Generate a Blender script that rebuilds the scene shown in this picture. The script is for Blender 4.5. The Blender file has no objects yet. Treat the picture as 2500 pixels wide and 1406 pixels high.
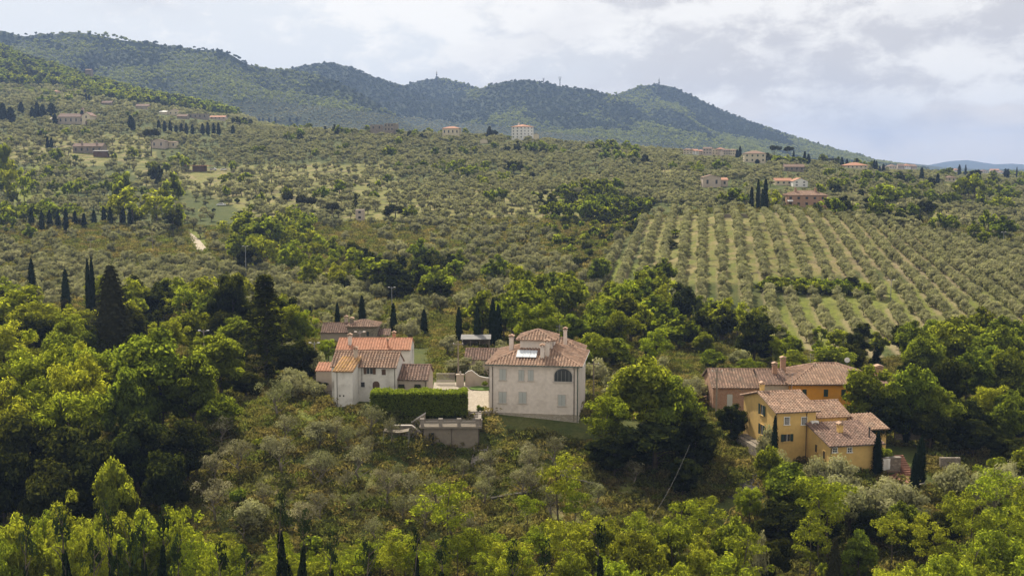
import bpy, math, random
import numpy as np
from math import radians, sin, cos, tan, atan, pi
from mathutils import Vector, Matrix

SC = bpy.context.scene
COL = SC.collection
# ------------------------------------------------------------------ camera
CAMZ = 100.0
FPX = 2700.0                       # focal length in photograph pixels (2500 wide)
PITCH = radians(6.2)
cam_d = bpy.data.cameras.new('camera')
cam = bpy.data.objects.new('camera', cam_d); COL.objects.link(cam)
cam.location = (0, 0, CAMZ); cam.rotation_euler = (radians(90) - PITCH, 0, 0)
cam_d.sensor_width = 36.0; cam_d.lens = 36.0 * FPX / 2500.0
cam_d.clip_start = 1.0; cam_d.clip_end = 60000.0
SC.camera = cam

# ------------------------------------------------------------------ sky and sun
SUN_EL = radians(47); SUN_AZ = radians(-24)      # azimuth from +Y, negative = to the left
sun_dir = Vector((sin(SUN_AZ) * cos(SUN_EL), cos(SUN_AZ) * cos(SUN_EL), sin(SUN_EL)))
sl = bpy.data.lights.new('sun', 'SUN'); sl.energy = 5.0; sl.angle = radians(0.6); sl.color = (1.0, 0.90, 0.74)
so = bpy.data.objects.new('sun', sl); COL.objects.link(so)
so.rotation_euler = (-sun_dir).to_track_quat('-Z', 'Y').to_euler(); so.location = (0, 0, 600)

world = bpy.data.worlds.new('World'); SC.world = world; world.use_nodes = True
def sky_nodes():
    nt = world.node_tree; N = nt.nodes; L = nt.links; N.clear()
    out = N.new('ShaderNodeOutputWorld'); bg = N.new('ShaderNodeBackground'); bg.inputs[1].default_value = 0.1
    L.new(bg.outputs[0], out.inputs[0])
    sky = N.new('ShaderNodeTexSky'); sky.sky_type = 'NISHITA'; sky.sun_disc = False
    sky.sun_elevation = SUN_EL; sky.sun_rotation = SUN_AZ; sky.dust_density = 2.0; sky.altitude = 200
    tc = N.new('ShaderNodeTexCoord'); sep = N.new('ShaderNodeSeparateXYZ'); L.new(tc.outputs['Generated'], sep.inputs[0])
    def M(op, a, b=None, c=None, clamp=False):
        m = N.new('ShaderNodeMath'); m.operation = op; m.use_clamp = clamp
        for i, q in enumerate((a, b, c)):
            if q is None: continue
            if isinstance(q, (int, float)): m.inputs[i].default_value = q
            else: L.new(q, m.inputs[i])
        return m.outputs[0]
    def ss(x, a, b):
        m = N.new('ShaderNodeMapRange'); m.interpolation_type = 'SMOOTHSTEP'
        L.new(x, m.inputs[0]); m.inputs[1].default_value = a; m.inputs[2].default_value = b
        return m.outputs[0]
    def noise(vec, scale, det, rough=0.55, dist=0.0):
        n = N.new('ShaderNodeTexNoise'); n.inputs['Scale'].default_value = scale; n.inputs['Detail'].default_value = det
        n.inputs['Roughness'].default_value = rough; n.inputs['Distortion'].default_value = dist
        L.new(vec, n.inputs['Vector']); return n.outputs[0]
    az = M('ARCTAN2', sep.outputs[0], sep.outputs[1])            # azimuth from +Y, right positive
    el = M('ARCSINE', sep.outputs[2])
    cmb = N.new('ShaderNodeCombineXYZ'); L.new(az, cmb.inputs[0]); L.new(M('MULTIPLY', el, 1.9), cmb.inputs[1]); cmb.inputs[2].default_value = 3.7
    V = cmb.outputs[0]
    big = noise(V, 9.0, 5, 0.5, 0.3); det = noise(V, 26.0, 12, 0.62, 0.2); wisp = noise(V, 6.0, 9, 0.62, 0.6)
    def blob(a0, e0, ra, re):
        d1 = M('DIVIDE', M('SUBTRACT', az, radians(a0)), radians(ra)); d2 = M('DIVIDE', M('SUBTRACT', el, radians(e0)), radians(re))
        return M('POWER', 2.718, M('MULTIPLY', M('ADD', M('MULTIPLY', d1, d1), M('MULTIPLY', d2, d2)), -1.0))
    def mixc(f, a, b):
        m = N.new('ShaderNodeMix'); m.data_type = 'RGBA'; L.new(f, m.inputs[0])
        for i, q in ((6, a), (7, b)):
            if isinstance(q, tuple): m.inputs[i].default_value = q + (1,)
            else: L.new(q, m.inputs[i])
        return m.outputs[2]
    K = 10.0
    def kc(r, g, b): return (r * K, g * K, b * K)
    # thin veil in pale blue, grey cloud sheet to the right, white sunlit heads
    f1 = ss(M('ADD', az, M('MULTIPLY', M('SUBTRACT', wisp, 0.5), 0.45)), radians(-9), radians(11))
    base = mixc(f1, kc(0.73, 0.74, 0.745), kc(0.59, 0.565, 0.56))
    hz = ss(M('ADD', el, M('MULTIPLY', M('SUBTRACT', big, 0.5), 0.09)), radians(4.2), radians(1.0))
    base = mixc(M('MULTIPLY', hz, 0.75), base, kc(1.18, 1.03, .83))
    msk = None
    for a0, e0, ra, re_, amp in ((-3.5, 7.9, 7.5, 1.7, 1.15), (-7.5, 7.9, 2.5, .9, .5), (4.5, 6.6, 3.0, 1.3, .6), (-1.6, 5.65, 1.9, .7, 1.1), (-6.6, 5.6, 1.8, .9, .45), (16, 5.5, 9.0, 2.4, .22), (12, 3.0, 7.0, .8, .35), (11.0, 8.2, 2.6, .9, .95), (14.5, 7.6, 1.9, 1.2, 1.0), (8.3, 7.4, 1.6, .7, .5), (19.5, 8.0, 2.4, 1.1, .85), (22.5, 4.9, 4.5, .9, .75), (23.6, 3.35, 1.9, .45, 1.0), (18.0, 3.4, 2.4, .5, .5), (8.5, 3.3, 4.0, .7, .45), (16, 2.4, 4.0, .6, .3), (30, 6, 4, 2, .8), (-24, 11, 5, 2, .7)):
        q = M('MULTIPLY', blob(a0, e0, ra, re_), amp); msk = q if msk is None else M('ADD', msk, q)
    w = M('ADD', M('MULTIPLY', M('SUBTRACT', det, 0.5), 2.9), M('ADD', M('MULTIPLY', M('SUBTRACT', big, 0.5), 1.0), M('MULTIPLY', M('MINIMUM', msk, 1.15), 0.95)))
    wf = ss(w, 0.06, 0.95)
    c = mixc(M('MULTIPLY', wf, 0.88), base, kc(.93, .895, .84))
    c = mixc(M('MULTIPLY', ss(big, 0.5, 0.75), 0.35), c, kc(0.50, 0.49, 0.52))
    # out of the picture overhead the plain sky shows through more
    # unseen cloud overhead and behind the viewer is brightened and warmed as added fill light
    up = M('ADD', ss(el, radians(11), radians(32)), M('MULTIPLY', ss(M('ABSOLUTE', az), radians(50), radians(95)), 0.9))
    gain = M('ADD', 1.0, M('MULTIPLY', M('MINIMUM', up, 1.0), 0.28))
    vm = N.new('ShaderNodeVectorMath'); vm.operation = 'SCALE'; L.new(c, vm.inputs[0]); L.new(gain, vm.inputs['Scale']); c = vm.outputs[0]
    c = mixc(M('MINIMUM', up, 1.0), c, mixc(M('MULTIPLY', wf, .6), kc(.86, .80, .70), kc(1.05, 1.0, .92)))
    mx = N.new('ShaderNodeMix'); mx.data_type = 'RGBA'
    L.new(M('SUBTRACT', 0.93, M('MULTIPLY', ss(el, radians(18), radians(50)), 0.25)), mx.inputs[0])
    L.new(sky.outputs[0], mx.inputs[6]); L.new(c, mx.inputs[7]); L.new(mx.outputs[2], bg.inputs[0])
sky_nodes()
SC.view_settings.view_transform = 'Standard'; SC.view_settings.look = 'None'
SC.view_settings.exposure = 0.27; SC.view_settings.gamma = 1.0
SC.render.engine = 'CYCLES'
SC.cycles.max_bounces = 6; SC.cycles.diffuse_bounces = 2; SC.cycles.transmission_bounces = 4
SC.cycles.transparent_max_bounces = 4; SC.cycles.volume_bounces = 0
SC.render.resolution_x = 1024; SC.render.resolution_y = 575

# ------------------------------------------------------------------ picking points along sight lines
def ray(u, v):
    a = (u - 1250) / FPX; b = (703 - v) / FPX
    return a, cos(PITCH) + b * sin(PITCH), -sin(PITCH) + b * cos(PITCH)
def P(u, v, Y):
    a, c, e = ray(u, v); t = Y / c
    return Vector((a * t, Y, CAMZ + e * t))
def zv(v, Y):                      # height relative to the camera
    a, c, e = ray(1250, v); return e / c * Y
def xu(u, Y, v=900): return P(u, v, Y).x
def proj(x, y, z):                 # arrays or scalars -> photo u,v
    z = z - CAMZ
    f = y * cos(PITCH) - z * sin(PITCH); up = y * sin(PITCH) + z * cos(PITCH)
    return 1250 + FPX * x / f, 703 - FPX * up / f

# ------------------------------------------------------------------ noise
def _hash(ix, iy, seed):
    h = (ix.astype(np.int64) * 374761393 + iy.astype(np.int64) * 668265263 + seed * 1442695041) & 0x7fffffff
    h = ((h ^ (h >> 13)) * 1274126177) & 0x7fffffff
    return ((h ^ (h >> 16)) & 0xffff) / 65535.0
def vnoise(x, y, seed=0):
    ix = np.floor(x); iy = np.floor(y); fx = x - ix; fy = y - iy
    fx = fx * fx * (3 - 2 * fx); fy = fy * fy * (3 - 2 * fy)
    a = _hash(ix, iy, seed); b = _hash(ix + 1, iy, seed); c = _hash(ix, iy + 1, seed); d = _hash(ix + 1, iy + 1, seed)
    return (a * (1 - fx) + b * fx) * (1 - fy) + (c * (1 - fx) + d * fx) * fy
def fbm(x, y, seed=0, oct=4):
    s = 0; a = 0.5; t = 0
    for i in range(oct):
        s = s + a * vnoise(x, y, seed + i * 17); t += a; a *= 0.5; x = x * 2.03 + 11.3; y = y * 2.03 + 5.7
    return s / t

# ------------------------------------------------------------------ terrain heights (metres relative to the camera)
# columns: u of the sight line; rows: (distance, photo row of the ground there) or (distance, ('z', height))
Z = lambda h: ('z', h)
TAB = {
 -700: [(15,Z(-62)),(60,Z(-58)),(112,Z(-50)),(150,Z(-42)),(190,Z(-36)),(285,735),(350,655),(430,565),(520,490),(620,420),(720,345),(850,275),(1000,215),(1200,150),(1400,90),(1650,30),(1900,Z(150)),(2400,Z(60))],
 0: [(15,Z(-62)),(60,Z(-58)),(112,Z(-49)),(132,Z(-45)),(150,Z(-41)),(190,Z(-35.5)),(285,738),(350,660),(430,575),(520,505),(620,440),(720,375),(850,315),(1000,262),(1200,215),(1400,160),(1650,90),(1900,Z(100)),(2400,Z(40))],
 160: [(15,Z(-62)),(60,Z(-58)),(112,Z(-48)),(132,Z(-44)),(150,Z(-40)),(190,Z(-35)),(285,738),(350,660),(430,577),(520,510),(620,445),(720,378),(850,314),(1000,264),(1200,225),(1400,190),(1550,173),(1800,Z(70)),(2400,Z(30))],
 300: [(15,Z(-61)),(60,Z(-56)),(112,Z(-47)),(132,Z(-42)),(150,Z(-37)),(190,Z(-34.5)),(285,738),(350,664),(430,584),(520,518),(620,452),(720,388),(850,322),(1000,272),(1200,242),(1400,224),(1550,214),(1800,Z(60)),(2400,Z(20))],
 560: [(15,Z(-60)),(60,Z(-54)),(112,Z(-44)),(132,Z(-38)),(150,Z(-34)),(190,Z(-33.5)),(240,Z(-34.5)),(285,738),(350,672),(430,592),(530,508),(620,460),(720,408),(850,345),(1000,302),(1200,282),(1400,273),(1700,Z(40)),(2400,Z(10))],
 850: [(15,Z(-60)),(60,Z(-53)),(112,Z(-43)),(124,Z(-40)),(134,Z(-36.5)),(143,Z(-33.6)),(148,Z(-32.4)),(190,Z(-33)),(230,Z(-34)),(285,738),(340,675),(400,612),(520,508),(650,435),(780,368),(900,321),(1050,Z(22)),(1400,Z(18)),(2400,Z(0))],
 1100: [(15,Z(-60)),(60,Z(-52)),(112,Z(-42)),(124,Z(-41.2)),(132,Z(-40.1)),(139.5,Z(-38.6)),(142.3,Z(-36.4)),(143.5,Z(-34.4)),(146,Z(-33.7)),(190,Z(-33.6)),(230,Z(-34.3)),(285,736),(340,676),(400,606),(520,503),(680,422),(800,372),(920,333),(1060,Z(18)),(1400,Z(12)),(2400,Z(-4))],
 1270: [(15,Z(-60)),(60,Z(-52)),(112,Z(-42)),(124,Z(-40.4)),(132,Z(-38.9)),(140,Z(-37.2)),(145,Z(-35.2)),(149,Z(-34.2)),(165,Z(-33.6)),(190,Z(-33.6)),(230,Z(-34.8)),(285,738),(340,678),(400,606),(520,500),(680,425),(800,376),(930,341),(1100,Z(12)),(1400,Z(6)),(2400,Z(-6))],
 1500: [(15,Z(-60)),(60,Z(-54)),(112,Z(-44)),(132,Z(-40.5)),(141,Z(-37.8)),(148,Z(-35.1)),(155,Z(-34.7)),(190,Z(-35)),(230,Z(-36.5)),(270,Z(-36.8)),(330,700),(400,606),(450,560),(520,505),(650,440),(800,385),(920,358),(1100,Z(4)),(1500,Z(-2)),(2400,Z(-8))],
 1800: [(15,Z(-60)),(60,Z(-54)),(112,Z(-46)),(125,Z(-43)),(140,Z(-38.8)),(160,Z(-37)),(200,Z(-37.5)),(240,Z(-38.5)),(275,788),(305,700),(350,602),(395,532),(430,520),(520,489),(620,446),(760,403),(870,384),(1050,Z(-1)),(1500,Z(-5)),(2400,Z(-8))],
 2050: [(15,Z(-60)),(60,Z(-54)),(100,Z(-46.5)),(118,Z(-42)),(130,Z(-38.4)),(145,Z(-37.2)),(200,Z(-37.6)),(235,Z(-38.5)),(270,785),(305,700),(355,612),(415,545),(480,515),(560,480),(660,442),(780,414),(860,404),(1050,Z(-5)),(1500,Z(-7)),(2400,Z(-8))],
 2300: [(15,Z(-60)),(60,Z(-54)),(100,Z(-46)),(118,Z(-42)),(130,Z(-39.4)),(145,Z(-38.4)),(200,Z(-38.2)),(230,Z(-38.5)),(260,800),(300,705),(380,612),(470,548),(560,510),(660,475),(800,445),(950,430),(1150,Z(-11)),(1500,Z(-11)),(2400,Z(-9))],
 2600: [(15,Z(-60)),(60,Z(-55)),(100,Z(-47)),(118,Z(-43)),(130,Z(-41)),(150,Z(-40)),(200,Z(-40)),(230,Z(-39)),(255,800),(300,718),(390,628),(500,560),(620,512),(760,472),(900,448),(1150,Z(-14)),(1500,Z(-13)),(2400,Z(-10))],
 3300: [(15,Z(-60)),(60,Z(-55)),(110,Z(-48)),(150,Z(-44)),(200,Z(-44)),(260,Z(-43)),(400,Z(-38)),(620,Z(-30)),(900,Z(-20)),(1150,Z(-16)),(1500,Z(-14)),(2400,Z(-10))],
}
_NY = 420; _LY = np.linspace(math.log(15), math.log(2400), _NY)
_cu = sorted(TAB); _cs = np.array([(u - 1250) / FPX for u in _cu])
def _smooth(a, k):
    for _ in range(k):
        b = a.copy(); b[1:-1] = (a[:-2] + 2 * a[1:-1] + a[2:]) / 4; a = b
    return a
_T = []
for u in _cu:
    yy = [r[0] for r in TAB[u]]; zz = [(r[1][1] if isinstance(r[1], tuple) else zv(r[1], r[0])) for r in TAB[u]]
    _T.append(_smooth(np.interp(_LY, np.log(yy), zz), 4))
_T = np.array(_T)
_sg = np.linspace(_cs[0], _cs[-1], 300)
_TS = np.array([np.interp(_sg, _cs, _T[:, j]) for j in range(_NY)]).T   # (300, NY)
for _k in range(30):
    b = _TS.copy(); b[1:-1] = (_TS[:-2] + 2 * _TS[1:-1] + _TS[2:]) / 4; _TS = b
def base_h(s, Y):
    ly = np.clip((np.log(np.maximum(Y, 15)) - _LY[0]) / (_LY[-1] - _LY[0]) * (_NY - 1), 0, _NY - 1.001)
    si = np.clip((s - _sg[0]) / (_sg[-1] - _sg[0]) * 299, 0, 298.999)
    i = ly.astype(int); j = si.astype(int); fi = ly - i; fj = si - j
    z = (_TS[j, i] * (1 - fi) + _TS[j, i + 1] * fi) * (1 - fj) + (_TS[j + 1, i] * (1 - fi) + _TS[j + 1, i + 1] * fi) * fj
    far = np.clip((Y - 2400) / 3000, 0, 1)
    return z * (1 - far) + (-8) * far
# mountains: crest line seen as (u, v), crest distance, depth of the front and back slopes
MTS = [
 ([(-900,70),(-300,58),(0,72),(60,80),(100,82),(150,76),(200,73),(260,79),(330,93),(400,104),(460,113),(530,119),(580,132),(620,153),(660,166),(740,173),(800,186),(850,206),(900,236),(960,275),(1050,330),(1150,405)], 2300, 1000, 700, 1.35),
 ([(400,260),(500,205),(650,176),(700,169),(760,158),(820,153),(860,163),(900,180),(950,196),(1000,212),(1060,240),(1150,292),(1300,410)], 2950, 1300, 900, 1.5),
 ([(860,290),(920,240),(960,217),(1000,205),(1040,193),(1080,188),(1130,200),(1170,216),(1220,248),(1300,300),(1400,405)], 3300, 1500, 900, 1.5),
 ([(950,340),(1060,275),(1150,222),(1200,204),(1240,198),(1280,197),(1330,201),(1380,212),(1430,219),(1490,231),(1560,264),(1650,312),(1750,370),(1800,412)], 2900, 1400, 900, 1.6),
 ([(1250,330),(1350,285),(1420,256),(1480,235),(1530,219),(1570,208),(1610,206),(1650,216),(1700,241),(1760,269),(1830,297),(1900,322),(1960,341),(2030,363),(2090,377),(2130,391),(2200,402),(2260,412)], 3200, 1600, 900, 1.6),
 ([(1950,405),(2060,398),(2130,393),(2180,395),(2230,399),(2300,408),(2400,414)], 5200, 900, 800, 1.0),
 ([(2080,414),(2200,410),(2250,405),(2300,394),(2350,388),(2400,396),(2420,400),(2460,398),(2520,402),(2700,395),(3000,399),(3300,412)], 9000, 1600, 1500, 1.0),
]
def mount_h(s, Y):
    out = np.full(np.broadcast(s, Y).shape, -1e6)
    for k, (rd, Yr, wf, wb, p) in enumerate(MTS):
        us = np.array([(r[0] - 1250) / FPX for r in rd])
        yr = Yr * (1 + 0.05 * (fbm(s * 9 + k * 7, s * 0 + k, 40 + k, 2) - 0.5))
        e = np.array([zv(r[1], 1.0) for r in rd])
        zr = np.interp(s, us, e, left=-0.05, right=-0.05) * yr
        t = (yr - Y) / wf; tb = (Y - yr) / wb
        tt = np.where(t > 0, t, tb)
        rise = np.clip(1 - tt, 0, None)
        z0 = -10.0
        x = s * Y
        spur = (np.abs(fbm(x / 230.0, Y / 420.0 + k * 9, 60 + k, 4) - 0.5) * 2)
        hgt = (zr - z0) * rise ** p
        hgt = hgt * (1 - 0.95 * np.clip(tt, 0, 1) ** 0.6 * (0.62 - spur) * (tt < 1))
        h = np.where((tt < 1) & (zr > z0), z0 + hgt, -1e6)
        out = np.maximum(out, h)
    return out
def height(x, Y):                      # world z
    x = np.asarray(x, float); Y = np.asarray(Y, float); s = x / np.maximum(Y, 1)
    b = base_h(s, Y); m = mount_h(s, Y)
    h = np.maximum(b, m)
    rough = np.clip((Y - 200) / 500, 0, 1) * 2.5 * (fbm(x / 45, Y / 45, 5, 3) - 0.5) + np.clip((Y - 100) / 50, 0, 1) * 0.25 * (fbm(x / 4, Y / 4, 9, 2) - 0.5) * (Y > 90)
    flat = ((Y > 143) & (Y < 215) & (np.abs(s) < .5))
    return CAMZ + h + np.where(flat, rough * 0.15, rough)
def hz(x, Y): return float(height(np.array([x]), np.array([Y]))[0])
def hit(u, v, y0=95, y1=3500):          # where the sight line meets the ground
    a, c, e = ray(u, v); Ys = np.exp(np.linspace(math.log(y0), math.log(y1), 1500))
    zr = CAMZ + e / c * Ys; g = height(a / c * Ys, Ys)
    k = np.argmax(g >= zr)
    if g[k] < zr[k]: k = -1
    return Vector((a / c * Ys[k], Ys[k], g[k]))

# ------------------------------------------------------------------ object helpers
def tag(o, label=None, cat=None, group=None, kind=None):
    if label: o['label'] = label
    if cat: o['category'] = cat
    if group: o['group'] = group
    if kind: o['kind'] = kind
    return o
def empty(name, loc, rz=0.0, label=None, cat=None, group=None):
    o = bpy.data.objects.new(name, None); COL.objects.link(o); o.location = loc; o.rotation_euler = (0, 0, rz)
    o.empty_display_size = 0.3
    return tag(o, label, cat, group)
def np_mesh(name, V, faces, mat=None, tint=None, mats=None, midx=None, smooth=False):
    """faces: list of int arrays (n,k)"""
    me = bpy.data.meshes.new(name); V = np.asarray(V, np.float32)
    me.vertices.add(len(V)); me.vertices.foreach_set('co', V.ravel())
    loops = np.concatenate([f.ravel() for f in faces]).astype(np.int32)
    tot = np.concatenate([np.full(len(f), f.shape[1], np.int32) for f in faces])
    st = np.concatenate([[0], np.cumsum(tot)[:-1]]).astype(np.int32)
    me.loops.add(len(loops)); me.loops.foreach_set('vertex_index', loops)
    me.polygons.add(len(tot)); me.polygons.foreach_set('loop_start', st); me.polygons.foreach_set('loop_total', tot)
    if midx is not None: me.polygons.foreach_set('material_index', midx.astype(np.int32))
    if smooth: me.polygons.foreach_set('use_smooth', np.ones(len(tot), bool))
    me.update(calc_edges=True); me.validate()
    if tint is not None:
        a = me.attributes.new('tint', 'FLOAT', 'POINT'); a.data.foreach_set('value', np.asarray(tint, np.float32))
    for m in (mats or ([mat] if mat else [])): me.materials.append(m)
    return me
class MB:
    """collects shapes; build() links them as one mesh object"""
    def __init__(s): s.v = []; s.f = []; s.t = []
    def add(s, vs, fs, t=0.5):
        b = len(s.v); s.v += [tuple(q) for q in vs]; s.t += [t] * len(vs)
        s.f += [tuple(i + b for i in f) for f in fs]
    def box(s, a, b, t=0.5):
        (x0, y0, z0), (x1, y1, z1) = a, b
        s.add([(x0,y0,z0),(x1,y0,z0),(x1,y1,z0),(x0,y1,z0),(x0,y0,z1),(x1,y0,z1),(x1,y1,z1),(x0,y1,z1)],
              [(0,3,2,1),(4,5,6,7),(0,1,5,4),(1,2,6,5),(2,3,7,6),(3,0,4,7)], t)
    def obox(s, o, A, N, a0, a1, n0, n1, z0, z1, t=0.5):
        """box along horizontal axis A, outward normal N, from point o"""
        o = Vector(o); A = Vector(A); N = Vector(N); U = Vector((0, 0, 1)); c = []
        for z in (z0, z1):
            for a, n in ((a0, n0), (a1, n0), (a1, n1), (a0, n1)): c.append(o + A * a + N * n + U * z)
        s.add(c, [(0,3,2,1),(4,5,6,7),(0,1,5,4),(1,2,6,5),(2,3,7,6),(3,0,4,7)], t)
    def prism(s, poly, n, t=0.5):
        """extrude a 3-D polygon by the vector n"""
        k = len(poly); n = Vector(n); p = [Vector(q) for q in poly]
        s.add(p + [q + n for q in p], [tuple(range(k))[::-1], tuple(range(k, 2 * k))] + [(i, (i + 1) % k, k + (i + 1) % k, k + i) for i in range(k)], t)
    def tube(s, p, q, r0, r1=None, n=7, caps=True, t=0.5):
        r1 = r0 if r1 is None else r1
        p = Vector(p); q = Vector(q); d = (q - p).normalized(); a = d.orthogonal().normalized(); b = d.cross(a)
        vs = [p + (a * cos(2*pi*i/n) + b * sin(2*pi*i/n)) * r0 for i in range(n)] + [q + (a * cos(2*pi*i/n) + b * sin(2*pi*i/n)) * r1 for i in range(n)]
        fs = [(i, (i + 1) % n, n + (i + 1) % n, n + i) for i in range(n)]
        if caps: fs += [tuple(range(n))[::-1], tuple(range(n, 2 * n))]
        s.add(vs, fs, t)
    def build(s, name, mat, parent=None, smooth=False):
        me = bpy.data.meshes.new(name); me.from_pydata(s.v, [], s.f); me.materials.append(mat)
        a = me.attributes.new('tint', 'FLOAT', 'POINT'); a.data.foreach_set('value', s.t)
        if smooth: me.polygons.foreach_set('use_smooth', [True] * len(me.polygons))
        me.update(); o = bpy.data.objects.new(name, me); COL.objects.link(o)
        if parent: o.parent = parent
        return o

# ------------------------------------------------------------------ materials
def newmat(name):
    m = bpy.data.materials.new(name); m.use_nodes = True; nt = m.node_tree; nt.nodes.clear()
    return m, nt.nodes, nt.links
def plain(name, col, rough=0.85, var=0.12, scale=2.0, bump=0.0, metal=0.0, tintvar=0.0, spec=0.3, stain=None, sscale=0.6, samt=0.5):
    m, N, L = newmat(name)
    out = N.new('ShaderNodeOutputMaterial'); b = N.new('ShaderNodeBsdfPrincipled'); L.new(b.outputs[0], out.inputs[0])
    b.inputs['Roughness'].default_value = rough; b.inputs['Metallic'].default_value = metal; b.inputs['Specular IOR Level'].default_value = spec
    tc = N.new('ShaderNodeTexCoord'); no = N.new('ShaderNodeTexNoise'); no.inputs['Scale'].default_value = scale; no.inputs['Detail'].default_value = 6
    L.new(tc.outputs['Object'], no.inputs['Vector'])
    mr = N.new('ShaderNodeMapRange'); L.new(no.outputs[0], mr.inputs[0]); mr.inputs[1].default_value = 0.25; mr.inputs[2].default_value = 0.75
    mr.inputs[3].default_value = 1 - var; mr.inputs[4].default_value = 1 + var
    val = mr.outputs[0]
    if tintvar:
        at = N.new('ShaderNodeAttribute'); at.attribute_name = 'tint'
        m2 = N.new('ShaderNodeMapRange'); L.new(at.outputs['Fac'], m2.inputs[0]); m2.inputs[3].default_value = 1 - tintvar; m2.inputs[4].default_value = 1 + tintvar
        mm = N.new('ShaderNodeMath'); mm.operation = 'MULTIPLY'; L.new(val, mm.inputs[0]); L.new(m2.outputs[0], mm.inputs[1]); val = mm.outputs[0]
    col_out = None
    if stain:
        n2 = N.new('ShaderNodeTexNoise'); n2.inputs['Scale'].default_value = sscale; n2.inputs['Detail'].default_value = 8; n2.inputs['Roughness'].default_value = .65
        L.new(tc.outputs['Object'], n2.inputs['Vector'])
        m3 = N.new('ShaderNodeMapRange'); L.new(n2.outputs[0], m3.inputs[0]); m3.inputs[1].default_value = 0.5; m3.inputs[2].default_value = 0.68; m3.inputs[4].default_value = samt
        mc = N.new('ShaderNodeMix'); mc.data_type = 'RGBA'; L.new(m3.outputs[0], mc.inputs[0]); mc.inputs[6].default_value = (*col, 1); mc.inputs[7].default_value = (*stain, 1); col_out = mc.outputs[2]
    vm = N.new('ShaderNodeVectorMath'); vm.operation = 'SCALE'
    if col_out: L.new(col_out, vm.inputs[0])
    else: vm.inputs[0].default_value = col
    L.new(val, vm.inputs['Scale']); L.new(vm.outputs[0], b.inputs['Base Color'])
    if bump:
        bp = N.new('ShaderNodeBump'); bp.inputs['Strength'].default_value = bump; bp.inputs['Distance'].default_value = 0.05
        n3 = N.new('ShaderNodeTexNoise'); n3.inputs['Scale'].default_value = scale * 4; n3.inputs['Detail'].default_value = 5
        L.new(tc.outputs['Object'], n3.inputs['Vector']); L.new(n3.outputs[0], bp.inputs['Height']); L.new(bp.outputs[0], b.inputs['Normal'])
    return m
def stone(name, c1, c2, scale=3.0, mortar=(0.3, 0.27, 0.22)):
    m, N, L = newmat(name)
    out = N.new('ShaderNodeOutputMaterial'); b = N.new('ShaderNodeBsdfPrincipled'); L.new(b.outputs[0], out.inputs[0]); b.inputs['Roughness'].default_value = .9
    tc = N.new('ShaderNodeTexCoord'); mp = N.new('ShaderNodeMapping'); mp.inputs['Scale'].default_value = (1, 1, 1.8); L.new(tc.outputs['Object'], mp.inputs[0])
    vo = N.new('ShaderNodeTexVoronoi'); vo.inputs['Scale'].default_value = scale; L.new(mp.outputs[0], vo.inputs['Vector'])
    vd = N.new('ShaderNodeTexVoronoi'); vd.feature = 'DISTANCE_TO_EDGE'; vd.inputs['Scale'].default_value = scale; L.new(mp.outputs[0], vd.inputs['Vector'])
    sp = N.new('ShaderNodeSeparateColor'); L.new(vo.outputs['Color'], sp.inputs[0])
    mx = N.new('ShaderNodeMix'); mx.data_type = 'RGBA'; L.new(sp.outputs[0], mx.inputs[0]); mx.inputs[6].default_value = (*c1, 1); mx.inputs[7].default_value = (*c2, 1)
    mr = N.new('ShaderNodeMapRange'); L.new(vd.outputs['Distance'], mr.inputs[0]); mr.inputs[1].default_value = .02; mr.inputs[2].default_value = .07
    m2 = N.new('ShaderNodeMix'); m2.data_type = 'RGBA'; L.new(mr.outputs[0], m2.inputs[0]); m2.inputs[6].default_value = (*mortar, 1); L.new(mx.outputs[2], m2.inputs[7])
    L.new(m2.outputs[2], b.inputs['Base Color'])
    bp = N.new('ShaderNodeBump'); bp.inputs['Distance'].default_value = .04; bp.inputs['Strength'].default_value = .7; L.new(mr.outputs[0], bp.inputs['Height']); L.new(bp.outputs[0], b.inputs['Normal'])
    return m
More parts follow.
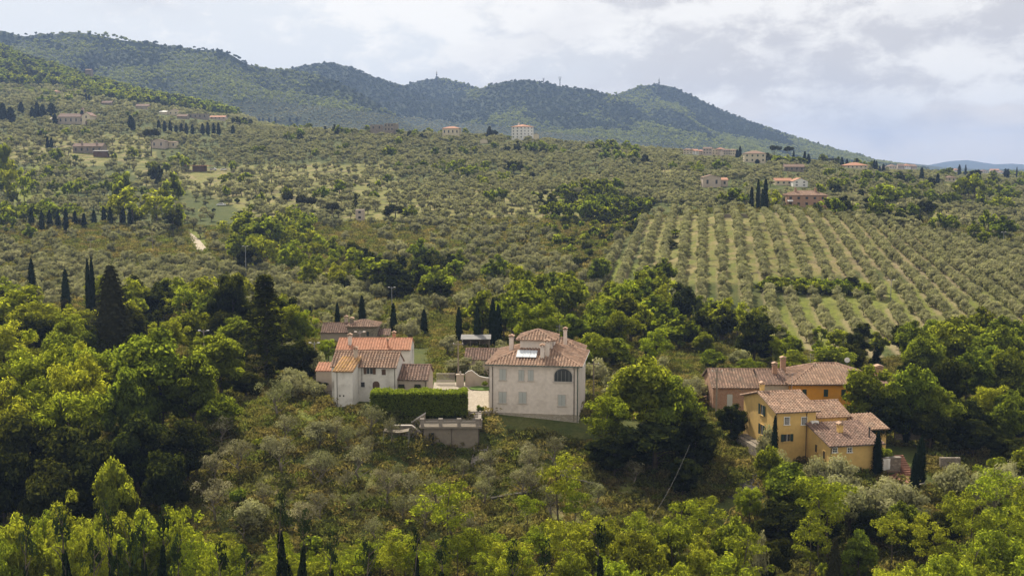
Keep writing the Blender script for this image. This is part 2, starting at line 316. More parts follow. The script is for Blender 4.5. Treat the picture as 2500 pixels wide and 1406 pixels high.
def leafmat(name, col, trans, tfac=0.4, var=0.35, hue=None, gloss=0.0, hfac=0.6):
    """leaves: diffuse + translucent; tint per clump, hue per tree"""
    m, N, L = newmat(name)
    out = N.new('ShaderNodeOutputMaterial'); d = N.new('ShaderNodeBsdfDiffuse'); t = N.new('ShaderNodeBsdfTranslucent'); mx = N.new('ShaderNodeMixShader')
    mx.inputs[0].default_value = tfac; L.new(d.outputs[0], mx.inputs[1]); L.new(t.outputs[0], mx.inputs[2]); sh = mx.outputs[0]
    if gloss:
        g = N.new('ShaderNodeBsdfGlossy'); g.inputs['Roughness'].default_value = .45; g.inputs['Color'].default_value = (.8, .8, .75, 1); m3 = N.new('ShaderNodeMixShader'); m3.inputs[0].default_value = gloss
        L.new(sh, m3.inputs[1]); L.new(g.outputs[0], m3.inputs[2]); sh = m3.outputs[0]
    L.new(sh, out.inputs[0])
    at = N.new('ShaderNodeAttribute'); at.attribute_name = 'tint'
    oi = N.new('ShaderNodeObjectInfo')
    mr = N.new('ShaderNodeMapRange'); L.new(at.outputs['Fac'], mr.inputs[0]); mr.inputs[3].default_value = 1 - var; mr.inputs[4].default_value = 1 + var
    r2 = N.new('ShaderNodeMapRange'); L.new(oi.outputs['Random'], r2.inputs[0]); r2.inputs[3].default_value = 0.8; r2.inputs[4].default_value = 1.2
    mm = N.new('ShaderNodeMath'); mm.operation = 'MULTIPLY'; L.new(mr.outputs[0], mm.inputs[0]); L.new(r2.outputs[0], mm.inputs[1])
    hue = hue or tuple(c * 0.8 for c in col)
    wn = N.new('ShaderNodeMath'); wn.operation = 'MULTIPLY'; L.new(oi.outputs['Random'], wn.inputs[0]); wn.inputs[1].default_value = 7.31
    fr = N.new('ShaderNodeMath'); fr.operation = 'FRACT'; L.new(wn.outputs[0], fr.inputs[0])
    fm = N.new('ShaderNodeMath'); fm.operation = 'MULTIPLY'; L.new(fr.outputs[0], fm.inputs[0]); fm.inputs[1].default_value = hfac
    for base, sock in ((col, d.inputs[0]), (trans, t.inputs[0])):
        k = [b / max(c, 1e-4) for b, c in zip(base, col)]
        mc = N.new('ShaderNodeMix'); mc.data_type = 'RGBA'; L.new(fm.outputs[0], mc.inputs[0])
        mc.inputs[6].default_value = (*base, 1); mc.inputs[7].default_value = (*[min(1, h * q) for h, q in zip(hue, k)], 1)
        vm = N.new('ShaderNodeVectorMath'); vm.operation = 'SCALE'; L.new(mc.outputs[2], vm.inputs[0]); L.new(mm.outputs[0], vm.inputs['Scale']); L.new(vm.outputs[0], sock)
    return m
M_olive = leafmat('olive_leaf', (.33, .315, .175), (.46, .45, .17), .36, .5, (.215, .225, .095), .0)
M_dryol = leafmat('dry_olive_leaf', (.25, .225, .140), (.32, .30, .13), .33, .8, (.14, .165, .05), .0)
M_locust = leafmat('locust_leaf', (.105, .135, .018), (.46, .55, .030), .5, .65, (.145, .145, .024))
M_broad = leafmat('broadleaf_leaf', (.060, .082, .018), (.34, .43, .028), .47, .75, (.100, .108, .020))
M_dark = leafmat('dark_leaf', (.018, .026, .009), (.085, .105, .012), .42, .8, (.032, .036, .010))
M_cyp = leafmat('cypress_leaf', (.009, .017, .008), (.015, .026, .008), .15, .4, (.022, .034, .014))
M_con = leafmat('conifer_leaf', (.038, .042, .02), (.04, .05, .015), .2, .45, (.055, .05, .022))
M_forest = leafmat('forest_leaf', (.062, .085, .028), (.12, .16, .03), .35, .4, (.105, .125, .035), hfac=1.0)
M_grassb = leafmat('grass_blade', (.080, .100, .026), (.20, .24, .035), .42, .6, (.145, .12, .055), hfac=1.)
M_bark = plain('bark', (.085, .068, .05), .95, .35, 3)
M_paleb = plain('pale_bark', (.17, .145, .11), .95, .35, 3)
# ------------------------------------------------------------------ foliage shapes (numpy)
def unit(r, n):
    v = r.normal(size=(n, 3)); return v / np.linalg.norm(v, axis=1)[:, None]
def cards(r, C, Nn, size, aspect=0.6, tint=None):
    """leaf clumps: small bent rhombi at C facing roughly Nn"""
    n = len(C); Nn = Nn / np.maximum(np.linalg.norm(Nn, axis=1), 1e-6)[:, None]
    a = np.cross(Nn, unit(r, n)); a /= np.maximum(np.linalg.norm(a, axis=1), 1e-6)[:, None]; b = np.cross(Nn, a)
    sz = (size * r.uniform(0.6, 1.35, n))[:, None]; q = sz * aspect
    k = r.uniform(-0.25, 0.25, (n, 1)) * sz
    V = np.stack([C - a * sz, C + b * q + a * k, C + a * sz * r.uniform(.7, 1, (n, 1)), C - b * q - a * k * .6], 1).reshape(-1, 3)
    F = np.arange(n * 4).reshape(-1, 4)
    T = np.repeat(tint if tint is not None else r.uniform(0, 1, n), 4)
    return V, F, T
_ico = None
def cubesphere():
    g = np.linspace(-1, 1, 4); V = []; F = []
    for ax in range(3):
        for sg in (-1, 1):
            b = len(V)
            for i in g:
                for j in g:
                    p = [0, 0, 0]; p[ax] = sg; p[(ax + 1) % 3] = i; p[(ax + 2) % 3] = j; V.append(p)
            for i in range(3):
                for j in range(3):
                    f = [b + i * 4 + j, b + (i + 1) * 4 + j, b + (i + 1) * 4 + j + 1, b + i * 4 + j + 1]
                    F.append(f if sg > 0 else f[::-1])
    V = np.array(V, float); V /= np.linalg.norm(V, axis=1)[:, None]
    return V, np.array(F)
CSV, CSF = cubesphere()
def cores(r, PC, PR, flat=0.85, tint=0.4):
    Vs = []; Fs = []; b = 0
    for c, q in zip(PC, PR):
        v = CSV * (q * (1 + 0.25 * (r.random((len(CSV), 1)) - .5))) * np.array([1, 1, flat]) + c
        Vs.append(v); Fs.append(CSF + b); b += len(CSV)
    V = np.concatenate(Vs); return V, np.concatenate(Fs), np.full(len(V), tint)
def limb(p, q, r0, r1, n=5):
    p = np.array(p, float); q = np.array(q, float); d = q - p; d /= np.linalg.norm(d)
    a = np.cross(d, [0.3, 0.9, 0.2]); a /= np.linalg.norm(a); b = np.cross(d, a)
    th = np.arange(n) * 2 * pi / n
    ring = np.cos(th)[:, None] * a + np.sin(th)[:, None] * b
    V = np.concatenate([p + ring * r0, q + ring * r1]); i = np.arange(n); j = (i + 1) % n
    return V, np.stack([i, j, n + j, n + i], 1)
def join(parts):
    Vs = []; Fs = []; Ts = []; b = 0
    for pt in parts:
        V, F = pt[0], pt[1]; Vs.append(V); Fs.append(F + b); Ts.append(pt[2] if len(pt) > 2 else np.full(len(V), .5)); b += len(V)
    return np.concatenate(Vs), np.concatenate(Fs), np.concatenate(Ts)
def trunk(r, h, r0, nl=5, spread=1.5, lean=0.1, top=0.75, fork=.35):
    """tapered bent trunk with limbs; returns parts"""
    out = []; p = np.array([0, 0, -0.5]); segs = 4; pts = [p]
    for i in range(1, segs + 1):
        p = np.array([r.normal() * lean * h * .25 * (i / segs), r.normal() * lean * h * .25 * (i / segs), -0.5 + (h * top + .5) * i / segs]); pts.append(p)
    for i in range(segs): out.append(limb(pts[i], pts[i + 1], r0 * (1 - .75 * i / segs), r0 * (1 - .75 * (i + 1) / segs), 6))
    for k in range(nl):
        t = fork + (1 - fork) * (k + .3) / nl; j = min(int(t * segs), segs - 1); f = t * segs - j
        st = pts[j] * (1 - f) + pts[j + 1] * f; an = r.uniform(0, 2 * pi); L = spread * r.uniform(.6, 1.1) * (1.15 - t * .5)
        en = st + np.array([cos(an) * L, sin(an) * L, L * r.uniform(.4, .9)])
        mid = (st + en) / 2 + r.normal(size=3) * L * .08
        out.append(limb(st, mid, r0 * .42 * (1 - t * .4), r0 * .28 * (1 - t * .4), 4)); out.append(limb(mid, en, r0 * .28 * (1 - t * .4), r0 * .07, 4))
    return out
def puff_crown(r, rx, rz, zc, npuff, pr, ncard, size, aspect=.6, core=.6, shell=.55, droop=0., jit=.55, flatbase=.0, ctint=.3):
    PC = []; PR = []
    ph = r.uniform(0, 6.28, 4); am = r.uniform(.08, .22, 4)
    while len(PC) < npuff:
        d = unit(r, 1)[0]; 
        if d[2] < -0.55 and r.random() < .7: continue
        th = math.atan2(d[1], d[0]); w = 1 + am[0] * sin(th + ph[0]) + am[1] * sin(2 * th + ph[1]) + am[2] * sin(3 * th + ph[2])
        rad = r.uniform(shell, 1.0) * (1 - pr * .75)
        q = pr * r.uniform(.65, 1.25)
        c = d * rad * np.array([rx * w, rx * w, rz * (1 + am[3] * sin(th + ph[3]))]); c[2] += zc
        if flatbase and c[2] < zc - rz * flatbase: c[2] = zc - rz * flatbase
        PC.append(c); PR.append(q * rx)
    PC = np.array(PC); PR = np.array(PR); pt = r.uniform(0.1, .9, npuff)
    w = PR ** 2; idx = r.choice(npuff, ncard, p=w / w.sum())
    d = unit(r, ncard); d[:, 2] = np.where(d[:, 2] < -.4, -d[:, 2] * .6, d[:, 2]); d /= np.linalg.norm(d, axis=1)[:, None]
    rr = r.uniform(.62, 1.12, ncard)[:, None]
    C = PC[idx] + d * PR[idx][:, None] * rr * np.array([1, 1, .85])
    Nn = d + unit(r, ncard) * jit; Nn[:, 2] += droop
    parts = [cards(r, C, Nn, size, aspect, np.clip(pt[idx] * .65 + r.uniform(0, .35, ncard), 0, 1))]
    if core: parts.append(cores(r, PC, PR * core, tint=ctint))  # inner cores tinted darker, painting in the crown's self-shadow
    return parts, PC, PR
# each maker returns (crown parts, trunk parts) for a tree about as tall as H metres
def mk_olive(seed, lod):
    r = np.random.default_rng(seed); n, s = ((1500, .19), (520, .30), (170, .52), (60, .9))[lod]
    cp, _, _ = puff_crown(r, 2.35, 2.1, 2.15, (16, 13, 9, 6)[lod], .40, n, s, .42, .62 if lod else .5, .45, flatbase=.85)
    return cp, (trunk(r, 3.6, .22, 6 if lod < 2 else 3, 1.6, .25, .7) if lod < 3 else [limb((0, 0, -.4), (0, 0, 2), .2, .1, 4)])
def mk_oliverow(seed, lod):
    r = np.random.default_rng(seed); n, s = ((1100, .2), (480, .30), (170, .5), (60, .8))[lod]
    cp, _, _ = puff_crown(r, 1.85, 1.75, 1.95, (12, 10, 8, 5)[lod], .45, n, s, .42, .6, .5)
    return cp, trunk(r, 2.6, .14, 3, 1.0, .2, .6)
def mk_dryolive(seed, lod):
    r = np.random.default_rng(seed); n, s = ((1000, .14), (380, .24), (120, .45), (60, .7))[lod]
    cp, PC, _ = puff_crown(r, 2.3, 1.9, 2.9, 18, .3, n, s, .38, 0, .35, jit=1.1)
    tp = trunk(r, 3.8, .18, 8, 2.0, .4, .75, .25)
    for c in PC[:12]: tp.append(limb((c * .25 + np.array([0, 0, 1.2])), c, .05, .015, 3))
    return cp, tp
def mk_broad(seed, lod):
    r = np.random.default_rng(seed); n, s = ((8000, .22), (2000, .40), (420, .8), (110, 1.5))[lod]
    cp, _, _ = puff_crown(r, 4.6, 5.2, 5.4, (52, 34, 20, 9)[lod], .27, n, s, .55, .62, .45)
    return cp, (trunk(r, 9, .34, 7, 3.2, .12, .8, .25) if lod < 2 else [limb((0, 0, -.5), (0, 0, 5), .35, .2, 4)])
def mk_dark(seed, lod):
    r = np.random.default_rng(seed); n, s = ((8000, .21), (2100, .40), (450, .8), (110, 1.5))[lod]
    cp, _, _ = puff_crown(r, 4.3, 5.3, 5.3, (48, 34, 20, 9)[lod], .28, n, s, .5, .68, .5)
    return cp, (trunk(r, 8, .36, 6, 2.8, .1, .8, .2) if lod < 2 else [limb((0, 0, -.5), (0, 0, 5), .35, .2, 4)])
def mk_locust(seed, lod):
    r = np.random.default_rng(seed); n, s = ((8000, .22), (1900, .42), (380, .85), (110, 1.5))[lod]
    cp, _, _ = puff_crown(r, 4.6, 5.1, 5.7, (64, 40, 20, 9)[lod], .22, n, s, .34, .42, .4, droop=.5, jit=.8)
    return cp, (trunk(r, 9.5, .26, 9, 3.2, .15, .85, .2) if lod < 2 else [limb((0, 0, -.5), (0, 0, 5), .3, .15, 4)])
def mk_sapling(seed, lod):        # slim tall young locust, airy, trunk seen
    r = np.random.default_rng(seed); n, s = ((2300, .17), (700, .36), (200, .6), (60, 1))[lod]
    cp, PC, _ = puff_crown(r, 3.0, 3.1, 5.8, 34, .2, n, s, .34, 0, .35, droop=.5, jit=.9)
    tp = trunk(r, 8.5, .11, 9, 1.7, .12, .95, .3)
    return cp, tp
def mk_cypress(seed, lod):        # 10 m tall, 1.7 m wide
    r = np.random.default_rng(seed); n, s = ((2600, .17), (900, .28), (300, .5), (80, .9))[lod]
    t = r.uniform(0, 1, n); prof = lambda t: .88 * np.clip(np.minimum(1, (t + .05) * 6) * (1 - t ** 2.6) ** .8, 0, 1) + .04
    an = r.uniform(0, 2 * pi, n); lob = 1 + .2 * np.sin(an * 3 + t * 11 + seed) * np.sin(t * 23 + seed * 2) + .13 * r.normal(size=n)
    R = prof(t) * lob; C = np.stack([np.cos(an) * R, np.sin(an) * R, t * 9.7 + .3], 1)
    Nn = np.stack([np.cos(an), np.sin(an), np.full(n, .25)], 1) + unit(r, n) * .5
    V, F, T = cards(r, C, Nn, s, .4)
    m = 14; ks = 8; tt = np.linspace(0, 1, m); th = np.arange(ks) * 2 * pi / ks
    cv = np.concatenate([np.stack([np.cos(th) * (prof(q) * .9) * (1 + .1 * r.normal(size=ks)), np.sin(th) * prof(q) * .9 * (1 + .1 * r.normal(size=ks)), np.full(ks, q * 9.6 + .3)], 1) for q in tt])
    cf = np.array([[i * ks + j, i * ks + (j + 1) % ks, (i + 1) * ks + (j + 1) % ks, (i + 1) * ks + j] for i in range(m - 1) for j in range(ks)])
    return [(V, F, T), (cv, cf, np.full(len(cv), .35))], [limb((0, 0, -.8), (0, 0, 1.4), .16, .13, 6)]
def mk_cedar(seed, lod):          # dense broad cone, 17 m
    r = np.random.default_rng(seed); n, s = ((8000, .30), (2600, .5), (600, .9), (100, 1.6))[lod]
    lay = 26; k = r.integers(0, lay, n); t = (k + r.normal(size=n) * .16) / lay
    prof = lambda t: 4.6 * (1 - np.clip(t, 0, 1) ** 1.5) ** .75 * (0.85 + .15 * np.clip(t * 5, 0, 1)) + .15
    an = r.uniform(0, 2 * pi, n); br = np.round(an / (2 * pi) * 11) * 2 * pi / 11 + k * 1.7
    an = an * .45 + (br) * .55
    lobe = .82 + .18 * _hash(np.round(an * 2).astype(int), k, seed)
    R = prof(t) * lobe * np.sqrt(r.uniform(.2, 1, n)); C = np.stack([np.cos(an) * R, np.sin(an) * R, t * 16.2 + .9 - R * .12], 1)
    Nn = np.stack([np.cos(an) * .3, np.sin(an) * .3, np.ones(n)], 1) + unit(r, n) * .5
    V, F, T = cards(r, C, Nn, s, .45, np.clip(_hash(np.round(an * 2).astype(int), k, seed + 5) * .6 + r.uniform(0, .4, n), 0, 1))
    m = 12; ks = 9; th = np.arange(ks) * 2 * pi / ks; tt = np.linspace(0, .96, m)
    cv = np.concatenate([np.stack([np.cos(th) * prof(q) * .6, np.sin(th) * prof(q) * .6, np.full(ks, q * 16.2 + .9)], 1) * (1 + .05 * r.normal(size=(ks, 1)) * np.array([1, 1, 0])) for q in tt])
    cf = np.array([[i * ks + j, i * ks + (j + 1) % ks, (i + 1) * ks + (j + 1) % ks, (i + 1) * ks + j] for i in range(m - 1) for j in range(ks)])
    return [(V, F, T), (cv, cf, np.full(len(cv), .3))], [limb((0, 0, -1), (0, 0, 16.5), .4, .05, 7)]
def mk_fir(seed, lod):            # loose dark fir, 17 m
    r = np.random.default_rng(seed); cp = []; tp = [limb((0, 0, -1), (0, 0, 16.8), .33, .04, 7)]
    nb = 74; n = (90, 32, 10, 3)[lod]; s = (.3, .5, .85, 1.5)[lod]
    for i in range(nb):
        z = 1.6 + 14.8 * (i / nb) + r.normal() * .15; L = (4.7 * (1 - (i / nb) ** 1.25) + .4) * r.uniform(.65, 1.1); an = i * 2.4 + r.normal() * .3
        d = np.array([cos(an), sin(an), 0]); tip = d * L + np.array([0, 0, z + L * r.uniform(-.18, .12)])
        tp.append(limb((0, 0, z), tip, .06, .015, 3))
        t = r.uniform(.15, 1.05, n)[:, None]; w = r.normal(size=(n, 3)) * np.array([.42, .42, .2]) * (1.1 - t * .4)
        C = np.array([0, 0, z]) * (1 - t) + tip * t + w; C[:, 2] -= np.abs(w[:, 0]) * .4
        cp.append(cards(r, C, np.array([0, 0, 1.0]) + unit(r, n) * .7, s, .45, np.clip(r.uniform(.1, .6) + r.uniform(0, .4, n), 0, 1)))
    return cp, tp
def mk_pine(seed, lod):           # umbrella pine 12 m
    r = np.random.default_rng(seed); n, s = ((3000, .3), (1100, .5), (350, .85), (100, 1.4))[lod]
    cp, _, _ = puff_crown(r, 5.4, 1.7, 10.2, 26, .3, n, s, .4, .65, .3, flatbase=.25)
    return cp, trunk(r, 10, .32, 8, 3.4, .05, .9, .62)
def mk_shrub(seed, lod):          # 2.4 m
    r = np.random.default_rng(seed); n, s = ((1100, .17), (400, .28), (130, .5), (50, .8))[lod]
    cp, _, _ = puff_crown(r, 1.5, 1.15, 1.05, 12, .42, n, s, .5, .6, .4)
    return cp, [limb((0, 0, -.3), (0, 0, 1), .08, .05, 5)]
def mk_ivy(seed, lod):            # ivy-clad trunk with a thin crown
    r = np.random.default_rng(seed); n, s = ((1500, .2), (600, .3), (200, .5), (60, .8))[lod]
    t = r.uniform(0, 1, n) ** 1.2; R = (1.35 * (1 - t) ** .8 * (1 + .35 * np.sin(t * 13 + seed)) + .18) * np.sqrt(r.uniform(.3, 1, n)); an = r.uniform(0, 2 * pi, n)
    C = np.stack([np.cos(an) * R + .3 * np.sin(t * 4 + seed), np.sin(an) * R, t * 6.8], 1)
    A = cards(r, C, np.stack([np.cos(an), np.sin(an), np.full(n, .5)], 1) + unit(r, n) * .5, s, .6)
    B, _, _ = puff_crown(r, 1.3, 1.3, 7.6, 10, .35, n // 9, s, .4, 0, .3)
    cz = np.linspace(.3, 6, 7); PC = np.stack([.3 * np.sin(cz / 6.8 * 4 + seed), 0 * cz, cz], 1)
    K = cores(r, PC, 1.0 * (1 - cz / 6.8) ** .8 * .75 + .12, tint=.3)
    return [A, K] + [(b[0], b[1], np.clip(b[2] * .3 + .7, 0, 1)) for b in B], trunk(r, 8.6, .16, 5, 1.6, .12, .95, .7)
M_ivy = leafmat('ivy_leaf', (.010, .018, .006), (.025, .038, .008), .3, .8, (.016, .022, .007))
KIND = {  # maker, height of model, width of model, leaf, bark, name, category
 'O': (mk_olive, 4.4, 4.9, M_olive, M_bark, 'olive_tree', 'olive tree'),
 'o': (mk_oliverow, 3.9, 3.7, M_olive, M_bark, 'olive_tree', 'olive tree'),
 'W': (mk_dryolive, 4.7, 4.7, M_dryol, M_paleb, 'olive_tree', 'olive tree'),
 'M': (mk_broad, 10.6, 9.4, M_broad, M_bark, 'broadleaf_tree', 'broadleaf tree'),
 'D': (mk_dark, 10.6, 9.0, M_dark, M_bark, 'broadleaf_tree', 'broadleaf tree'),
 'R': (mk_locust, 10.8, 9.6, M_locust, M_bark, 'locust_tree', 'locust tree'),
 'r': (mk_sapling, 9.2, 6.0, M_locust, M_bark, 'locust_tree', 'locust tree'),
 'C': (mk_cypress, 10.0, 1.8, M_cyp, M_bark, 'cypress_tree', 'cypress tree'),
 'F': (mk_cedar, 17.2, 9.2, M_con, M_bark, 'conifer_tree', 'conifer'),
 'f': (mk_fir, 17.2, 8.8, M_dark, M_bark, 'conifer_tree', 'conifer'),
 'P': (mk_pine, 12.0, 10.6, M_con, M_bark, 'umbrella_pine', 'pine tree'),
 'S': (mk_shrub, 2.3, 3.0, M_broad, M_bark, 'shrub', 'shrub'),
 's': (mk_shrub, 2.3, 3.0, M_dark, M_bark, 'shrub', 'shrub'),
 'y': (mk_shrub, 2.3, 3.0, M_locust, M_bark, 'shrub', 'shrub'),
 'I': (mk_ivy, 9.0, 3.2, M_ivy, M_bark, 'ivy_clad_tree', 'ivy-clad tree'),
}
_mc = {}
NVAR = 3
def tree_meshes(k, lod, var):
    key = (k, lod, var)
    if key not in _mc:
        f, H, W, ml, mb, nm, ct = KIND[k]
        cp, tp = f(abs(hash(k) if False else ord(k)) * 100 + lod * 10 + var, lod)
        c = join(cp); t = join(tp)
        _mc[key] = (np_mesh('crown', c[0], [c[1]], ml, c[2]), np_mesh('trunk', t[0], [t[1]], mb, t[2], smooth=True))
    return _mc[key]
_mm = {}
def whole_mesh(k, lod, var):
    key = (k, lod, var)
    if key not in _mm:
        f, H, W, ml, mb, nm, ct = KIND[k]
        cp, tp = f(ord(k) * 100 + lod * 10 + var, lod); c = join(cp); t = join(tp)
        V = np.concatenate([c[0], t[0]]); F = np.concatenate([c[1], t[1] + len(c[0])])
        _mm[key] = np_mesh(KIND[k][5], V, [F], None, np.concatenate([c[2], t[2]]), [ml, mb], np.concatenate([np.zeros(len(c[1])), np.ones(len(t[1]))]))
    return _mm[key]
PL = []      # every plant standing in the scene: dict(k, x, y, z, h, w, rot, label)
RR = random.Random(11)
def plant(k, x, y, h=None, w=None, label=None, z=None, group=None, parts=None):
    H, W = KIND[k][1:3]; h = h or H; w = w or W * h / H
    PL.append(dict(k=k, x=x, y=y, z=hz(x, y) if z is None else z, h=h, w=w, rot=RR.uniform(0, 2 * pi), label=label, group=group, parts=parts))
def tree_px(k, u, vtop, wpx, Y, label=None, group=None, minh=1.5):
    """a tree at distance Y on the sight line u whose top is seen at row vtop and whose crown is wpx wide"""
    p = P(u, vtop, Y); g = hz(p.x, Y); h = max(p.z - g, minh); plant(k, p.x, Y, h, wpx * Y / FPX * 1.0, label, g, group)
def tree_vb(k, u, vtop, vbase, wpx=None, label=None, group=None, y0=95):
    p = hit(u, vbase, y0); q = P(u, vtop, p.y); plant(k, p.x, p.y, q.z - p.z, wpx * p.y / FPX if wpx else None, label, p.z, group)
def inst_group(name, coll):
    ng = bpy.data.node_groups.new(name, 'GeometryNodeTree')
    ng.interface.new_socket(name='Geometry', in_out='INPUT', socket_type='NodeSocketGeometry')
    ng.interface.new_socket(name='Geometry', in_out='OUTPUT', socket_type='NodeSocketGeometry')
    N = ng.nodes; L = ng.links; gi = N.new('NodeGroupInput'); go = N.new('NodeGroupOutput')
    ip = N.new('GeometryNodeInstanceOnPoints'); ci = N.new('GeometryNodeCollectionInfo')
    ci.inputs['Collection'].default_value = coll; ci.inputs['Separate Children'].default_value = True; ci.inputs['Reset Children'].default_value = True
    L.new(gi.outputs[0], ip.inputs['Points']); L.new(ci.outputs[0], ip.inputs['Instance']); ip.inputs['Pick Instance'].default_value = True
    def na(n, t):
        q = N.new('GeometryNodeInputNamedAttribute'); q.data_type = t; q.inputs[0].default_value = n; return [o for o in q.outputs if o.enabled][0]
    L.new(na('pick', 'INT'), ip.inputs['Instance Index']); L.new(na('turn', 'FLOAT_VECTOR'), ip.inputs['Rotation']); L.new(na('size', 'FLOAT_VECTOR'), ip.inputs['Scale'])
    L.new(ip.outputs[0], go.inputs[0]); return ng
def scatter(name, meshes, pts, rot, size, pick, label, cat):
    coll = bpy.data.collections.new(name + '_models')
    for me in meshes:
        o = bpy.data.objects.new(me.name, me); coll.objects.link(o)
    me = bpy.data.meshes.new(name); pts = np.asarray(pts, np.float32); me.vertices.add(len(pts)); me.vertices.foreach_set('co', pts.ravel())
    a = me.attributes.new('pick', 'INT', 'POINT'); a.data.foreach_set('value', np.asarray(pick, np.int32))
    tv = np.zeros((len(pts), 3), np.float32); tv[:, 2] = rot
    a = me.attributes.new('turn', 'FLOAT_VECTOR', 'POINT'); a.data.foreach_set('vector', tv.ravel())
    a = me.attributes.new('size', 'FLOAT_VECTOR', 'POINT'); a.data.foreach_set('vector', np.asarray(size, np.float32).ravel())
    me.update(); o = bpy.data.objects.new(name, me); COL.objects.link(o)
    md = o.modifiers.new('scatter', 'NODES'); md.node_group = inst_group(name, coll)
    return tag(o, label, cat, kind='stuff')
# ------------------------------------------------------------------ ground cover zones, drawn as outlines on the slopes (u, v of the ground)
def inpoly(u, v, poly):
    n = len(poly); ins = np.zeros(np.shape(u), bool); j = n - 1
    for i in range(n):
        xi, yi = poly[i]; xj, yj = poly[j]
        c = ((yi > v) != (yj > v)) & (u < (xj - xi) * (v - yi) / ((yj - yi) or 1e-9) + xi); ins ^= c; j = i
    return ins
LUSH = [[(860,560),(1050,574),(1066,598),(1000,612),(940,606),(850,580)], [(240,606),(520,600),(540,622),(250,622)], [(700,560),(760,562),(740,590),(690,585)], [(780,725),(830,725),(820,770),(780,770)],
        [(1100,690),(1180,740),(1120,760)], [(0,470),(150,380),(200,470),(60,520)],
        [(600,985),(900,1005),(900,1100),(600,1085)], [(1560,1350),(2500,1330),(2500,1500),(1560,1500)], [(1740,1000),(1830,1040),(1800,1100),(1740,1080)],
        [(1500,640),(1440,760),(1500,760),(1560,640)], [(2100,680),(2500,720),(2500,860),(1850,840),(1900,760)],[(370,560),(640,545),(640,600),(380,620)]]
DRY = [[(560,460),(1300,460),(1500,500),(1480,600),(1300,560),(900,540),(700,520)], [(2000,430),(2600,460),(2600,640),(2100,540)], [(330,410),(960,400),(960,460),(640,540),(520,480),(330,450)], [(1080,455),(1500,420),(1700,400),(1700,430),(1200,500)], [(1560,525),(2200,520),(2300,640),(1900,690),(1600,700)],
       [(330,1180),(1500,1130),(1700,1260),(1500,1300),(500,1250)], [(0,330),(350,330),(400,400),(0,400)]]
def make_ground():
    ns = 560; sv = np.linspace(-0.72, 0.72, ns)
    Yv = np.concatenate([np.exp(np.linspace(math.log(16), math.log(1420), 420)), np.arange(1430, 4200, 8.5), np.exp(np.linspace(math.log(4230), math.log(10600), 50))])
    S, Yg = np.meshgrid(sv, Yv); X = S * Yg; Zg = height(X, Yg)
    U, Vv = proj(X, Yg, Zg)
    jn = (fbm(X / 9, Yg / 9, 77, 3) - .5) * 70
    lush = np.zeros(X.shape); dry = np.zeros(X.shape)
    near = Yg < 1400
    for p in LUSH: lush = np.maximum(lush, inpoly(U + jn, Vv + jn * .4, p) & near)
    for p in DRY: dry = np.maximum(dry, inpoly(U + jn, Vv + jn * .4, p) & near)
    dry = np.maximum(dry, inpoly(U, Vv, ROWS) * .6) if False else dry
    wood = np.clip((Yg - 1100) / 300, 0, 1)
    vis = np.concatenate([X.ravel()[:, None], Yg.ravel()[:, None], Zg.ravel()[:, None]], 1)
    i = np.arange(len(Yv) - 1)[:, None] * ns + np.arange(ns - 1)[None, :]
    F = np.stack([i, i + 1, i + ns + 1, i + ns], 2)
    cut = int(np.searchsorted(Yv, 1420))
    m, N, L = newmat('ground')
    out = N.new('ShaderNodeOutputMaterial'); b = N.new('ShaderNodeBsdfPrincipled'); L.new(b.outputs[0], out.inputs[0]); b.inputs['Roughness'].default_value = .95; b.inputs['Specular IOR Level'].default_value = .1
    tc = N.new('ShaderNodeTexCoord')
    def no(sc, det=6, ro=.6):
        n = N.new('ShaderNodeTexNoise'); n.inputs['Scale'].default_value = sc; n.inputs['Detail'].default_value = det; n.inputs['Roughness'].default_value = ro; L.new(tc.outputs['Object'], n.inputs['Vector']); return n.outputs[0]
    def mr(x, a, c, lo=0, hi=1):
        n = N.new('ShaderNodeMapRange'); L.new(x, n.inputs[0]); n.inputs[1].default_value = a; n.inputs[2].default_value = c; n.inputs[3].default_value = lo; n.inputs[4].default_value = hi; return n.outputs[0]
    def mx(f, a, c):
        n = N.new('ShaderNodeMix'); n.data_type = 'RGBA'; L.new(f, n.inputs[0])
        for k, q in ((6, a), (7, c)):
            if isinstance(q, tuple): n.inputs[k].default_value = (*q, 1)
            else: L.new(q, n.inputs[k])
        return n.outputs[2]
    def at(nm):
        n = N.new('ShaderNodeAttribute'); n.attribute_name = nm; return n.outputs['Fac']
    big = no(.03, 5); mid = no(.25, 7); fine = no(2.2, 6, .7)
    c = mx(mr(big, .35, .65), (.080, .098, .026), (.115, .120, .036))
    c = mx(mr(mid, .42, .62), c, (.065, .085, .024))
    dryc = mx(mr(mid, .38, .6), (.235, .21, .075), (.155, .175, .045))
    c = mx(at('dry'), c, dryc)
    luc = mx(mr(mid, .4, .65), (.175, .205, .036), (.215, .225, .05))
    # banks of the old terraces, following the contours
    sx = N.new('ShaderNodeSeparateXYZ'); L.new(tc.outputs['Object'], sx.inputs[0])
    def mth(op, p, q):
        n = N.new('ShaderNodeMath'); n.operation = op
        for k, t in enumerate((p, q)):
            if t is None: continue
            if isinstance(t, (int, float)): n.inputs[k].default_value = t
            else: L.new(t, n.inputs[k])
        return n.outputs[0]
    zz = mth('ADD', mth('MULTIPLY', sx.outputs[2], .42), mth('MULTIPLY', no(.02, 4), 5.0))
    bank = mth('MULTIPLY', mr(mth('FRACT', zz, None), .34, .14), mth('MULTIPLY', at('dry'), mr(no(.06, 4), .42, .55)))
    c = mx(bank, c, (.085, .075, .035))
    c = mx(mth('MULTIPLY', at('dry'), mr(no(.12, 6, .7), .52, .64)), c, (.30, .245, .12))
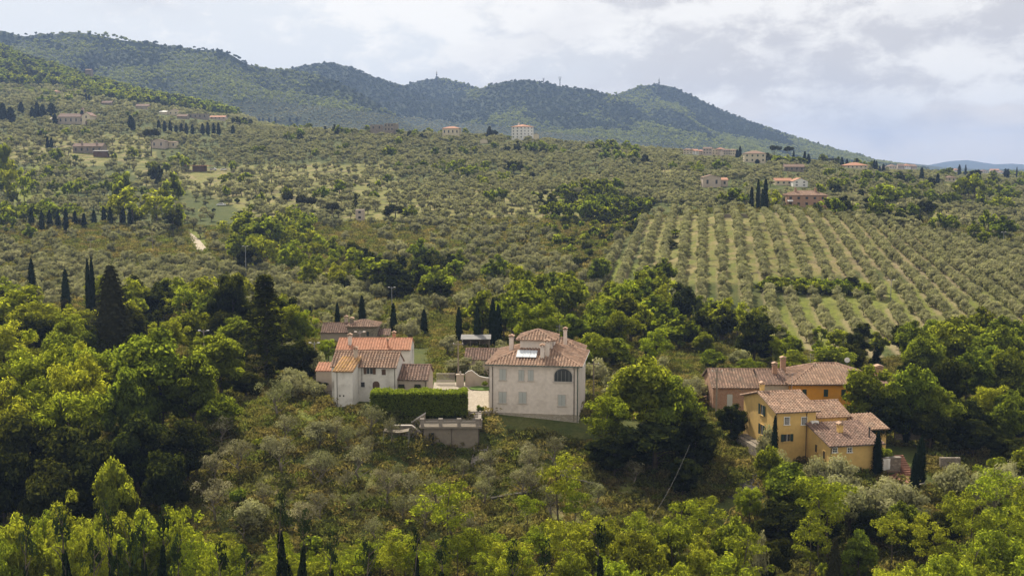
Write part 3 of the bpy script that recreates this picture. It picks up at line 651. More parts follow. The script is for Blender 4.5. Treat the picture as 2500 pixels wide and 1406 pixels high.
    lm = N.new('ShaderNodeMath'); lm.operation = 'MULTIPLY'; L.new(at('lush'), lm.inputs[0]); L.new(mr(no(.45, 8, .7), .36, .56, .25, 1), lm.inputs[1]); c = mx(lm.outputs[0], c, luc)
    c = mx(at('wood'), c, (.035, .048, .018))
    c = mx(at('soil'), c, (.34, .27, .165))
    vm = N.new('ShaderNodeVectorMath'); vm.operation = 'SCALE'; L.new(c, vm.inputs[0]); L.new(mr(fine, .25, .75, .62, 1.38), vm.inputs['Scale']); L.new(vm.outputs[0], b.inputs['Base Color'])
    bp = N.new('ShaderNodeBump'); bp.inputs['Distance'].default_value = .35; bp.inputs['Strength'].default_value = .8; L.new(fine, bp.inputs['Height']); L.new(bp.outputs[0], b.inputs['Normal'])
    # bare strips worn between the olive rows
    rowx = (X - 0.172 * Yg) / 6.0; st = np.abs((rowx % 1) - .5)
    soil = (np.clip((st - .20) * 7, 0, 1) * (.25 + .75 * (fbm(X / 12, Yg / 12, 31, 2) > .42))) * inpoly(U, Vv, ROWS) * .7
    for nm, r0, r1 in (('ground', 0, cut + 1), ('hills', cut, len(Yv))):
        V = vis.reshape(len(Yv), ns, 3)[r0:r1].reshape(-1, 3); ff = F[:r1 - r0 - 1].reshape(-1, 4)
        me = np_mesh(nm, V, [ff], m, smooth=True)
        for an, ar in (('lush', lush), ('dry', dry), ('wood', wood), ('soil', soil)):
            a = me.attributes.new(an, 'FLOAT', 'POINT'); a.data.foreach_set('value', ar[r0:r1].ravel().astype(np.float32))
        o = bpy.data.objects.new(nm, me); COL.objects.link(o); tag(o, kind='structure')
        tag(o, 'grassy valley floor and olive terraces' if nm == 'ground' else 'wooded mountains rising behind the olive hills')
ROWS = [(1440,760),(1500,610),(1560,540),(1680,522),(1900,518),(2080,540),(2300,578),(2520,645),(2700,720),(2600,880),(2100,880),(1900,850),(1800,775),(1600,765)]
make_ground()
def strip(name, pts, w, mat, lift=.05, label=None, kind='structure', thick=0.0):
    """a path following the ground along world points"""
    P2 = [Vector((p[0], p[1], 0)) for p in pts]; fine = []
    for a, b in zip(P2[:-1], P2[1:]):
        n = max(2, int((b - a).length / 1.2))
        fine += [a.lerp(b, i / n) for i in range(n)]
    fine.append(P2[-1])
    for _ in range(3): fine = [fine[0]] + [(fine[i - 1] + fine[i] * 2 + fine[i + 1]) / 4 for i in range(1, len(fine) - 1)] + [fine[-1]]
    vs = []; K = 5
    for i, p in enumerate(fine):
        d = (fine[min(i + 1, len(fine) - 1)] - fine[max(i - 1, 0)]).normalized(); nrm = Vector((-d.y, d.x, 0))
        for k in range(K):
            q = p + nrm * w * (k / (K - 1) - .5); vs.append((q.x, q.y, hz(q.x, q.y) + lift))
    fs = [(i * K + k, i * K + k + 1, (i + 1) * K + k + 1, (i + 1) * K + k) for i in range(len(fine) - 1) for k in range(K - 1)]
    me = bpy.data.meshes.new(name); me.from_pydata(vs, [], fs); me.materials.append(mat); me.polygons.foreach_set('use_smooth', [True] * len(fs)); me.update()
    o = bpy.data.objects.new(name, me); COL.objects.link(o); return tag(o, label, kind=kind)
M_asph = plain('asphalt', (.055, .05, .045), .9, .25, 1.2)
M_gravel = plain('gravel', (.42, .36, .27), .95, .2, 1.5, bump=.3)
strip('road', [hit(1822, 1056, 120), hit(1835, 1085, 115), hit(1851, 1120, 110), hit(1848, 1165, 105), hit(1828, 1200, 100), hit(1805, 1222, 98)], 3.2, M_asph, .08, 'narrow shaded lane winding below the yellow farmhouse')
strip('path', [hit(455, 570), hit(478, 588), hit(492, 605), hit(488, 618)], 3.2, M_gravel, .12, 'pale gravel track bending through the grass in the valley')
strip('path', [hit(402, 567), hit(430, 571), hit(455, 570)], 2.6, M_gravel, .12, 'short pale end of the gravel track by the olives')
# ------------------------------------------------------------------ building materials
M_plaster = plain('white_plaster', (.68, .60, .535), .9, .11, 2, bump=.25, stain=(.46, .39, .33), sscale=.45, samt=.4)
M_oldpl = plain('old_white_plaster', (.66, .63, .585), .9, .1, 2, bump=.2, stain=(.30, .265, .23), sscale=.5, samt=.8)
M_beige = plain('beige_plaster', (.46, .385, .315), .9, .08, 2, stain=(.34, .28, .22), samt=.4)
M_ochre = plain('yellow_plaster', (.64, .43, .15), .9, .07, 2, bump=.15, stain=(.44, .29, .11), sscale=.4, samt=.6)
M_orange = plain('orange_plaster', (.66, .30, .035), .9, .07, 2, bump=.15, stain=(.43, .24, .07), sscale=.5, samt=.4)
M_cream = plain('cream_plaster', (.60, .52, .37), .9, .08, 1)
M_white = plain('white_paint', (.74, .72, .68), .8, .04, 1)
M_brick = stone('brick_wall', (.34, .17, .10), (.46, .27, .17), 5.5, (.40, .30, .22))
M_stonew = stone('stone_wall', (.20, .165, .125), (.34, .29, .23), 2.6, (.14, .12, .09))
M_pstone = stone('pale_stone_wall', (.34, .29, .22), (.48, .42, .34), 2.4, (.30, .26, .21))
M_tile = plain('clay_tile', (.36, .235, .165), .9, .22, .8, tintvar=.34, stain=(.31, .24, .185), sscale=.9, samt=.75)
M_tileold = plain('old_clay_tile', (.30, .195, .14), .9, .25, 1.2, tintvar=.42, stain=(.20, .165, .13), sscale=.8, samt=.8)
M_tilebr = plain('brown_clay_tile', (.255, .165, .125), .9, .2, 1.2, tintvar=.4, stain=(.18, .14, .11), sscale=.8, samt=.6)
M_tilelich = plain('lichen_clay_tile', (.46, .28, .14), .9, .22, 1.2, tintvar=.42, stain=(.42, .25, .035), sscale=.7, samt=.9)
M_tilered = plain('new_red_tile', (.50, .25, .155), .85, .12, 1.2, tintvar=.2)
M_tilebare = {}
M_glass = plain('window_glass', (.03, .035, .04), .15, .1, 1, spec=.6)
M_shgrey = plain('grey_shutter', (.46, .47, .45), .6, .05, 1)
M_shgreen = plain('green_shutter', (.025, .05, .04), .6, .1, 1)
M_shbrown = plain('brown_shutter', (.11, .065, .04), .7, .1, 1)
M_terr = plain('weathered_plaster', (.21, .18, .14), .9, .15, 2, bump=.3, stain=(.16, .13, .11), sscale=.8, samt=.7)
M_terrt = plain('weathered_stone_trim', (.27, .235, .20), .9, .2, 3, bump=.3, stain=(.17, .14, .12), sscale=1.2, samt=.6)
M_zinc = plain('dull_metal_sheet', (.24, .235, .23), .9, .2, 1)
M_trim = plain('stone_trim', (.50, .45, .40), .85, .1, 2)
M_metal = plain('dark_gutter', (.10, .08, .065), .5, .1, 1, metal=.5)
M_grmetal = plain('green_pipe', (.05, .085, .07), .5, .1, 1)
M_iron = plain('iron', (.06, .055, .05), .5, .1, 1)
M_steel = plain('galvanised_steel', (.30, .30, .30), .6, .1, 1, metal=.6)
M_wood = plain('pole_wood', (.26, .215, .165), .9, .2, 2)
M_conc = plain('concrete', (.40, .36, .31), .9, .15, 1.5, bump=.2)
M_pave = stone('cobble_paving', (.34, .29, .22), (.42, .365, .285), 2.2, (.28, .24, .18))
M_terra = plain('terracotta_paving', (.30, .15, .10), .9, .2, 1.5)
M_panel = plain('solar_panel', (.62, .66, .70), .18, .02, 1, spec=.9)
M_cloth = plain('white_cloth', (.75, .73, .70), .9, .05, 1)
M_flower = leafmat('flower_leaf', (.12, .14, .05), (.2, .22, .05), .4, .5)
M_turf = plain('turf', (.10, .16, .028), .95, .3, 6, bump=.5)
TS = 0.42
def tiles(mb, poly, up, sp=TS, L=.46, r=.135, seed=1, lich=None):
    """rows of half-round cover tiles laid up the slope over a convex planar polygon"""
    p = [Vector(q) for q in poly]; n = (p[1] - p[0]).cross(p[2] - p[0]).normalized()
    if n.z < 0: n = -n
    up = Vector(up); up = (up - n * up.dot(n)).normalized(); e = up.cross(n).normalized()
    o = p[0]; q2 = [((q - o).dot(e), (q - o).dot(up)) for q in p]
    rg = random.Random(seed); xs = [q[0] for q in q2]; x = min(xs) + sp * .5
    while x < max(xs):
        ys = []
        for i in range(len(q2)):
            (x0, y0), (x1, y1) = q2[i], q2[(i + 1) % len(q2)]
            if (x0 - x) * (x1 - x) < 0: ys.append(y0 + (y1 - y0) * (x - x0) / (x1 - x0))
        if len(ys) >= 2:
            a, b = min(ys) - .06, max(ys); k = 0; row = rg.uniform(0, .25)
            while a < b - .05:
                l = min(L, b - a); t = min(1, max(0, row + rg.uniform(0, .75))); rr = r * rg.uniform(.92, 1.08); dx = rg.uniform(-.012, .012)
                vs = []
                for yy, rad, lift in ((a, rr, .035), (a + l + .03, rr * .82, .0)):
                    for an in (0, 60, 120, 180):
                        vs.append(o + e * (x + dx + cos(radians(an)) * rad) + up * yy + n * (sin(radians(an)) * rad + lift))
                mb.add(vs, [(0, 1, 5, 4), (1, 2, 6, 5), (2, 3, 7, 6), (3, 2, 1, 0)], t)
                a += L
        x += sp
def slab(mb, poly, th=.1, t=.0):  # lowest tint: dirt in the channels plus shade painted between tile ribs
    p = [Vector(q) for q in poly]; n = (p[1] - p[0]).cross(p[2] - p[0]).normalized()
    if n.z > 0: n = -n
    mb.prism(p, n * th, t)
def ridge_caps(mb, a, b, r=.13, seed=3):
    a = Vector(a); b = Vector(b); L = (b - a).length; d = (b - a) / L; n = int(L / .42) + 1; rg = random.Random(seed)
    for i in range(n):
        p = a + d * (L * i / n); q = a + d * (L * (i + 1.12) / n); mb.tube(p + Vector((0, 0, .02)), q + Vector((0, 0, .045)), r, r * .85, 6, True, rg.uniform(.2, 1))
def gable(mb, x0, x1, y0, y1, ze, zr, axis='x', oh=.35, ohg=.25, tile=True, seed=1, yr=None, zb=None):
    """ridge along axis; yr = ridge position"""
    if axis == 'x':
        yr = (y0 + y1) / 2 if yr is None else yr; zb = ze if zb is None else zb
        s = (zr - ze) / (yr - y0); sb = (zr - zb) / (y1 - yr)
        A = [(x0 - ohg, y0 - oh, ze - s * oh), (x1 + ohg, y0 - oh, ze - s * oh), (x1 + ohg, yr, zr), (x0 - ohg, yr, zr)]
        B = [(x1 + ohg, y1 + oh, zb - sb * oh), (x0 - ohg, y1 + oh, zb - sb * oh), (x0 - ohg, yr, zr), (x1 + ohg, yr, zr)]
        for q, u in ((A, (0, 1, .3)), (B, (0, -1, .3))):
            slab(mb, q)
            if tile: tiles(mb, q, u, seed=seed)
        if tile: ridge_caps(mb, (x0 - ohg, yr, zr), (x1 + ohg, yr, zr))
    else:
        xr = (x0 + x1) / 2 if yr is None else yr; s = (zr - ze) / (xr - x0); sb = (zr - ze) / (x1 - xr)
        A = [(x0 - oh, y1 + ohg, ze - s * oh), (x0 - oh, y0 - ohg, ze - s * oh), (xr, y0 - ohg, zr), (xr, y1 + ohg, zr)]
        B = [(x1 + oh, y0 - ohg, ze - sb * oh), (x1 + oh, y1 + ohg, ze - sb * oh), (xr, y1 + ohg, zr), (xr, y0 - ohg, zr)]
        for q, u in ((A, (1, 0, .3)), (B, (-1, 0, .3))):
            slab(mb, q)
            if tile: tiles(mb, q, u, seed=seed)
        if tile: ridge_caps(mb, (xr, y0 - ohg, zr), (xr, y1 + ohg, zr))
def hip(mb, x0, x1, y0, y1, ze, rise, oh=.45, tile=True, seed=1):
    x0 -= oh; x1 += oh; y0 -= oh; y1 += oh; w = x1 - x0; d = y1 - y0; h = min(w, d) / 2
    z0 = ze - rise / h * oh * 0 ; zr = ze + rise
    if w >= d: ra, rb = Vector((x0 + h, (y0 + y1) / 2, zr)), Vector((x1 - h + 1e-3, (y0 + y1) / 2, zr))
    else: ra, rb = Vector(((x0 + x1) / 2, y0 + h, zr)), Vector(((x0 + x1) / 2, y1 - h, zr))
    c = [Vector((x0, y0, z0)), Vector((x1, y0, z0)), Vector((x1, y1, z0)), Vector((x0, y1, z0))]
    if w >= d: fs = [([c[0], c[1], rb, ra], (0, 1, 0)), ([c[1], c[2], rb], (-1, 0, 0)), ([c[2], c[3], ra, rb], (0, -1, 0)), ([c[3], c[0], ra], (1, 0, 0))]
    else: fs = [([c[0], c[1], ra], (0, 1, 0)), ([c[1], c[2], rb, ra], (-1, 0, 0)), ([c[2], c[3], rb], (0, -1, 0)), ([c[3], c[0], ra, rb], (1, 0, 0))]
    top = [Vector(q) for q in (c + [ra, rb])]; lo = [q - Vector((0, 0, .12)) for q in c]
    mb.prism([lo[0], lo[1], lo[2], lo[3]], (0, 0, .1), .2)
    for k, (q, u) in enumerate(fs):
        mb.add(q, [tuple(range(len(q)))], .0)  # roof face tinted dark too, painting shade between the ribs
        if tile: tiles(mb, q, u, seed=seed + k)
    if tile:
        for a, b in ((c[0], ra), (c[3], ra), (c[1], rb), (c[2], rb), (ra, rb)):
            if (b - a).length > .3: ridge_caps(mb, a, b)
def shed(mb, x0, x1, y0, y1, z0, z1, oh=.3, ohs=.25, tile=True, seed=1, th=.12):
    """slopes up from y0 (z0) to y1 (z1)"""
    s = (z1 - z0) / (y1 - y0); q = [(x0 - ohs, y0 - oh, z0 - s * oh), (x1 + ohs, y0 - oh, z0 - s * oh), (x1 + ohs, y1, z1), (x0 - ohs, y1, z1)]
    slab(mb, q, th)
    if tile: tiles(mb, q, (0, 1, .2), seed=seed)
class Bld:
    def __init__(s, name, label, cat, u, Y, theta=0.0, v=None, z=None, group=None):
        x = P(u, v or 950, Y).x; s.z = hz(x, Y) if z is None else CAMZ + z
        s.root = empty(name, (x, Y, s.z), radians(theta), label, cat, group); s.M = Matrix.Translation((x, Y, s.z)) @ Matrix.Rotation(radians(theta), 4, 'Z'); s.Mi = s.M.inverted()
    def on(s, u, v, y=0.0):
        """local x,z on the plane y of the building seen at (u,v)"""
        o = s.Mi @ Vector((0, 0, CAMZ)); a, c, e = ray(u, v); d = s.Mi.to_3x3() @ Vector((a, c, e)); t = (y - o.y) / d.y; q = o + d * t
        return q.x, q.z
    def onx(s, u, v, x=0.0):
        o = s.Mi @ Vector((0, 0, CAMZ)); a, c, e = ray(u, v); d = s.Mi.to_3x3() @ Vector((a, c, e)); t = (x - o.x) / d.x; q = o + d * t
        return q.y, q.z
    def part(s, name, mb, mat, parent=None, label=None, smooth=False):
        o = mb.build(name, mat, parent or s.root, smooth)
        if label: o['label'] = label
        return o
    def window(s, o, A, N, w, h, style='pane', sh=None, trim=M_trim, label=None, name='window', fw=.09):
        """o = middle of the sill, A along the wall, N outward"""
        f = MB()
        f.obox(o, A, N, -w/2 - fw, -w/2, 0, .07, 0, h); f.obox(o, A, N, w/2, w/2 + fw, 0, .07, 0, h)
        f.obox(o, A, N, -w/2 - fw, w/2 + fw, 0, .08, h, h + fw); f.obox(o, A, N, -w/2 - fw*1.8, w/2 + fw*1.8, 0, .16, -.09, 0)
        fr = s.part(name, f, trim, label=label)
        g = MB(); g.obox(o, A, N, -w/2, w/2, 0, .025, 0, h); s.part('pane', g, M_glass, fr)
        if style == 'pane':
            g = MB(); g.obox(o, A, N, -.025, .025, .026, .06, 0, h); g.obox(o, A, N, -w/2, -.027, .026, .05, h*.5 - .02, h*.5 + .02); g.obox(o, A, N, .027, w/2, .026, .05, h*.5 - .02, h*.5 + .02); s.part('glazing_bar', g, M_white, fr)
        if style == 'bars':
            g = MB()
            k = int(w / .14)
            for i in range(1, k): g.obox(o, A, N, -w/2 + w*i/k - .012, -w/2 + w*i/k + .012, .08, .105, 0, h)
            for i in range(1, 6): g.obox(o, A, N, -w/2, w/2, .106, .13, h*i/6 - .012, h*i/6 + .012)
            s.part('grille', g, M_white if trim is M_white else M_iron, fr)
        if style == 'closed':        # louvred shutters closed over the window
            for sg in (-1, 1):
                g = MB(); a0, a1 = (-w/2, -.012) if sg < 0 else (.012, w/2)
                g.obox(o, A, N, a0, a1, .03, .055, 0, h); g.obox(o, A, N, a0, a0+.06, .056, .085, 0, h); g.obox(o, A, N, a1-.06, a1, .056, .085, 0, h)
                n = int(h / .11)
                for i in range(n): g.obox(o, A, N, a0+.061, a1-.061, .056, .078, h*i/n + .01, h*i/n + .065)
                s.part('shutter', g, sh, fr)
        if style == 'open':
            for sg in (-1, 1):
                g = MB(); a0 = sg * (w/2 + .02); a1 = sg * (w + .02); a0, a1 = min(a0, a1), max(a0, a1)
                g.obox(o, A, N, a0, a1, .085, .12, -.02, h + .02)
                for i in range(int(h / .12)): g.obox(o, A, N, a0 + .05, a1 - .05, .121, .14, i*.12 + .02, i*.12 + .075)
                s.part('shutter', g, sh, fr)
            g = MB(); g.obox(o, A, N, -.025, .025, .026, .06, 0, h); s.part('glazing_bar', g, M_white, fr)
        return fr
    def front(s, u, v, wpx, hpx, y=0.0, **k):
        x0, z0 = s.on(u - wpx/2, v + hpx/2, y); x1, z1 = s.on(u + wpx/2, v - hpx/2, y)
        return s.window((( x0 + x1)/2, y, z0), (1, 0, 0), (0, -1, 0), x1 - x0, z1 - z0, **k)
    def chimney(s, x, y, z0, z1, w=.55, d=.5, mat=None, label=None, pots=1):
        m = MB(); m.box((x-w/2, y-d/2, z0), (x+w/2, y+d/2, z1)); m.box((x-w/2-.06, y-d/2-.06, z1), (x+w/2+.06, y+d/2+.06, z1+.08))
        ch = s.part('chimney', m, mat or M_plaster, label=label)
        c = MB()
        for sx in (-1, 1):
            for sy in (-1, 1): c.box((x+sx*(w/2-.07)-.06, y+sy*(d/2-.07)-.06, z1+.08), (x+sx*(w/2-.07)+.06, y+sy*(d/2-.07)+.06, z1+.36))
        c.prism([(x-w/2-.14, y-d/2-.14, z1+.36), (x+w/2+.14, y-d/2-.14, z1+.36), (x, y-d/2-.14, z1+.58)], (0, d+.28, 0), .8)
        s.part('chimney_cap', c, M_tile, ch); return ch
    def pipe(s, pts, r=.05, mat=M_metal, name='downpipe'):
        m = MB()
        for a, b in zip(pts[:-1], pts[1:]): m.tube(a, b, r, r, 6)
        return s.part(name, m, mat)
    def gutter(s, a, b, r=.075, mat=M_metal): return s.pipe([a, b], r, mat, 'gutter')
X = (1, 0, 0); YB = (0, 1, 0); NF = (0, -1, 0); NL = (-1, 0, 0); NR = (1, 0, 0)

def villa():
    b = Bld('villa', 'large white two-storey villa with a hipped tile roof, little roof tower and three pale panels', 'house', 1195, 151.2, -8, z=-33.55)
    W, D, H = 12.4, 12.6, 6.55
    w = MB(); w.box((0, 0, -3.5), (W, D, H)); w.box((5.5, D+.003, -2), (W-.6, D + 4.4, H - .1)); b.part('wall', w, M_plaster)
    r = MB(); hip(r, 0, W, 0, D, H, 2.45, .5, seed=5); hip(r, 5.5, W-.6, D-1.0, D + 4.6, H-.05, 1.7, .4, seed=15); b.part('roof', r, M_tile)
    t = MB(); t.box((3.75, 4.0, 7.3), (8.35, 8.6, 9.45)); tw = b.part('tower', t, M_plaster, label='low square tower rising from the middle of the roof')
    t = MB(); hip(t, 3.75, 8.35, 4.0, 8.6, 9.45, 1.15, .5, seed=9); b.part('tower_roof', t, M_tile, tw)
    t = MB(); t.obox((8.35, 4.7, 8.4), (0, 1, 0), NR, -.35, .35, 0, .05, 0, .8); b.part('window', t, M_glass, tw)
    for u, v, wp, hp in ((1227.5,914,15,26),(1273,916,12.5,25),(1296,916,12.5,25),(1227,970,17,26),(1276,970.5,17,26),(1371.5,977,17,26)):
        b.front(u, v, wp, hp, style='closed', sh=M_shgrey, fw=.1 if wp > 14 else .07)
    # big arched loggia opening
    x, z = b.on(1375, 931, 0); aw, ah = 2.45, 1.8
    N = 14; arc = [(-aw/2, 0)] + [(-aw/2 * cos(pi*i/N), ah*.45 + ah*.55*sin(pi*i/N)) for i in range(N+1)] + [(aw/2, 0)]
    g = MB(); g.prism([(x+a, -.02, z+c) for a, c in arc], (0, .01, 0)); fr = MB()
    for (a0, c0), (a1, c1) in zip(arc[:-1], arc[1:]):
        k = 1.09; fr.prism([(x+a0, -.08, z+c0), (x+a1, -.08, z+c1), (x+a1*k, -.08, z+c1*k+.0), (x+a0*k, -.08, z+c0*k)], (0, .078, 0))
    fr.box((x-aw/2-.22, -.2, z-.12), (x+aw/2+.22, -.001, z-.002)); f = b.part('arched_window', fr, M_trim, label='wide arched glazed opening under the eaves'); b.part('pane', g, M_glass, f)
    g = MB()
    for k in (-.75, -.25, .3, .8): g.box((x+k-.02, -.06, z), (x+k+.02, -.022, z+ah*.82))
    b.part('glazing_bar', g, M_steel, f)
    # roof furniture
    def rz(y): return H + 2.45 * (y + .5) / (W/2 + .5)
    y0, y1 = 1.25, 3.05; pu0, _ = b.on(1262, 870, 2.1); px = pu0
    n = Vector((0, -2.45, W/2 + .5)).normalized()
    for i in range(3):
        m = MB(); a = px + i*.95; q = [Vector((a, y0, rz(y0))), Vector((a+.92, y0, rz(y0))), Vector((a+.92, y1, rz(y1))), Vector((a, y1, rz(y1)))]
        m.prism([p + n*.22 for p in q], n*.06); b.part('solar_panel', m, M_panel)
    for a in (px+.3, px+1.5, px+2.6):
        for yy in (y0, y1-.05): m = MB(); m.box((a, yy, rz(yy)), (a+.05, yy+.05, rz(yy)+.2)); b.part('panel_bracket', m, M_steel)
    xa, _ = b.on(1324, 880, 1.6); b.chimney(xa, 1.7, rz(1.4)-.3, 8.75, .55, .6); b.chimney(xa+.62, 2.2, rz(2.)-.3, 9.3, .6, .6)
    b.chimney(2.35, 5.3, rz(2.3)-.4, 9.4, .6, .7); b.chimney(9.4, 12.2, 7, 9.6, .5, .5)
    m = MB(); m.tube((9.2, 4.2, rz(3)-.2), (9.2, 4.2, 8.9), .08); b.part('vent_pipe', m, M_tile)
    b.gutter((-.55, -.55, H-.05), (W+.55, -.55, H-.05), .07, M_grmetal); b.gutter((W+.56, -.55, H-.05), (W+.56, D+.5, H-.05), .06, M_white)
    for xx in (.45, W-.62): b.pipe([(xx, -.55, H-.1), (xx, -.08, H-.6), (xx, -.08, -1.2)], .055)
    b.pipe([(W-.05, -.5, H-.1), (W-.15, -.08, H-.6), (W-.15, -.08, -1.5)], .06, M_grmetal); b.pipe([(-.06, -.06, H-.5), (-.06, -.06, -.5)], .04, M_iron)
    m = MB(); m.box((-.05, -.12, -3.4), (W+.04, -.003, -.25 )); b.part('plinth', m, M_pstone)
    m = MB(); m.tube((8.6, 11.8, 8), (8.6, 11.8, 10.6), .025); 
    for k in range(4): m.tube((8.1, 11.8, 9.7+k*.22), (9.1, 11.8, 9.7+k*.22), .012)
    b.part('antenna', m, M_steel)
villa()

def old_house():
    b = Bld('farmhouse', 'old white plastered farmhouse with lichen-stained tile roof and small dark windows', 'house', 816.5, 150, -6, z=-32.35)
    w = MB(); w.box((0, 0, -2), (2.55, 3.6, 4.65)); w.prism([(0, 0, 4.65), (0, 3.6, 4.65), (0, 3.6, 5.35)], (2.55, 0, 0)); w.box((-1.35, 3.603, -2), (7.85, 8.9, 4.7))
    w.prism([(-1.35, 3.603, 4.7), (-1.35, 8.9, 4.7), (-1.35, 6.25, 6.2)], (.25, 0, 0)); w.prism([(7.6, 3.603, 4.7), (7.6, 8.9, 4.7), (7.6, 6.25, 6.2)], (.25, 0, 0)); b.part('wall', w, M_oldpl)
    r = MB(); gable(r, -1.35, 7.85, 3.6, 8.9, 4.75, 6.3, 'x', .35, .15, seed=21); b.part('roof', r, M_tile)
    r = MB(); shed(r, 0, 2.55, 0, 4.9, 4.68, 5.75, .35, .18, seed=22); b.part('wing_roof', r, M_tilelich, label='orange lichen-covered roof of the front wing')
    b.front(902.8, 904, 14, 17, 3.6, style='open', sh=M_shbrown, trim=M_oldpl, fw=.05); b.front(937, 908, 10, 14, 3.6, style='closed', sh=M_shbrown, trim=M_oldpl, fw=.05)
    b.front(886, 938.5, 9, 12, 3.6, style='bars', trim=M_oldpl, fw=.05)
    x, z = b.on(918.5, 955, 3.6); m = MB(); arc = [(-.5, 0)] + [(-.5*cos(pi*i/10), 1.0 + .45*sin(pi*i/10)) for i in range(11)] + [(.5, 0)]
    m.prism([(x+a, 3.57, z+c) for a, c in arc], (0, .02, 0)); b.part('arched_door', m, M_shbrown)
    for u in (830, 839):
        x, z = b.on(u, 966, 0); m = MB(); m.box((x-.1, -.02, z-.12), (x+.1, -.002, z+.12)); b.part('vent', m, M_iron)
    b.chimney(1.9, 4.6, 5.3, 6.75, .5, .5, M_beige)
    b.pipe([(.4, -.1, 4.6), (.4, -.07, -1.5)], .04); b.pipe([(7.7, 3.3, 4.6), (7.7, 3.53, 4.2), (7.7, 3.53, -.5)], .045); b.pipe([(2.62, 3.3, 5), (3.0, 3.55, 4.4), (3.0, 3.55, 2.5)], .035)
    b.gutter((2.8, 3.2, 4.55), (8.0, 3.2, 4.55), .05)
    # red roofed house behind it
    b = Bld('rendered_house', 'cream house with a bright new red tile roof behind the white farmhouse', 'house', 823, 168, 0, z=-33.6)
    w = MB(); w.box((0, 0, -1), (11.3, 7, 5.85)); w.prism([(0, 0, 5.85), (0, 7, 5.85), (0, 3.5, 6.9)], (11.3, 0, 0)); b.part('wall', w, M_oldpl)
    r = MB(); gable(r, 0, 11.3, 0, 7, 5.9, 7.05, 'x', .25, .12, seed=31); b.part('roof', r, M_tilered)
    b.chimney(1.9, 1.4, 6.1, 7.6, .55, .55, M_plaster); b.chimney(7.8, .9, 6.0, 6.9, .25, .25, M_tilered); b.chimney(8.4, 4.5, 6.5, 7.5, .45, .45, M_tilered)
    b.gutter((-.1, -.32, 5.75), (11.4, -.32, 5.75), .06, M_metal)
    # small annexe
    b = Bld('outbuilding', 'small beige annexe with brown tile roof and two flowered windows beside the hedge', 'outbuilding', 955, 154, -3, z=-32.9)
    w = MB(); w.box((0, 0, -1), (5.15, 6.4, 3.25)); w.prism([(0, 0, 3.25), (0, 6.4, 3.25), (0, 3.2, 4.5)], (5.15, 0, 0)); b.part('wall', w, M_beige)
    r = MB(); gable(r, 0, 5.15, 0, 6.4, 3.3, 4.75, 'x', .3, .2, seed=33); b.part('roof', r, M_tilebr)
    for u in (980, 1019.5):
        f = b.front(u, 942, 15, 9, 0, style='bars', trim=M_beige); x, z = b.on(u, 946.5, 0); rg = np.random.default_rng(int(u))
        C = np.stack([x + rg.uniform(-.5, .5, 60), -.2 + rg.uniform(-.12, .12, 60), z + .1 + rg.uniform(-.1, .3, 60)], 1); v_, f_, t_ = cards(rg, C, unit(rg, 60), .1)
        me = np_mesh('flower_box', v_, [f_], M_flower, t_); o = bpy.data.objects.new('flower_box', me); COL.objects.link(o); o.parent = b.root
    b.gutter((-.2, -.33, 3.15), (5.35, -.33, 3.15), .06); b.pipe([(4.9, -.3, 3.1), (4.9, -.07, 2.7), (4.9, -.07, -1)], .045)
    # small reddish roof at the left
    b = Bld('shed', 'low shed with a reddish roof left of the white farmhouse', 'shed', 772, 158, 0, z=-32.9)
    w = MB(); w.box((0, 0, -1), (2.6, 3, 3.7)); b.part('wall', w, M_beige); r = MB(); shed(r, 0, 2.6, 0, 3, 3.75, 4.4, .2, .1, seed=3); b.part('roof', r, M_tilered)
    # stone tower house
    b = Bld('stone_house', 'rough stone house with a squat tower and a brown-tiled wing behind the red roof', 'house', 852, 205, 0, z=-33.9)
    w = MB(); w.box((0, 0, -1), (5.4, 5, 4.35)); b.part('wall', w, M_stonew); r = MB(); hip(r, 0, 5.4, 0, 5, 4.38, .95, .35, seed=41); b.part('roof', r, M_tileold)
    w = MB(); w.box((-5.4, 1.5, -1), (-.003, 7, 3.1)); w.prism([(-5.4, 1.5, 3.1), (-5.4, 7, 3.1), (-5.4, 4.2, 4.3)], (5.397, 0, 0)); b.part('wing_wall', w, M_beige)
    r = MB(); gable(r, -5.4, -.02, 1.5, 7, 3.15, 4.45, 'x', .3, 0.0, seed=42); b.part('wing_roof', r, M_tilebr)
    b.front(898, 815, 6, 11, 0, style='plain', trim=M_stonew, fw=.05); b.chimney(-1.0, 4.6, 4.0, 5.3, .6, .6, M_beige); b.chimney(.5, 1.6, 4.4, 5.4, .7, .7, M_stonew)
    w = MB(); w.box((5.403, 1, -1), (7.6, 4, 2.6)); w.prism([(5.403, 1, 2.6), (5.403, 4, 2.6), (5.403, 4, 3.3)], (2.2, 0, 0)); b.part('lean_to', w, M_beige)
    r = MB(); shed(r, 5.45, 7.6, 1, 4, 2.65, 3.4, .2, .05, seed=4); b.part('lean_to_roof', r, M_tilebr)
old_house()

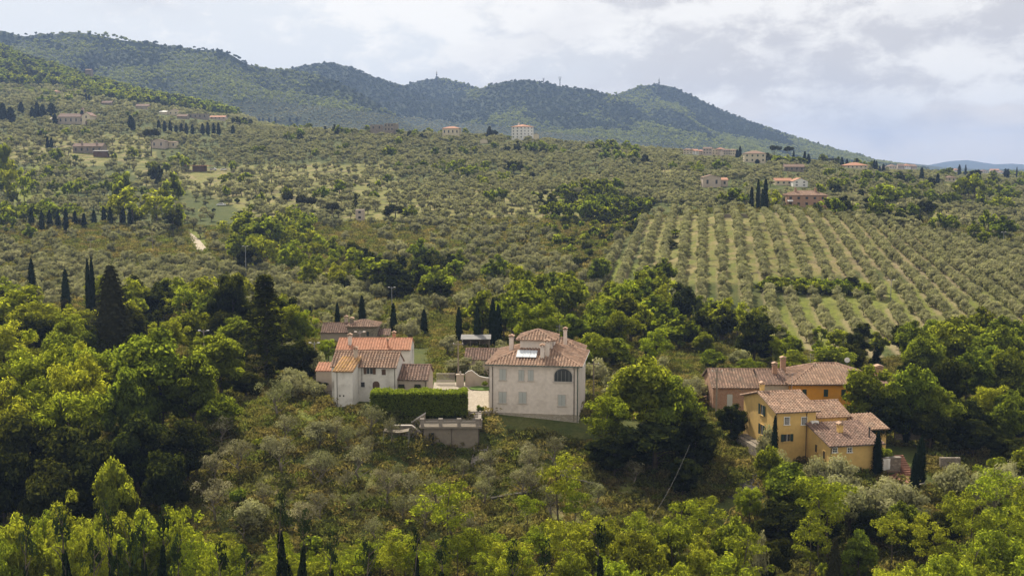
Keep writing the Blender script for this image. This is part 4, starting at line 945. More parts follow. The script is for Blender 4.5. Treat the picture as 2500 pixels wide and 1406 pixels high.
def yard():
    # cobbled yard beside the villa, edged
    p = [P(1128, 1003, 147.5), P(1196, 1003, 149.5), P(1196, 950, 160), P(1190, 943, 170), P(1060, 938, 170), P(1050, 960, 152)]
    vs = [(q.x, q.y) for q in p]; m = MB()
    zt = CAMZ - 33.25
    m.prism([(x, y, zt - .8) for x, y in vs], (0, 0, .8)); o = m.build('courtyard', M_pave); tag(o, 'pale cobbled yard between hedge and villa', kind='structure')
    # clipped hedge
    rg = np.random.default_rng(4); c0 = P(906, 1000, 146.3); x1 = xu(1139, 146.3, 980); L = x1 - c0.x; zb = CAMZ - 33.1; H = 3.1; D = 2.6
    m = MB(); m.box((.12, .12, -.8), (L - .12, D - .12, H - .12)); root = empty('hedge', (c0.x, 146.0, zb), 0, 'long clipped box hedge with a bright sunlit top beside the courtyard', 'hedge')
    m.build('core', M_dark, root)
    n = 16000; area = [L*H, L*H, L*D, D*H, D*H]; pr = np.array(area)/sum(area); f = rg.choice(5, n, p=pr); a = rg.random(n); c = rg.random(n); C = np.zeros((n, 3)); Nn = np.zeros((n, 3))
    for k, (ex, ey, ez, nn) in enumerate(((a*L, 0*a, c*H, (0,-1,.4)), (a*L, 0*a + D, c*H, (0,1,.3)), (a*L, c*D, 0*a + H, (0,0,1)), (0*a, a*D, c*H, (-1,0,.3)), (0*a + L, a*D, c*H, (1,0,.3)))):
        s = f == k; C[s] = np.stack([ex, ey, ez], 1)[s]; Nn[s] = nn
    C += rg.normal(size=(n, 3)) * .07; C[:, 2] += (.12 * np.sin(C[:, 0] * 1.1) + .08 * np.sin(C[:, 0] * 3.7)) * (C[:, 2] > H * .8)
    v_, f_, t_ = cards(rg, C, Nn + unit(rg, n) * .6, .13, .6, np.clip(np.where(C[:, 2] > H - .2, .75, .25) + rg.uniform(-.25, .25, n), 0, 1)); me = np_mesh('foliage', v_, [f_], M_hedge, t_); o = bpy.data.objects.new('foliage', me); COL.objects.link(o); o.parent = root  # sunlight painted in: top cards tinted lighter, the sides darker
    # gate and curved wall
    g = empty('gate', (xu(1066, 168), 168, CAMZ - 33.3), 0, 'long pale metal bar gate closing the yard beside the annexe', 'gate'); m = MB(); Lg = 2.75
    for i in range(24): m.box((i*Lg/23 - .02, -.02, .1), (i*Lg/23 + .02, .02, 1.75))
    m.build('bars', M_trim, g); m = MB(); m.box((-.05, -.04, 1.75), (Lg + .05, .04, 1.85)); m.box((-.05, -.04, .0), (Lg + .05, .04, .1)); m.box((-.05, -.05, .55), (Lg+.05, -.021, .8)); m.build('rail', M_trim, g)
    wroot = empty('garden_wall', (xu(1114, 167), 167, CAMZ - 33.3), 0, 'pinkish plastered yard wall with a pillar and curved top beside the villa', 'wall')
    m = MB(); m.box((0, -.3, -.5), (1.15, .3, 1.75)); m.box((-.08, -.38, 1.75), (1.23, .38, 1.9)); m.build('pillar', M_beige, wroot)
    m = MB(); pts = [(1.35, 1.9), (1.8, 2.3), (2.4, 2.45), (3.0, 2.0), (3.6, 1.6), (4.6, 1.45), (6.8, 1.45)]
    for (a, h0), (c, h1) in zip(pts[:-1], pts[1:]):
        ya, yc = -((a - 1.35) * .28), -((c - 1.35) * .28)
        m.add([(a,ya,-.5),(c,yc,-.5),(c,yc,h1),(a,ya,h0),(a,ya+.25,-.5),(c,yc+.25,-.5),(c,yc+.25,h1),(a,ya+.25,h0)], [(0,1,2,3),(5,4,7,6),(3,2,6,7),(0,3,7,4),(1,5,6,2)])
    m.build('wall_panel', M_beige, wroot)
    m = MB()
    for (a, h0), (c, h1) in zip(pts[:-1], pts[1:]):
        ya, yc = -((a - 1.35) * .28), -((c - 1.35) * .28); m.prism([(a,ya-.04,h0+.002),(c,yc-.04,h1+.002),(c,yc-.04,h1+.09),(a,ya-.04,h0+.09)], (0, .33, 0))
    m.build('coping', M_oldpl, wroot)
    m = MB(); m.tube((.6, 0, 1.9), (.6, 0, 2.05), .1); m.tube((.6, 0, 2.05), (.6, 0, 2.35), .2, .1); m.build('urn', M_conc, wroot)
    # round flower bed with clipped ball
    m = MB(); c = P(1180, 947, 165.0); c.z = CAMZ - 33.25; m.prism([c + Vector((2.2*cos(2*pi*i/20), 1.6*sin(2*pi*i/20), .0)) for i in range(20)], (0, 0, .12)); o = m.build('lawn_bed', M_turf); tag(o, 'little round lawn bed in the yard', kind='structure')
    plant('S', c.x + .1, c.y - .2, 1.25, 1.35, 'clipped green ball bush on the small round lawn by the yard wall', c.z + .1); c = P(1171, 1003, 148); plant('S', c.x, c.y, 1.25, 1.4, 'clipped ball bush at the top of the steps by the villa corner', CAMZ - 33.3)
    # terrace building below the yard
    b = Bld('terrace_building', 'pinkish garden building with a balustraded roof terrace below the hedge', 'outbuilding', 1032, 141.6, 1, z=-36.2)
    w = MB(); w.box((0, 0, -2), (7.3, 3.6, 2.45)); b.part('wall', w, M_terr); s = MB(); s.box((-.45, -.4, 2.45), (7.7, 4.4, 2.68)); b.part('terrace_slab', s, M_terr)
    for i in range(4):
        p = MB(); xx = -.1 + i*2.4; p.box((xx - .22, -.3, 2.68), (xx + .22, .1, 3.6)); p.box((xx - .28, -.36, 3.6), (xx + .28, .16, 3.72)); b.part('pillar', p, M_terrt)
    for i in range(3):
        p = MB(); xx = .12 + i*2.4; p.box((xx, -.13, 3.32), (xx + 1.96, -.07, 3.38)); p.box((xx, -.13, 2.78), (xx + 1.96, -.07, 2.82))
        for k in range(17): p.box((xx + .06 + k*.115, -.11, 2.82), (xx + .08 + k*.115, -.09, 3.32))
        b.part('railing', p, M_terrt)
    for i in range(4):
        p = MB(); p.box((7.25, .5 + i*.95, 2.68), (7.55, .8 + i*.95, 3.55 + i * .12)); b.part('baluster', p, M_terrt)
    p = MB(); p.box((7.2, -.1, 3.58), (7.6, 3.7, 3.7)); b.part('side_rail', p, M_terrt)
    b.window((1.1, 0, -.1), X, NF, .7, 1.9, style='plain', trim=M_terr, name='doorway'); b.pipe([(3.7, -.05, 2.4), (3.7, -.05, -1)], .03); b.pipe([(.05, -.05, 2.4), (.05, -.05, -1)], .04); b.pipe([(7.25, -.05, 2.4), (7.25, -.05, -1)], .04)
    m = MB()
    for i in range(5): m.box((5.6, 4.405 + i*.4, 2.55 + i*.14), (7.3, 4.8 + i*.4, 2.69 + i*.14))
    b.part('upper_steps', m, M_terrt)
    # side walls and garden stair at the left
    r0 = empty('stair_wall', (xu(958, 142.5), 142.5, CAMZ - 36.6), 0, 'dark stone stair wall with pale sloping copings left of the terrace', 'wall')
    m = MB(); m.box((0, 0, -1), (2.4, .35, 2.9)); m.prism([(2.4, 0, -1), (3.7, 0, -1), (3.7, 0, 1.95), (2.4, 0, 2.9)], (0, .35, 0)); m.prism([(2.3, 1.8, -1), (4.1, 1.8, -1), (4.1, 1.8, 4.1), (2.3, 1.8, 2.9)], (0, .35, 0)); m.build('wall_panel', M_stonew, r0)
    m = MB(); m.box((-.1, -.06, 2.902), (2.42, .42, 3.0)); m.build('coping', M_trim, r0); m = MB(); m.prism([(2.42, -.06, 2.9), (3.75, -.06, 1.93), (3.75, -.06, 2.05), (2.42, -.06, 3.02)], (0, .48, 0)); m.build('coping', M_trim, r0)
    m = MB(); m.prism([(2.2, 1.74, 2.9), (4.15, 1.74, 4.14), (4.15, 1.74, 4.27), (2.2, 1.74, 3.03)], (0, .48, 0)); m.build('coping', M_trim, r0)
    # garden steps below the terrace
    m = MB(); c = P(1167, 1118, 138.2); st = empty('garden_steps', (c.x, c.y, hz(c.x, c.y)), radians(-6), 'weathered stone steps climbing between bushes right of the terrace', 'steps')
    for i in range(9): m.box((-.8, i*.33, i*.19 - .6), (.8, i*.33 + .34, i*.19 + .1), .3 + .05 * i)
    m.build('treads', M_conc, st); m = MB()
    for sx in (-.95, .8): m.prism([(sx, 0, -.8), (sx, 3.1, -.8), (sx, 3.1, 2.0), (sx, 0, .4)], (.15, 0, 0))
    m.build('side_wall', M_stonew, st)
    # cloth awning on four posts
    c = P(936, 1075, 139.5); a = empty('awning', (c.x, c.y, hz(c.x, c.y)), 0, 'low sagging pale cloth awning on thin posts below the hedge', 'awning'); z0 = P(936, 1052, 139.5).z - hz(c.x, c.y); Lw = 3.2
    for xx in (0, Lw):
        for yy in (0, 1.6): m = MB(); m.tube((xx, yy, -.5), (xx, yy, z0), .035); m.build('post', M_steel, a)
    vs = []; nx = 9
    for j in range(4):
        for i in range(nx): vs.append((Lw*i/(nx-1), 1.6*j/3, z0 - .22*sin(pi*i/(nx-1)) - .08*sin(pi*j/3)))
    m = MB(); m.add(vs, [(j*nx+i, j*nx+i+1, (j+1)*nx+i+1, (j+1)*nx+i) for j in range(3) for i in range(nx-1)]); m.build('cloth', M_terr, a)
    # lawn bank in front of the villa
    p0 = P(1190, 1006, 149.5); 
    # open shed and low roof behind the cypresses
    b = Bld('shed', 'open grey shed with a pale sloping metal roof among the cypresses', 'shed', 1128, 203, 0, z=-34.0)
    m = MB(); m.box((0, 2.2, -1), (5.2, 2.4, 2.6)); m.box((0, 0, -1), (.2, 2.2, 2.0)); b.part('wall', m, M_stonew); m = MB(); shed(m, 0, 5.2, 0, 2.6, 2.5, 2.9, .3, .2, tile=False); b.part('roof', m, M_zinc)
    for xx in (1.6, 3.3, 5.1): m = MB(); m.tube((xx, .1, -1), (xx, .1, 2.5), .08); b.part('post', m, M_wood)
    b = Bld('outbuilding', 'low building with an old brown tile roof behind the olive left of the villa', 'outbuilding', 1136, 176, -4, z=-33.6)
    m = MB(); m.box((0, 0, -1), (5.0, 5, 3.0)); b.part('wall', m, M_beige); m = MB(); gable(m, 0, 5, 0, 5, 3.05, 4.3, 'x', .3, .2, seed=8); b.part('roof', m, M_tilebr)
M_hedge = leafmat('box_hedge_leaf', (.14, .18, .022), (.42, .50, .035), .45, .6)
yard()

def yellow_farm():
    b = Bld('farmhouse', 'rambling ochre-yellow farmhouse with several tile roofs and dark green shutters', 'house', 1895, 140, 11, v=1090, z=-37.0)
    # A main two storey block
    A = (0, 5.4, 0, 10.8); H = 5.75
    w = MB(); w.box((0, 0, -2), (5.4, 10.8, H)); w.prism([(0, 0, H), (0, 10.8, H), (0, 5.6, H + 1.35)], (5.4, 0, 0)); b.part('wall', w, M_ochre)
    r = MB(); gable(r, 0, 5.4, 0, 10.8, H + .05, H + 1.5, 'x', .45, .38, seed=51, yr=5.6); b.part('roof', r, M_tile)
    b.front(1921, 1027, 12, 18, 0, style='bars', trim=M_white); b.front(1963, 1027, 12, 18, 0, style='bars', trim=M_white)
    b.front(1921, 1068, 15, 18, 0, style='open', sh=M_shgreen, trim=M_ochre)
    for u, v in ((1861, 1003.5), (1861, 1052)):
        y, z = b.onx(u, v + 9, 0); b.window((0, y, z), (0, 1, 0), NL, 1.05, 1.35, style='open', sh=M_shgreen, trim=M_ochre)
    b.chimney(.6, 6.2, H + 1, H + 2.25, .5, .5, M_ochre)
    b.pipe([(4.1, -.4, H), (4.1, -.06, H - .5), (4.1, -.06, -1)], .05); b.pipe([(-.3, -.4, H-.05), (-.05, -.06, H - .7), (-.05, -.06, -1)], .05); b.gutter((-.4, -.52, H-.08), (5.8, -.52, H-.08), .07)
    # B middle block
    w = MB(); w.box((5.403, 1.6, -2), (11.0, 7.6, 4.45)); w.prism([(5.403, 1.6, 4.45), (5.403, 7.6, 4.45), (5.403, 5.2, 5.5)], (5.597, 0, 0)); b.part('wall', w, M_ochre)
    r = MB(); gable(r, 5.45, 11, 1.6, 7.8, 4.5, 5.75, 'x', .4, .25, seed=52, yr=5.4); b.part('roof', r, M_tile)
    m = MB(); m.box((4.6, -.5, 3.55), (5.6, -.08, 4.4)); ac = b.part('air_conditioner', m, M_white); m = MB(); m.tube((5.1, -.52, 3.97), (5.1, -.501, 3.97), .3, n=14); b.part('fan_grille', m, M_steel, ac)
    # C front annexe
    x0, x1, y0, y1 = 4.3, 11.1, -6.4, -.003
    w = MB(); w.box((x0, y0, -2.5), (x1, y1, 2.75)); w.prism([(x0, y0, 2.75), (x0, y1, 2.75), (x0, y1, 4.05)], (x1-x0, 0, 0)); b.part('wall', w, M_ochre)
    r = MB(); shed(r, x0, x1, y0, y1, 2.8, 4.15, .45, .4, seed=53); b.part('annexe_roof', r, M_tilebr, label='brown tiled lean-to roof of the front annexe')
    b.front(2038, 1098, 10, 11, y0, style='pane', trim=M_white); b.front(2074, 1098, 10, 11, y0, style='pane', trim=M_white)
    y, z = b.onx(1970, 1092, x0); b.window((x0, -2.6, .9), (0, 1, 0), NL, .6, 1.0, style='plain', trim=M_ochre); b.window((x0, -4.8, .6), (0, 1, 0), NL, .6, 1.0, style='plain', trim=M_ochre)
    b.chimney(7.2, -3.1, 3.2, 4.3, .6, .6, M_ochre); m = MB(); m.tube((10.3, -4.9, 3), (10.3, -4.9, 4.3), .1); m.tube((10.3, -4.9, 4.3), (10.3, -4.9, 4.42), .16); b.part('flue', m, M_iron)
    b.gutter((x0-.4, y0-.52, 2.65), (x1+.4, y0-.52, 2.65), .07); b.pipe([(x0+.05, y0-.45, 2.6), (x0+.05, y0-.06, 2.2), (x0+.05, y0-.06, -2)], .05); b.pipe([(x1-1.0, y0-.45, 2.6), (x1-1.0, y0-.06, 2.2), (x1-1.0, y0-.06, .6), (x1-.2, y0-.06, -.4)], .05)
    # D right block
    w = MB(); w.box((11.2, -1.5, -2.5), (14.6, 2.8, 3.35)); b.part('wall', w, M_ochre); r = MB(); shed(r, 10.9, 14.6, -1.5, 2.8, 3.4, 4.35, .4, .3, seed=54); b.part('roof', r, M_tile)
    rg = np.random.default_rng(8); n = 500; C = np.stack([rg.uniform(11, 14.7, n), -1.65 + rg.normal(size=n)*.12, 3.1 - np.abs(rg.normal(size=n))*.35], 1); v_, f_, t_ = cards(rg, C, unit(rg, n) + np.array([0, -.6, .4]), .13)
    me = np_mesh('climbing_vine', v_, [f_], M_dark, t_); o = bpy.data.objects.new('climbing_vine', me); COL.objects.link(o); o.parent = b.root
    # dishes and aerial
    def dish(b, p, r=.4):
        m = MB(); c = Vector(p); d = Vector((-.35, -.8, .5)).normalized(); a = d.orthogonal().normalized(); q = d.cross(a); ring = []; R = 12
        vs = [c - d*.12] + [c + (a*cos(2*pi*i/R) + q*sin(2*pi*i/R))*r for i in range(R)]; m.add(vs, [(0, i+1, (i+1) % R + 1) for i in range(R)] + [(0, (i+1) % R + 1, i+1) for i in range(R)])
        ds = b.part('satellite_dish', m, M_white); m = MB(); m.tube(c - d*.12, c + Vector((0, .2, -.9)), .03); m.tube(c, c + d*.35, .02); b.part('bracket', m, M_steel, ds)
    dish(b, (5.9, 5.6, 6.5), .42)
    def aerial(b, x, y, z, h, w=1.0):
        m = MB(); m.tube((x, y, z), (x, y, z + h), .025)
        for k in range(5): m.tube((x - w*.5 + k*.04, y, z + h - .12 - k*.28), (x + w*.5 - k*.04, y, z + h - .06 - k*.28), .014)
        b.part('antenna', m, M_steel)
    aerial(b, 4.6, 5.6, H + 1.3, 2.6, 1.4)
    m = MB(); m.box((-1.6, -3, -2), (-.9, 9.5, .45)); m.box((-.9, 2, -2), (-.003, 9.5, .6)); b.part('retaining_wall', m, M_stonew)
    # orange house behind
    b = Bld('country_house', 'deep orange house with a broad tile roof standing behind the yellow farmhouse', 'house', 1931, 161, 2, v=950, z=-37.3)
    W, D, H = 13.6, 10.5, 5.5
    w = MB(); w.box((0, 0, -2), (W, D, H)); b.part('wall', w, M_orange); w = MB(); w.box((-3.9, 1.2, -2), (-.003, 9.2, H - .2)); w.prism([(-3.9, 1.2, H-.2), (-3.9, 9.2, H-.2), (-3.9, 5.2, H+1.1)], (3.897, 0, 0)); b.part('wing_wall', w, M_beige)
    r = MB(); hip(r, 0, W, 0, D, H + .02, 2.2, .4, seed=61); b.part('roof', r, M_tile); r = MB(); gable(r, -3.9, -.1, 1.2, 9.2, H - .12, H + 1.35, 'x', .3, .3, seed=62); b.part('wing_roof', r, M_tilebr)
    for u in (1963.5, 2016, 2059): b.front(u, 959, 11.5, 18, 0, style='closed', sh=M_shgreen, trim=M_orange)
    b.chimney(-1.4, 4.0, H + .8, H + 2.1, .7, .6, M_brick); b.chimney(.3, 5.6, H + .8, H + 2.7, .75, .6, M_brick); b.chimney(14.3, 3.5, H-.5, H + 1.7, 1.1, .9, M_brick, pots=2)
    dish(b, (10.0, 5.0, H + 2.7), .42); aerial(b, 4.5, 5.5, H + 2.1, 1.6, 1.2); b.gutter((-.4, -.47, H-.05), (W+.4, -.47, H-.05), .07); b.pipe([(-.03, -.4, H), (-.03, -.06, H-.5), (-.03, -.06, -1)], .05)
    w = MB(); w.box((13.603, 1.5, -2), (15.6, 8, H - .8)); b.part('wall', w, M_cream); r = MB(); shed(r, 13.6, 15.6, 1.5, 8, H - .75, H + .4, .3, .1, seed=66); b.part('roof', r, M_tile)
    # brick barn
    b = Bld('brick_barn', 'old brick barn with a wide weathered brown tile roof behind the utility pole', 'barn', 1741, 163, -1, v=960, z=-36.6)
    w = MB(); w.box((0, 0, -2), (9.0, 9, 4.0)); w.prism([(0, 0, 4), (0, 9, 4), (0, 4.7, 5.7)], (9, 0, 0)); b.part('wall', w, M_brick); r = MB(); gable(r, 0, 9, 0, 9, 4.05, 5.9, 'x', .35, .25, seed=71, yr=4.7); b.part('roof', r, M_tileold)
    m = MB(); m.box((2.1, -.04, .6), (2.9, -.002, 2.9)); b.part('door', m, M_shgrey)
    # terrace patio with steps to the right
    c = P(2205, 1165, 134); t = empty('patio', (c.x, c.y, hz(c.x, c.y)), radians(8), 'small brick-red garden patio with a curved pale edge below the farmhouse wall', 'patio')
    m = MB(); pts = [(2.3*cos(radians(a)), 2.4*sin(radians(a))) for a in range(180, 390, 15)] + [(2.3, 3.2), (-2.4, 3.2)]; m.prism([(x, y, -.8) for x, y in pts], (0, 0, 1.1)); m.build('paving', M_terra, t)
    m = MB()
    for a in range(200, 375, 8):
        p, q = radians(a), radians(a + 8); m.prism([(2.3*cos(p), 2.4*sin(p), .3), (2.3*cos(q), 2.4*sin(q), .3), (2.55*cos(q), 2.65*sin(q), .3), (2.55*cos(p), 2.65*sin(p), .3)], (0, 0, .12))
    m.build('edging', M_trim, t); m = MB(); m.box((-3.4, 3.2, -1), (1.3, 3.7, 2.2)); m.build('back_wall', M_stonew, t); m = MB(); m.box((-3.5, 3.12, 2.2), (1.35, 3.8, 2.32)); m.build('coping', M_terrt, t)
    m = MB()
    for i in range(9): m.box((1.36, 2.0 + i*.35, .3 + i*.2 - .5), (2.5, 2.36 + i*.35, .3 + i*.2 + .18), .2 + .08*i)
    m.build('steps', M_terra, t)
    m = MB(); vs = []
    for j in range(7):
        for i in range(7): vs.append((-1.2 + i*.17 + .03*sin(j*2 + i), 3.05 - .05*sin(i*1.9) - (.0 if j else -.3), 2.36 - j*.26 - .05*sin(i)))
    m.add(vs, [(j*7+i, j*7+i+1, (j+1)*7+i+1, (j+1)*7+i) for j in range(6) for i in range(6)]); o = m.build('cloth', M_cloth); o.location = t.location; o.rotation_euler = t.rotation_euler; tag(o, 'white cloth hung over the stone wall above the patio', 'cloth')
    bn = empty('garden_bench', t.matrix_basis @ Vector((-.1, 2.3, .3)), radians(8), 'low dark bench on the patio under the hanging white cloth', 'bench'); m = MB(); m.box((-.9, -.2, .4), (.9, .25, .47)); m.build('seat', M_shbrown, bn)
    for sx in (-.75, .7): m = MB(); m.box((sx, -.15, 0), (sx + .08, .2, .4)); m.build('leg', M_shbrown, bn)
    p = t.matrix_basis @ Vector((-.5, 3.9, 2.0)); plant('S', p.x, p.y, 1.6, 2.4, 'leafy green shrub spilling over the wall above the white cloth', p.z)
    # garden wall pieces further right
    for (u, v, L, hh, Y, lb) in ((2296, 1122, 2.6, .5, 139, 'short pale stone wall in the garden right of the patio'), (2185, 1052, 5.5, .5, 150, 'low pale kerb wall under the dark trees beside the farmhouse')):
        c = P(u, v, Y); m = MB(); m.box((0, 0, -1), (L, .4, hh)); o = m.build('garden_wall', M_stonew); o.location = (c.x, c.y, c.z - hh*.5); tag(o, lb, 'wall')
yellow_farm()

# ------------------------------------------------------------------ distant houses
SCREEN = []      # (u0, u1, top row, foot row, distance, depth) of things the sown trees must leave open
def far_house(name, label, u0, u1, vb, ze_v, Y, theta=0, D=None, mat=M_cream, rmat=M_tile, roof='hip', rise=None, wins=None, wrow=1, cat='house', side=False, wc=M_glass, group=None, chim=0, vr=None):
    """front wall from u0 to u1, foot at row vb, eaves at row ze_v, at distance Y"""
    hp = hit((u0 + u1) / 2, vb + 1, Y * .55, Y * 1.6)
    if Y * .6 < hp.y < Y * 1.5: Y = hp.y
    a = P(u0, vb, Y); c = P(u1, vb, Y); W = (c.x - a.x) / max(cos(radians(theta)), .5); H = P(u0, ze_v, Y).z - a.z; D = D or W*.7
    b = Bld(name, label, cat, u0, Y, theta, v=vb, z=a.z - CAMZ, group=group); rise = rise or min(W, D)*.17; SCREEN.append((u0, u1, ze_v, vb, Y, D))
    w = MB(); w.box((0, 0, -6), (W, D, H))
    if roof == 'gx': w.prism([(0, 0, H), (0, D, H), (0, D/2, H+rise)], (W, 0, 0))
    if roof == 'gy': w.prism([(0, 0, H), (W, 0, H), (W/2, 0, H+rise)], (0, D, 0))
    if roof == 'shed': w.prism([(0, 0, H), (0, D, H), (0, D, H+rise)], (W, 0, 0))
    b.part('wall', w, mat); r = MB(); oh = .4 if Y < 700 else .6
    if roof == 'hip': hip(r, 0, W, 0, D, H + .02, rise, oh, tile=Y < 560)
    elif roof == 'gx': gable(r, 0, W, 0, D, H + .02, H + rise + .05, 'x', oh, .3, tile=Y < 560)
    elif roof == 'gy': gable(r, 0, W, 0, D, H + .02, H + rise + .05, 'y', oh, .3, tile=Y < 560)
    elif roof == 'shed': shed(r, 0, W, 0, D, H + .02, H + rise + .02, oh, .3, tile=Y < 560)
    if roof != 'none': b.part('roof', r, rmat)
    if wins:
        for k in range(wrow):
            for i in range(wins):
                x = W*(i + .5)/wins; z = H*(k + .32)/wrow; ww = min(1.1, W/wins*.4); hh = H/wrow*.42
                m = MB(); m.box((x-ww/2, -.06, z), (x+ww/2, -.003, z+hh)); b.part('window', m, wc)
        if side:
            for sx, xx in ((-1, -.06), (1, W)):
                for k in range(wrow):
                    for i in range(max(2, int(wins*D/W))):
                        y = D*(i + .5)/max(2, int(wins*D/W)); z = H*(k + .32)/wrow; hh = H/wrow*.42
                        m = MB(); m.box((xx + (.003 if sx < 0 else 0.003), y-.5, z), (xx + .06, y+.5, z+hh)); b.part('window', m, wc)
    for i in range(chim): b.chimney(W*(.25 + .5*i), D*.4, H, H + rise + 1.0, .9, .9, mat)
    return b
FH = far_house

FH('villa', 'tall four-storey white villa with a red roof alone on the olive ridge', 1249, 1277, 339, 310, 930, -42, D=13, mat=M_white, rmat=M_tilered, rise=2.0, wins=3, wrow=4, side=True, wc=M_shgreen, chim=1)
FH('outbuilding', 'small pale outbuilding just right of the tall white villa on the ridge', 1302, 1316, 337, 329, 950, 0, D=6, mat=M_cream, roof='gy', cat='outbuilding')
FH('villa', 'square cream villa with a shallow pinkish hipped roof on the right-hand crest', 1817, 1868, 397, 375, 850, -6, D=13, mat=M_cream, rise=2.2, wins=4, wrow=2, side=True, wc=M_shgreen)
b = FH('farmhouse', 'long brick farmhouse with a low hipped roof above the striped olive grove', 1920, 2016, 505, 477, 470, -5, D=10, mat=M_brick, rise=1.9, wins=5, wrow=2, chim=2)
m = MB(); m.prism([(.3, -1.9, 2.4), (2.6, -1.9, 2.4), (2.6, -.01, 3.0), (.3, -.01, 3.0)], (0, 0, .08)); b.part('awning', m, M_cloth, label='white awning on the front')
FH('farm_wing', 'low cream house with red tile roof joined left of a white gabled one', 1893, 1935, 452, 441, 600, 4, D=7, mat=M_cream, rmat=M_tilered, roof='gx', rise=1.3, wins=3)
FH('farmhouse', 'white gabled house with a red roof above the brick farmhouse', 1936, 1972, 456, 442, 596, 0, D=9, mat=M_white, rmat=M_tilered, roof='gy', rise=1.6, wins=2, wrow=2)
FH('stone_house', 'grey plastered house with lopsided gable among olives on the right slope', 1716, 1760, 457, 433, 600, 0, D=8, mat=M_beige, rmat=M_tile, roof='gy', rise=1.3, wins=2)
FH('outbuilding', 'low annexe with pale pink roof right of the grey gabled house', 1761, 1777, 455, 439, 598, 0, D=5, mat=M_beige, rmat=M_tilered, roof='shed', rise=1.1, wins=1, cat='outbuilding')
FH('farmhouse', 'brown-roofed stone house half hidden under the pines on the crest', 1915, 1962, 418, 407, 760, -6, D=9, mat=M_stonew, rmat=M_tileold, roof='gx', wins=4)
b = FH('church', 'old stone church with a brown nave roof and pale gabled front on the left hill', 142, 205, 303, 285, 820, 0, D=12, mat=M_pstone, rmat=M_tilebr, roof='gx', rise=2.6, wins=5, cat='church')
m = MB(); m.box((19.2, -1, -4), (26, 12, 6.4)); m.prism([(19.2, -1, 6.4), (26, -1, 6.4), (22.6, -1, 9.0)], (0, 13, 0)); b.part('facade', m, M_cream)
m = MB(); m.box((22.1, -1.08, 4.5), (23.1, -1.003, 6.3)); b.part('window', m, M_glass); m = MB(); m.box((21.9, -1.08, -1), (23.3, -1.003, 2)); b.part('door', m, M_shbrown)
m = MB(); m.prism([(18.7, -1.3, 6.2), (22.6, -1.3, 9.1), (22.6, -1.3, 9.3), (18.7, -1.3, 6.4)], (0, 13.4, 0)); m.prism([(26.5, -1.3, 6.2), (26.5, -1.3, 6.4), (22.6, -1.3, 9.3), (22.6, -1.3, 9.1)], (0, 13.4, 0)); b.part('facade_roof', m, M_tilebr)
m = MB(); m.box((15.6, 7, 5), (17.6, 9, 12.0)); bt = b.part('bell_tower', m, M_pstone); m = MB(); m.prism([(15.4, 6.8, 12), (17.8, 6.8, 12), (16.6, 6.8, 12.9)], (0, 2.4, 0)); b.part('bell_tower_roof', m, M_tilebr, bt)
m = MB(); m.box((-7, 0, -4), (-.003, 9, 3.8)); m.prism([(-7, 0, 3.8), (-7, 9, 3.8), (-7, 4.5, 5.4)], (6.99, 0, 0)); b.part('side_wing', m, M_pstone)
b = FH('farmhouse', 'long low stone farmhouse with brown roof on the left hillside', 178, 250, 374, 357, 660, 0, D=9, mat=M_stonew, rmat=M_tileold, roof='gx', rise=2.0, wins=5, chim=2)
FH('canopy_shed', 'dark open shed with a pale flat roof below the stone farmhouse', 228, 262, 383, 369, 650, 0, D=4, mat=M_shbrown, rmat=M_zinc, roof='shed', rise=.5, cat='shed')
FH('farmhouse', 'beige house with an arched front and lower wing on the left hillside', 368, 402, 362, 344, 690, 0, D=8, mat=M_beige, rmat=M_tileold, roof='gy', rise=1.2, wins=2)
FH('outbuilding', 'pale flat-roofed wing right of the beige arched house', 403, 430, 361, 347, 690, 0, D=6, mat=M_cream, roof='shed', rise=.5, wins=2, cat='outbuilding')
b = FH('hay_shed', 'long open brown hay shed with a thin flat roof on posts in the dry grass', 470, 500, 418, 404, 600, 0, D=5, mat=M_shbrown, rmat=M_tilered, roof='none', cat='shed')
m = MB(); m.box((-5, -1.5, 3.2), (11.5, 6, 3.5)); b.part('roof', m, M_tilered)
for xx in (-4.6, 11): m = MB(); m.box((xx, -1, -3), (xx + .25, -.8, 3.2)); b.part('post', m, M_wood)
FH('farmhouse', 'pale grey-roofed house high on the left hill above the church', 331, 362, 266, 259, 1000, 0, D=10, mat=M_pstone, rmat=M_tileold, roof='gx', rise=2)
FH('stone_house', 'white gabled cottage right of the grey-roofed one on the left hill', 410, 436, 281, 272, 960, 0, D=9, mat=M_cream, rmat=M_tileold, roof='gy', rise=2, wins=2)
FH('shed', 'low whitewashed lean-to left of the white gabled cottage', 389, 407, 279, 273, 960, 0, D=6, mat=M_cream, rmat=M_steel, roof='shed', rise=1, cat='shed')
FH('barn', 'dark-roofed barn high on the left hill under the woods', 248, 272, 256, 251, 1040, 0, D=9, mat=M_stonew, rmat=M_tilebr, roof='gx', rise=1.8, cat='barn')
FH('farm_wing', 'brown roof among ruined walls right of the white gabled cottage', 432, 456, 290, 284, 930, 0, D=9, mat=M_stonew, rmat=M_tileold, roof='gx', rise=1.8)
FH('stone_ruin', 'roofless stone ruin with broken walls above the cypress row', 460, 505, 290, 278, 930, 0, D=8, mat=M_stonew, roof='none', wins=4, cat='ruin')
FH('farmhouse', 'red-roofed low house above the right end of the cypress row', 512, 550, 292, 286, 920, 0, D=8, mat=M_beige, rmat=M_tilered, roof='gx', rise=1.4, wins=4)
FH('farmhouse', 'faint red-roofed house on the upper left slope', 108, 142, 228, 224, 1150, 0, D=9, mat=M_cream, rmat=M_tilered, roof='hip')
FH('stone_house', 'pale walls between two dark cypresses high on the left hillside', 208, 222, 178, 171, 1440, 0, D=8, mat=M_stonew, rmat=M_tileold, roof='gx', wins=3)
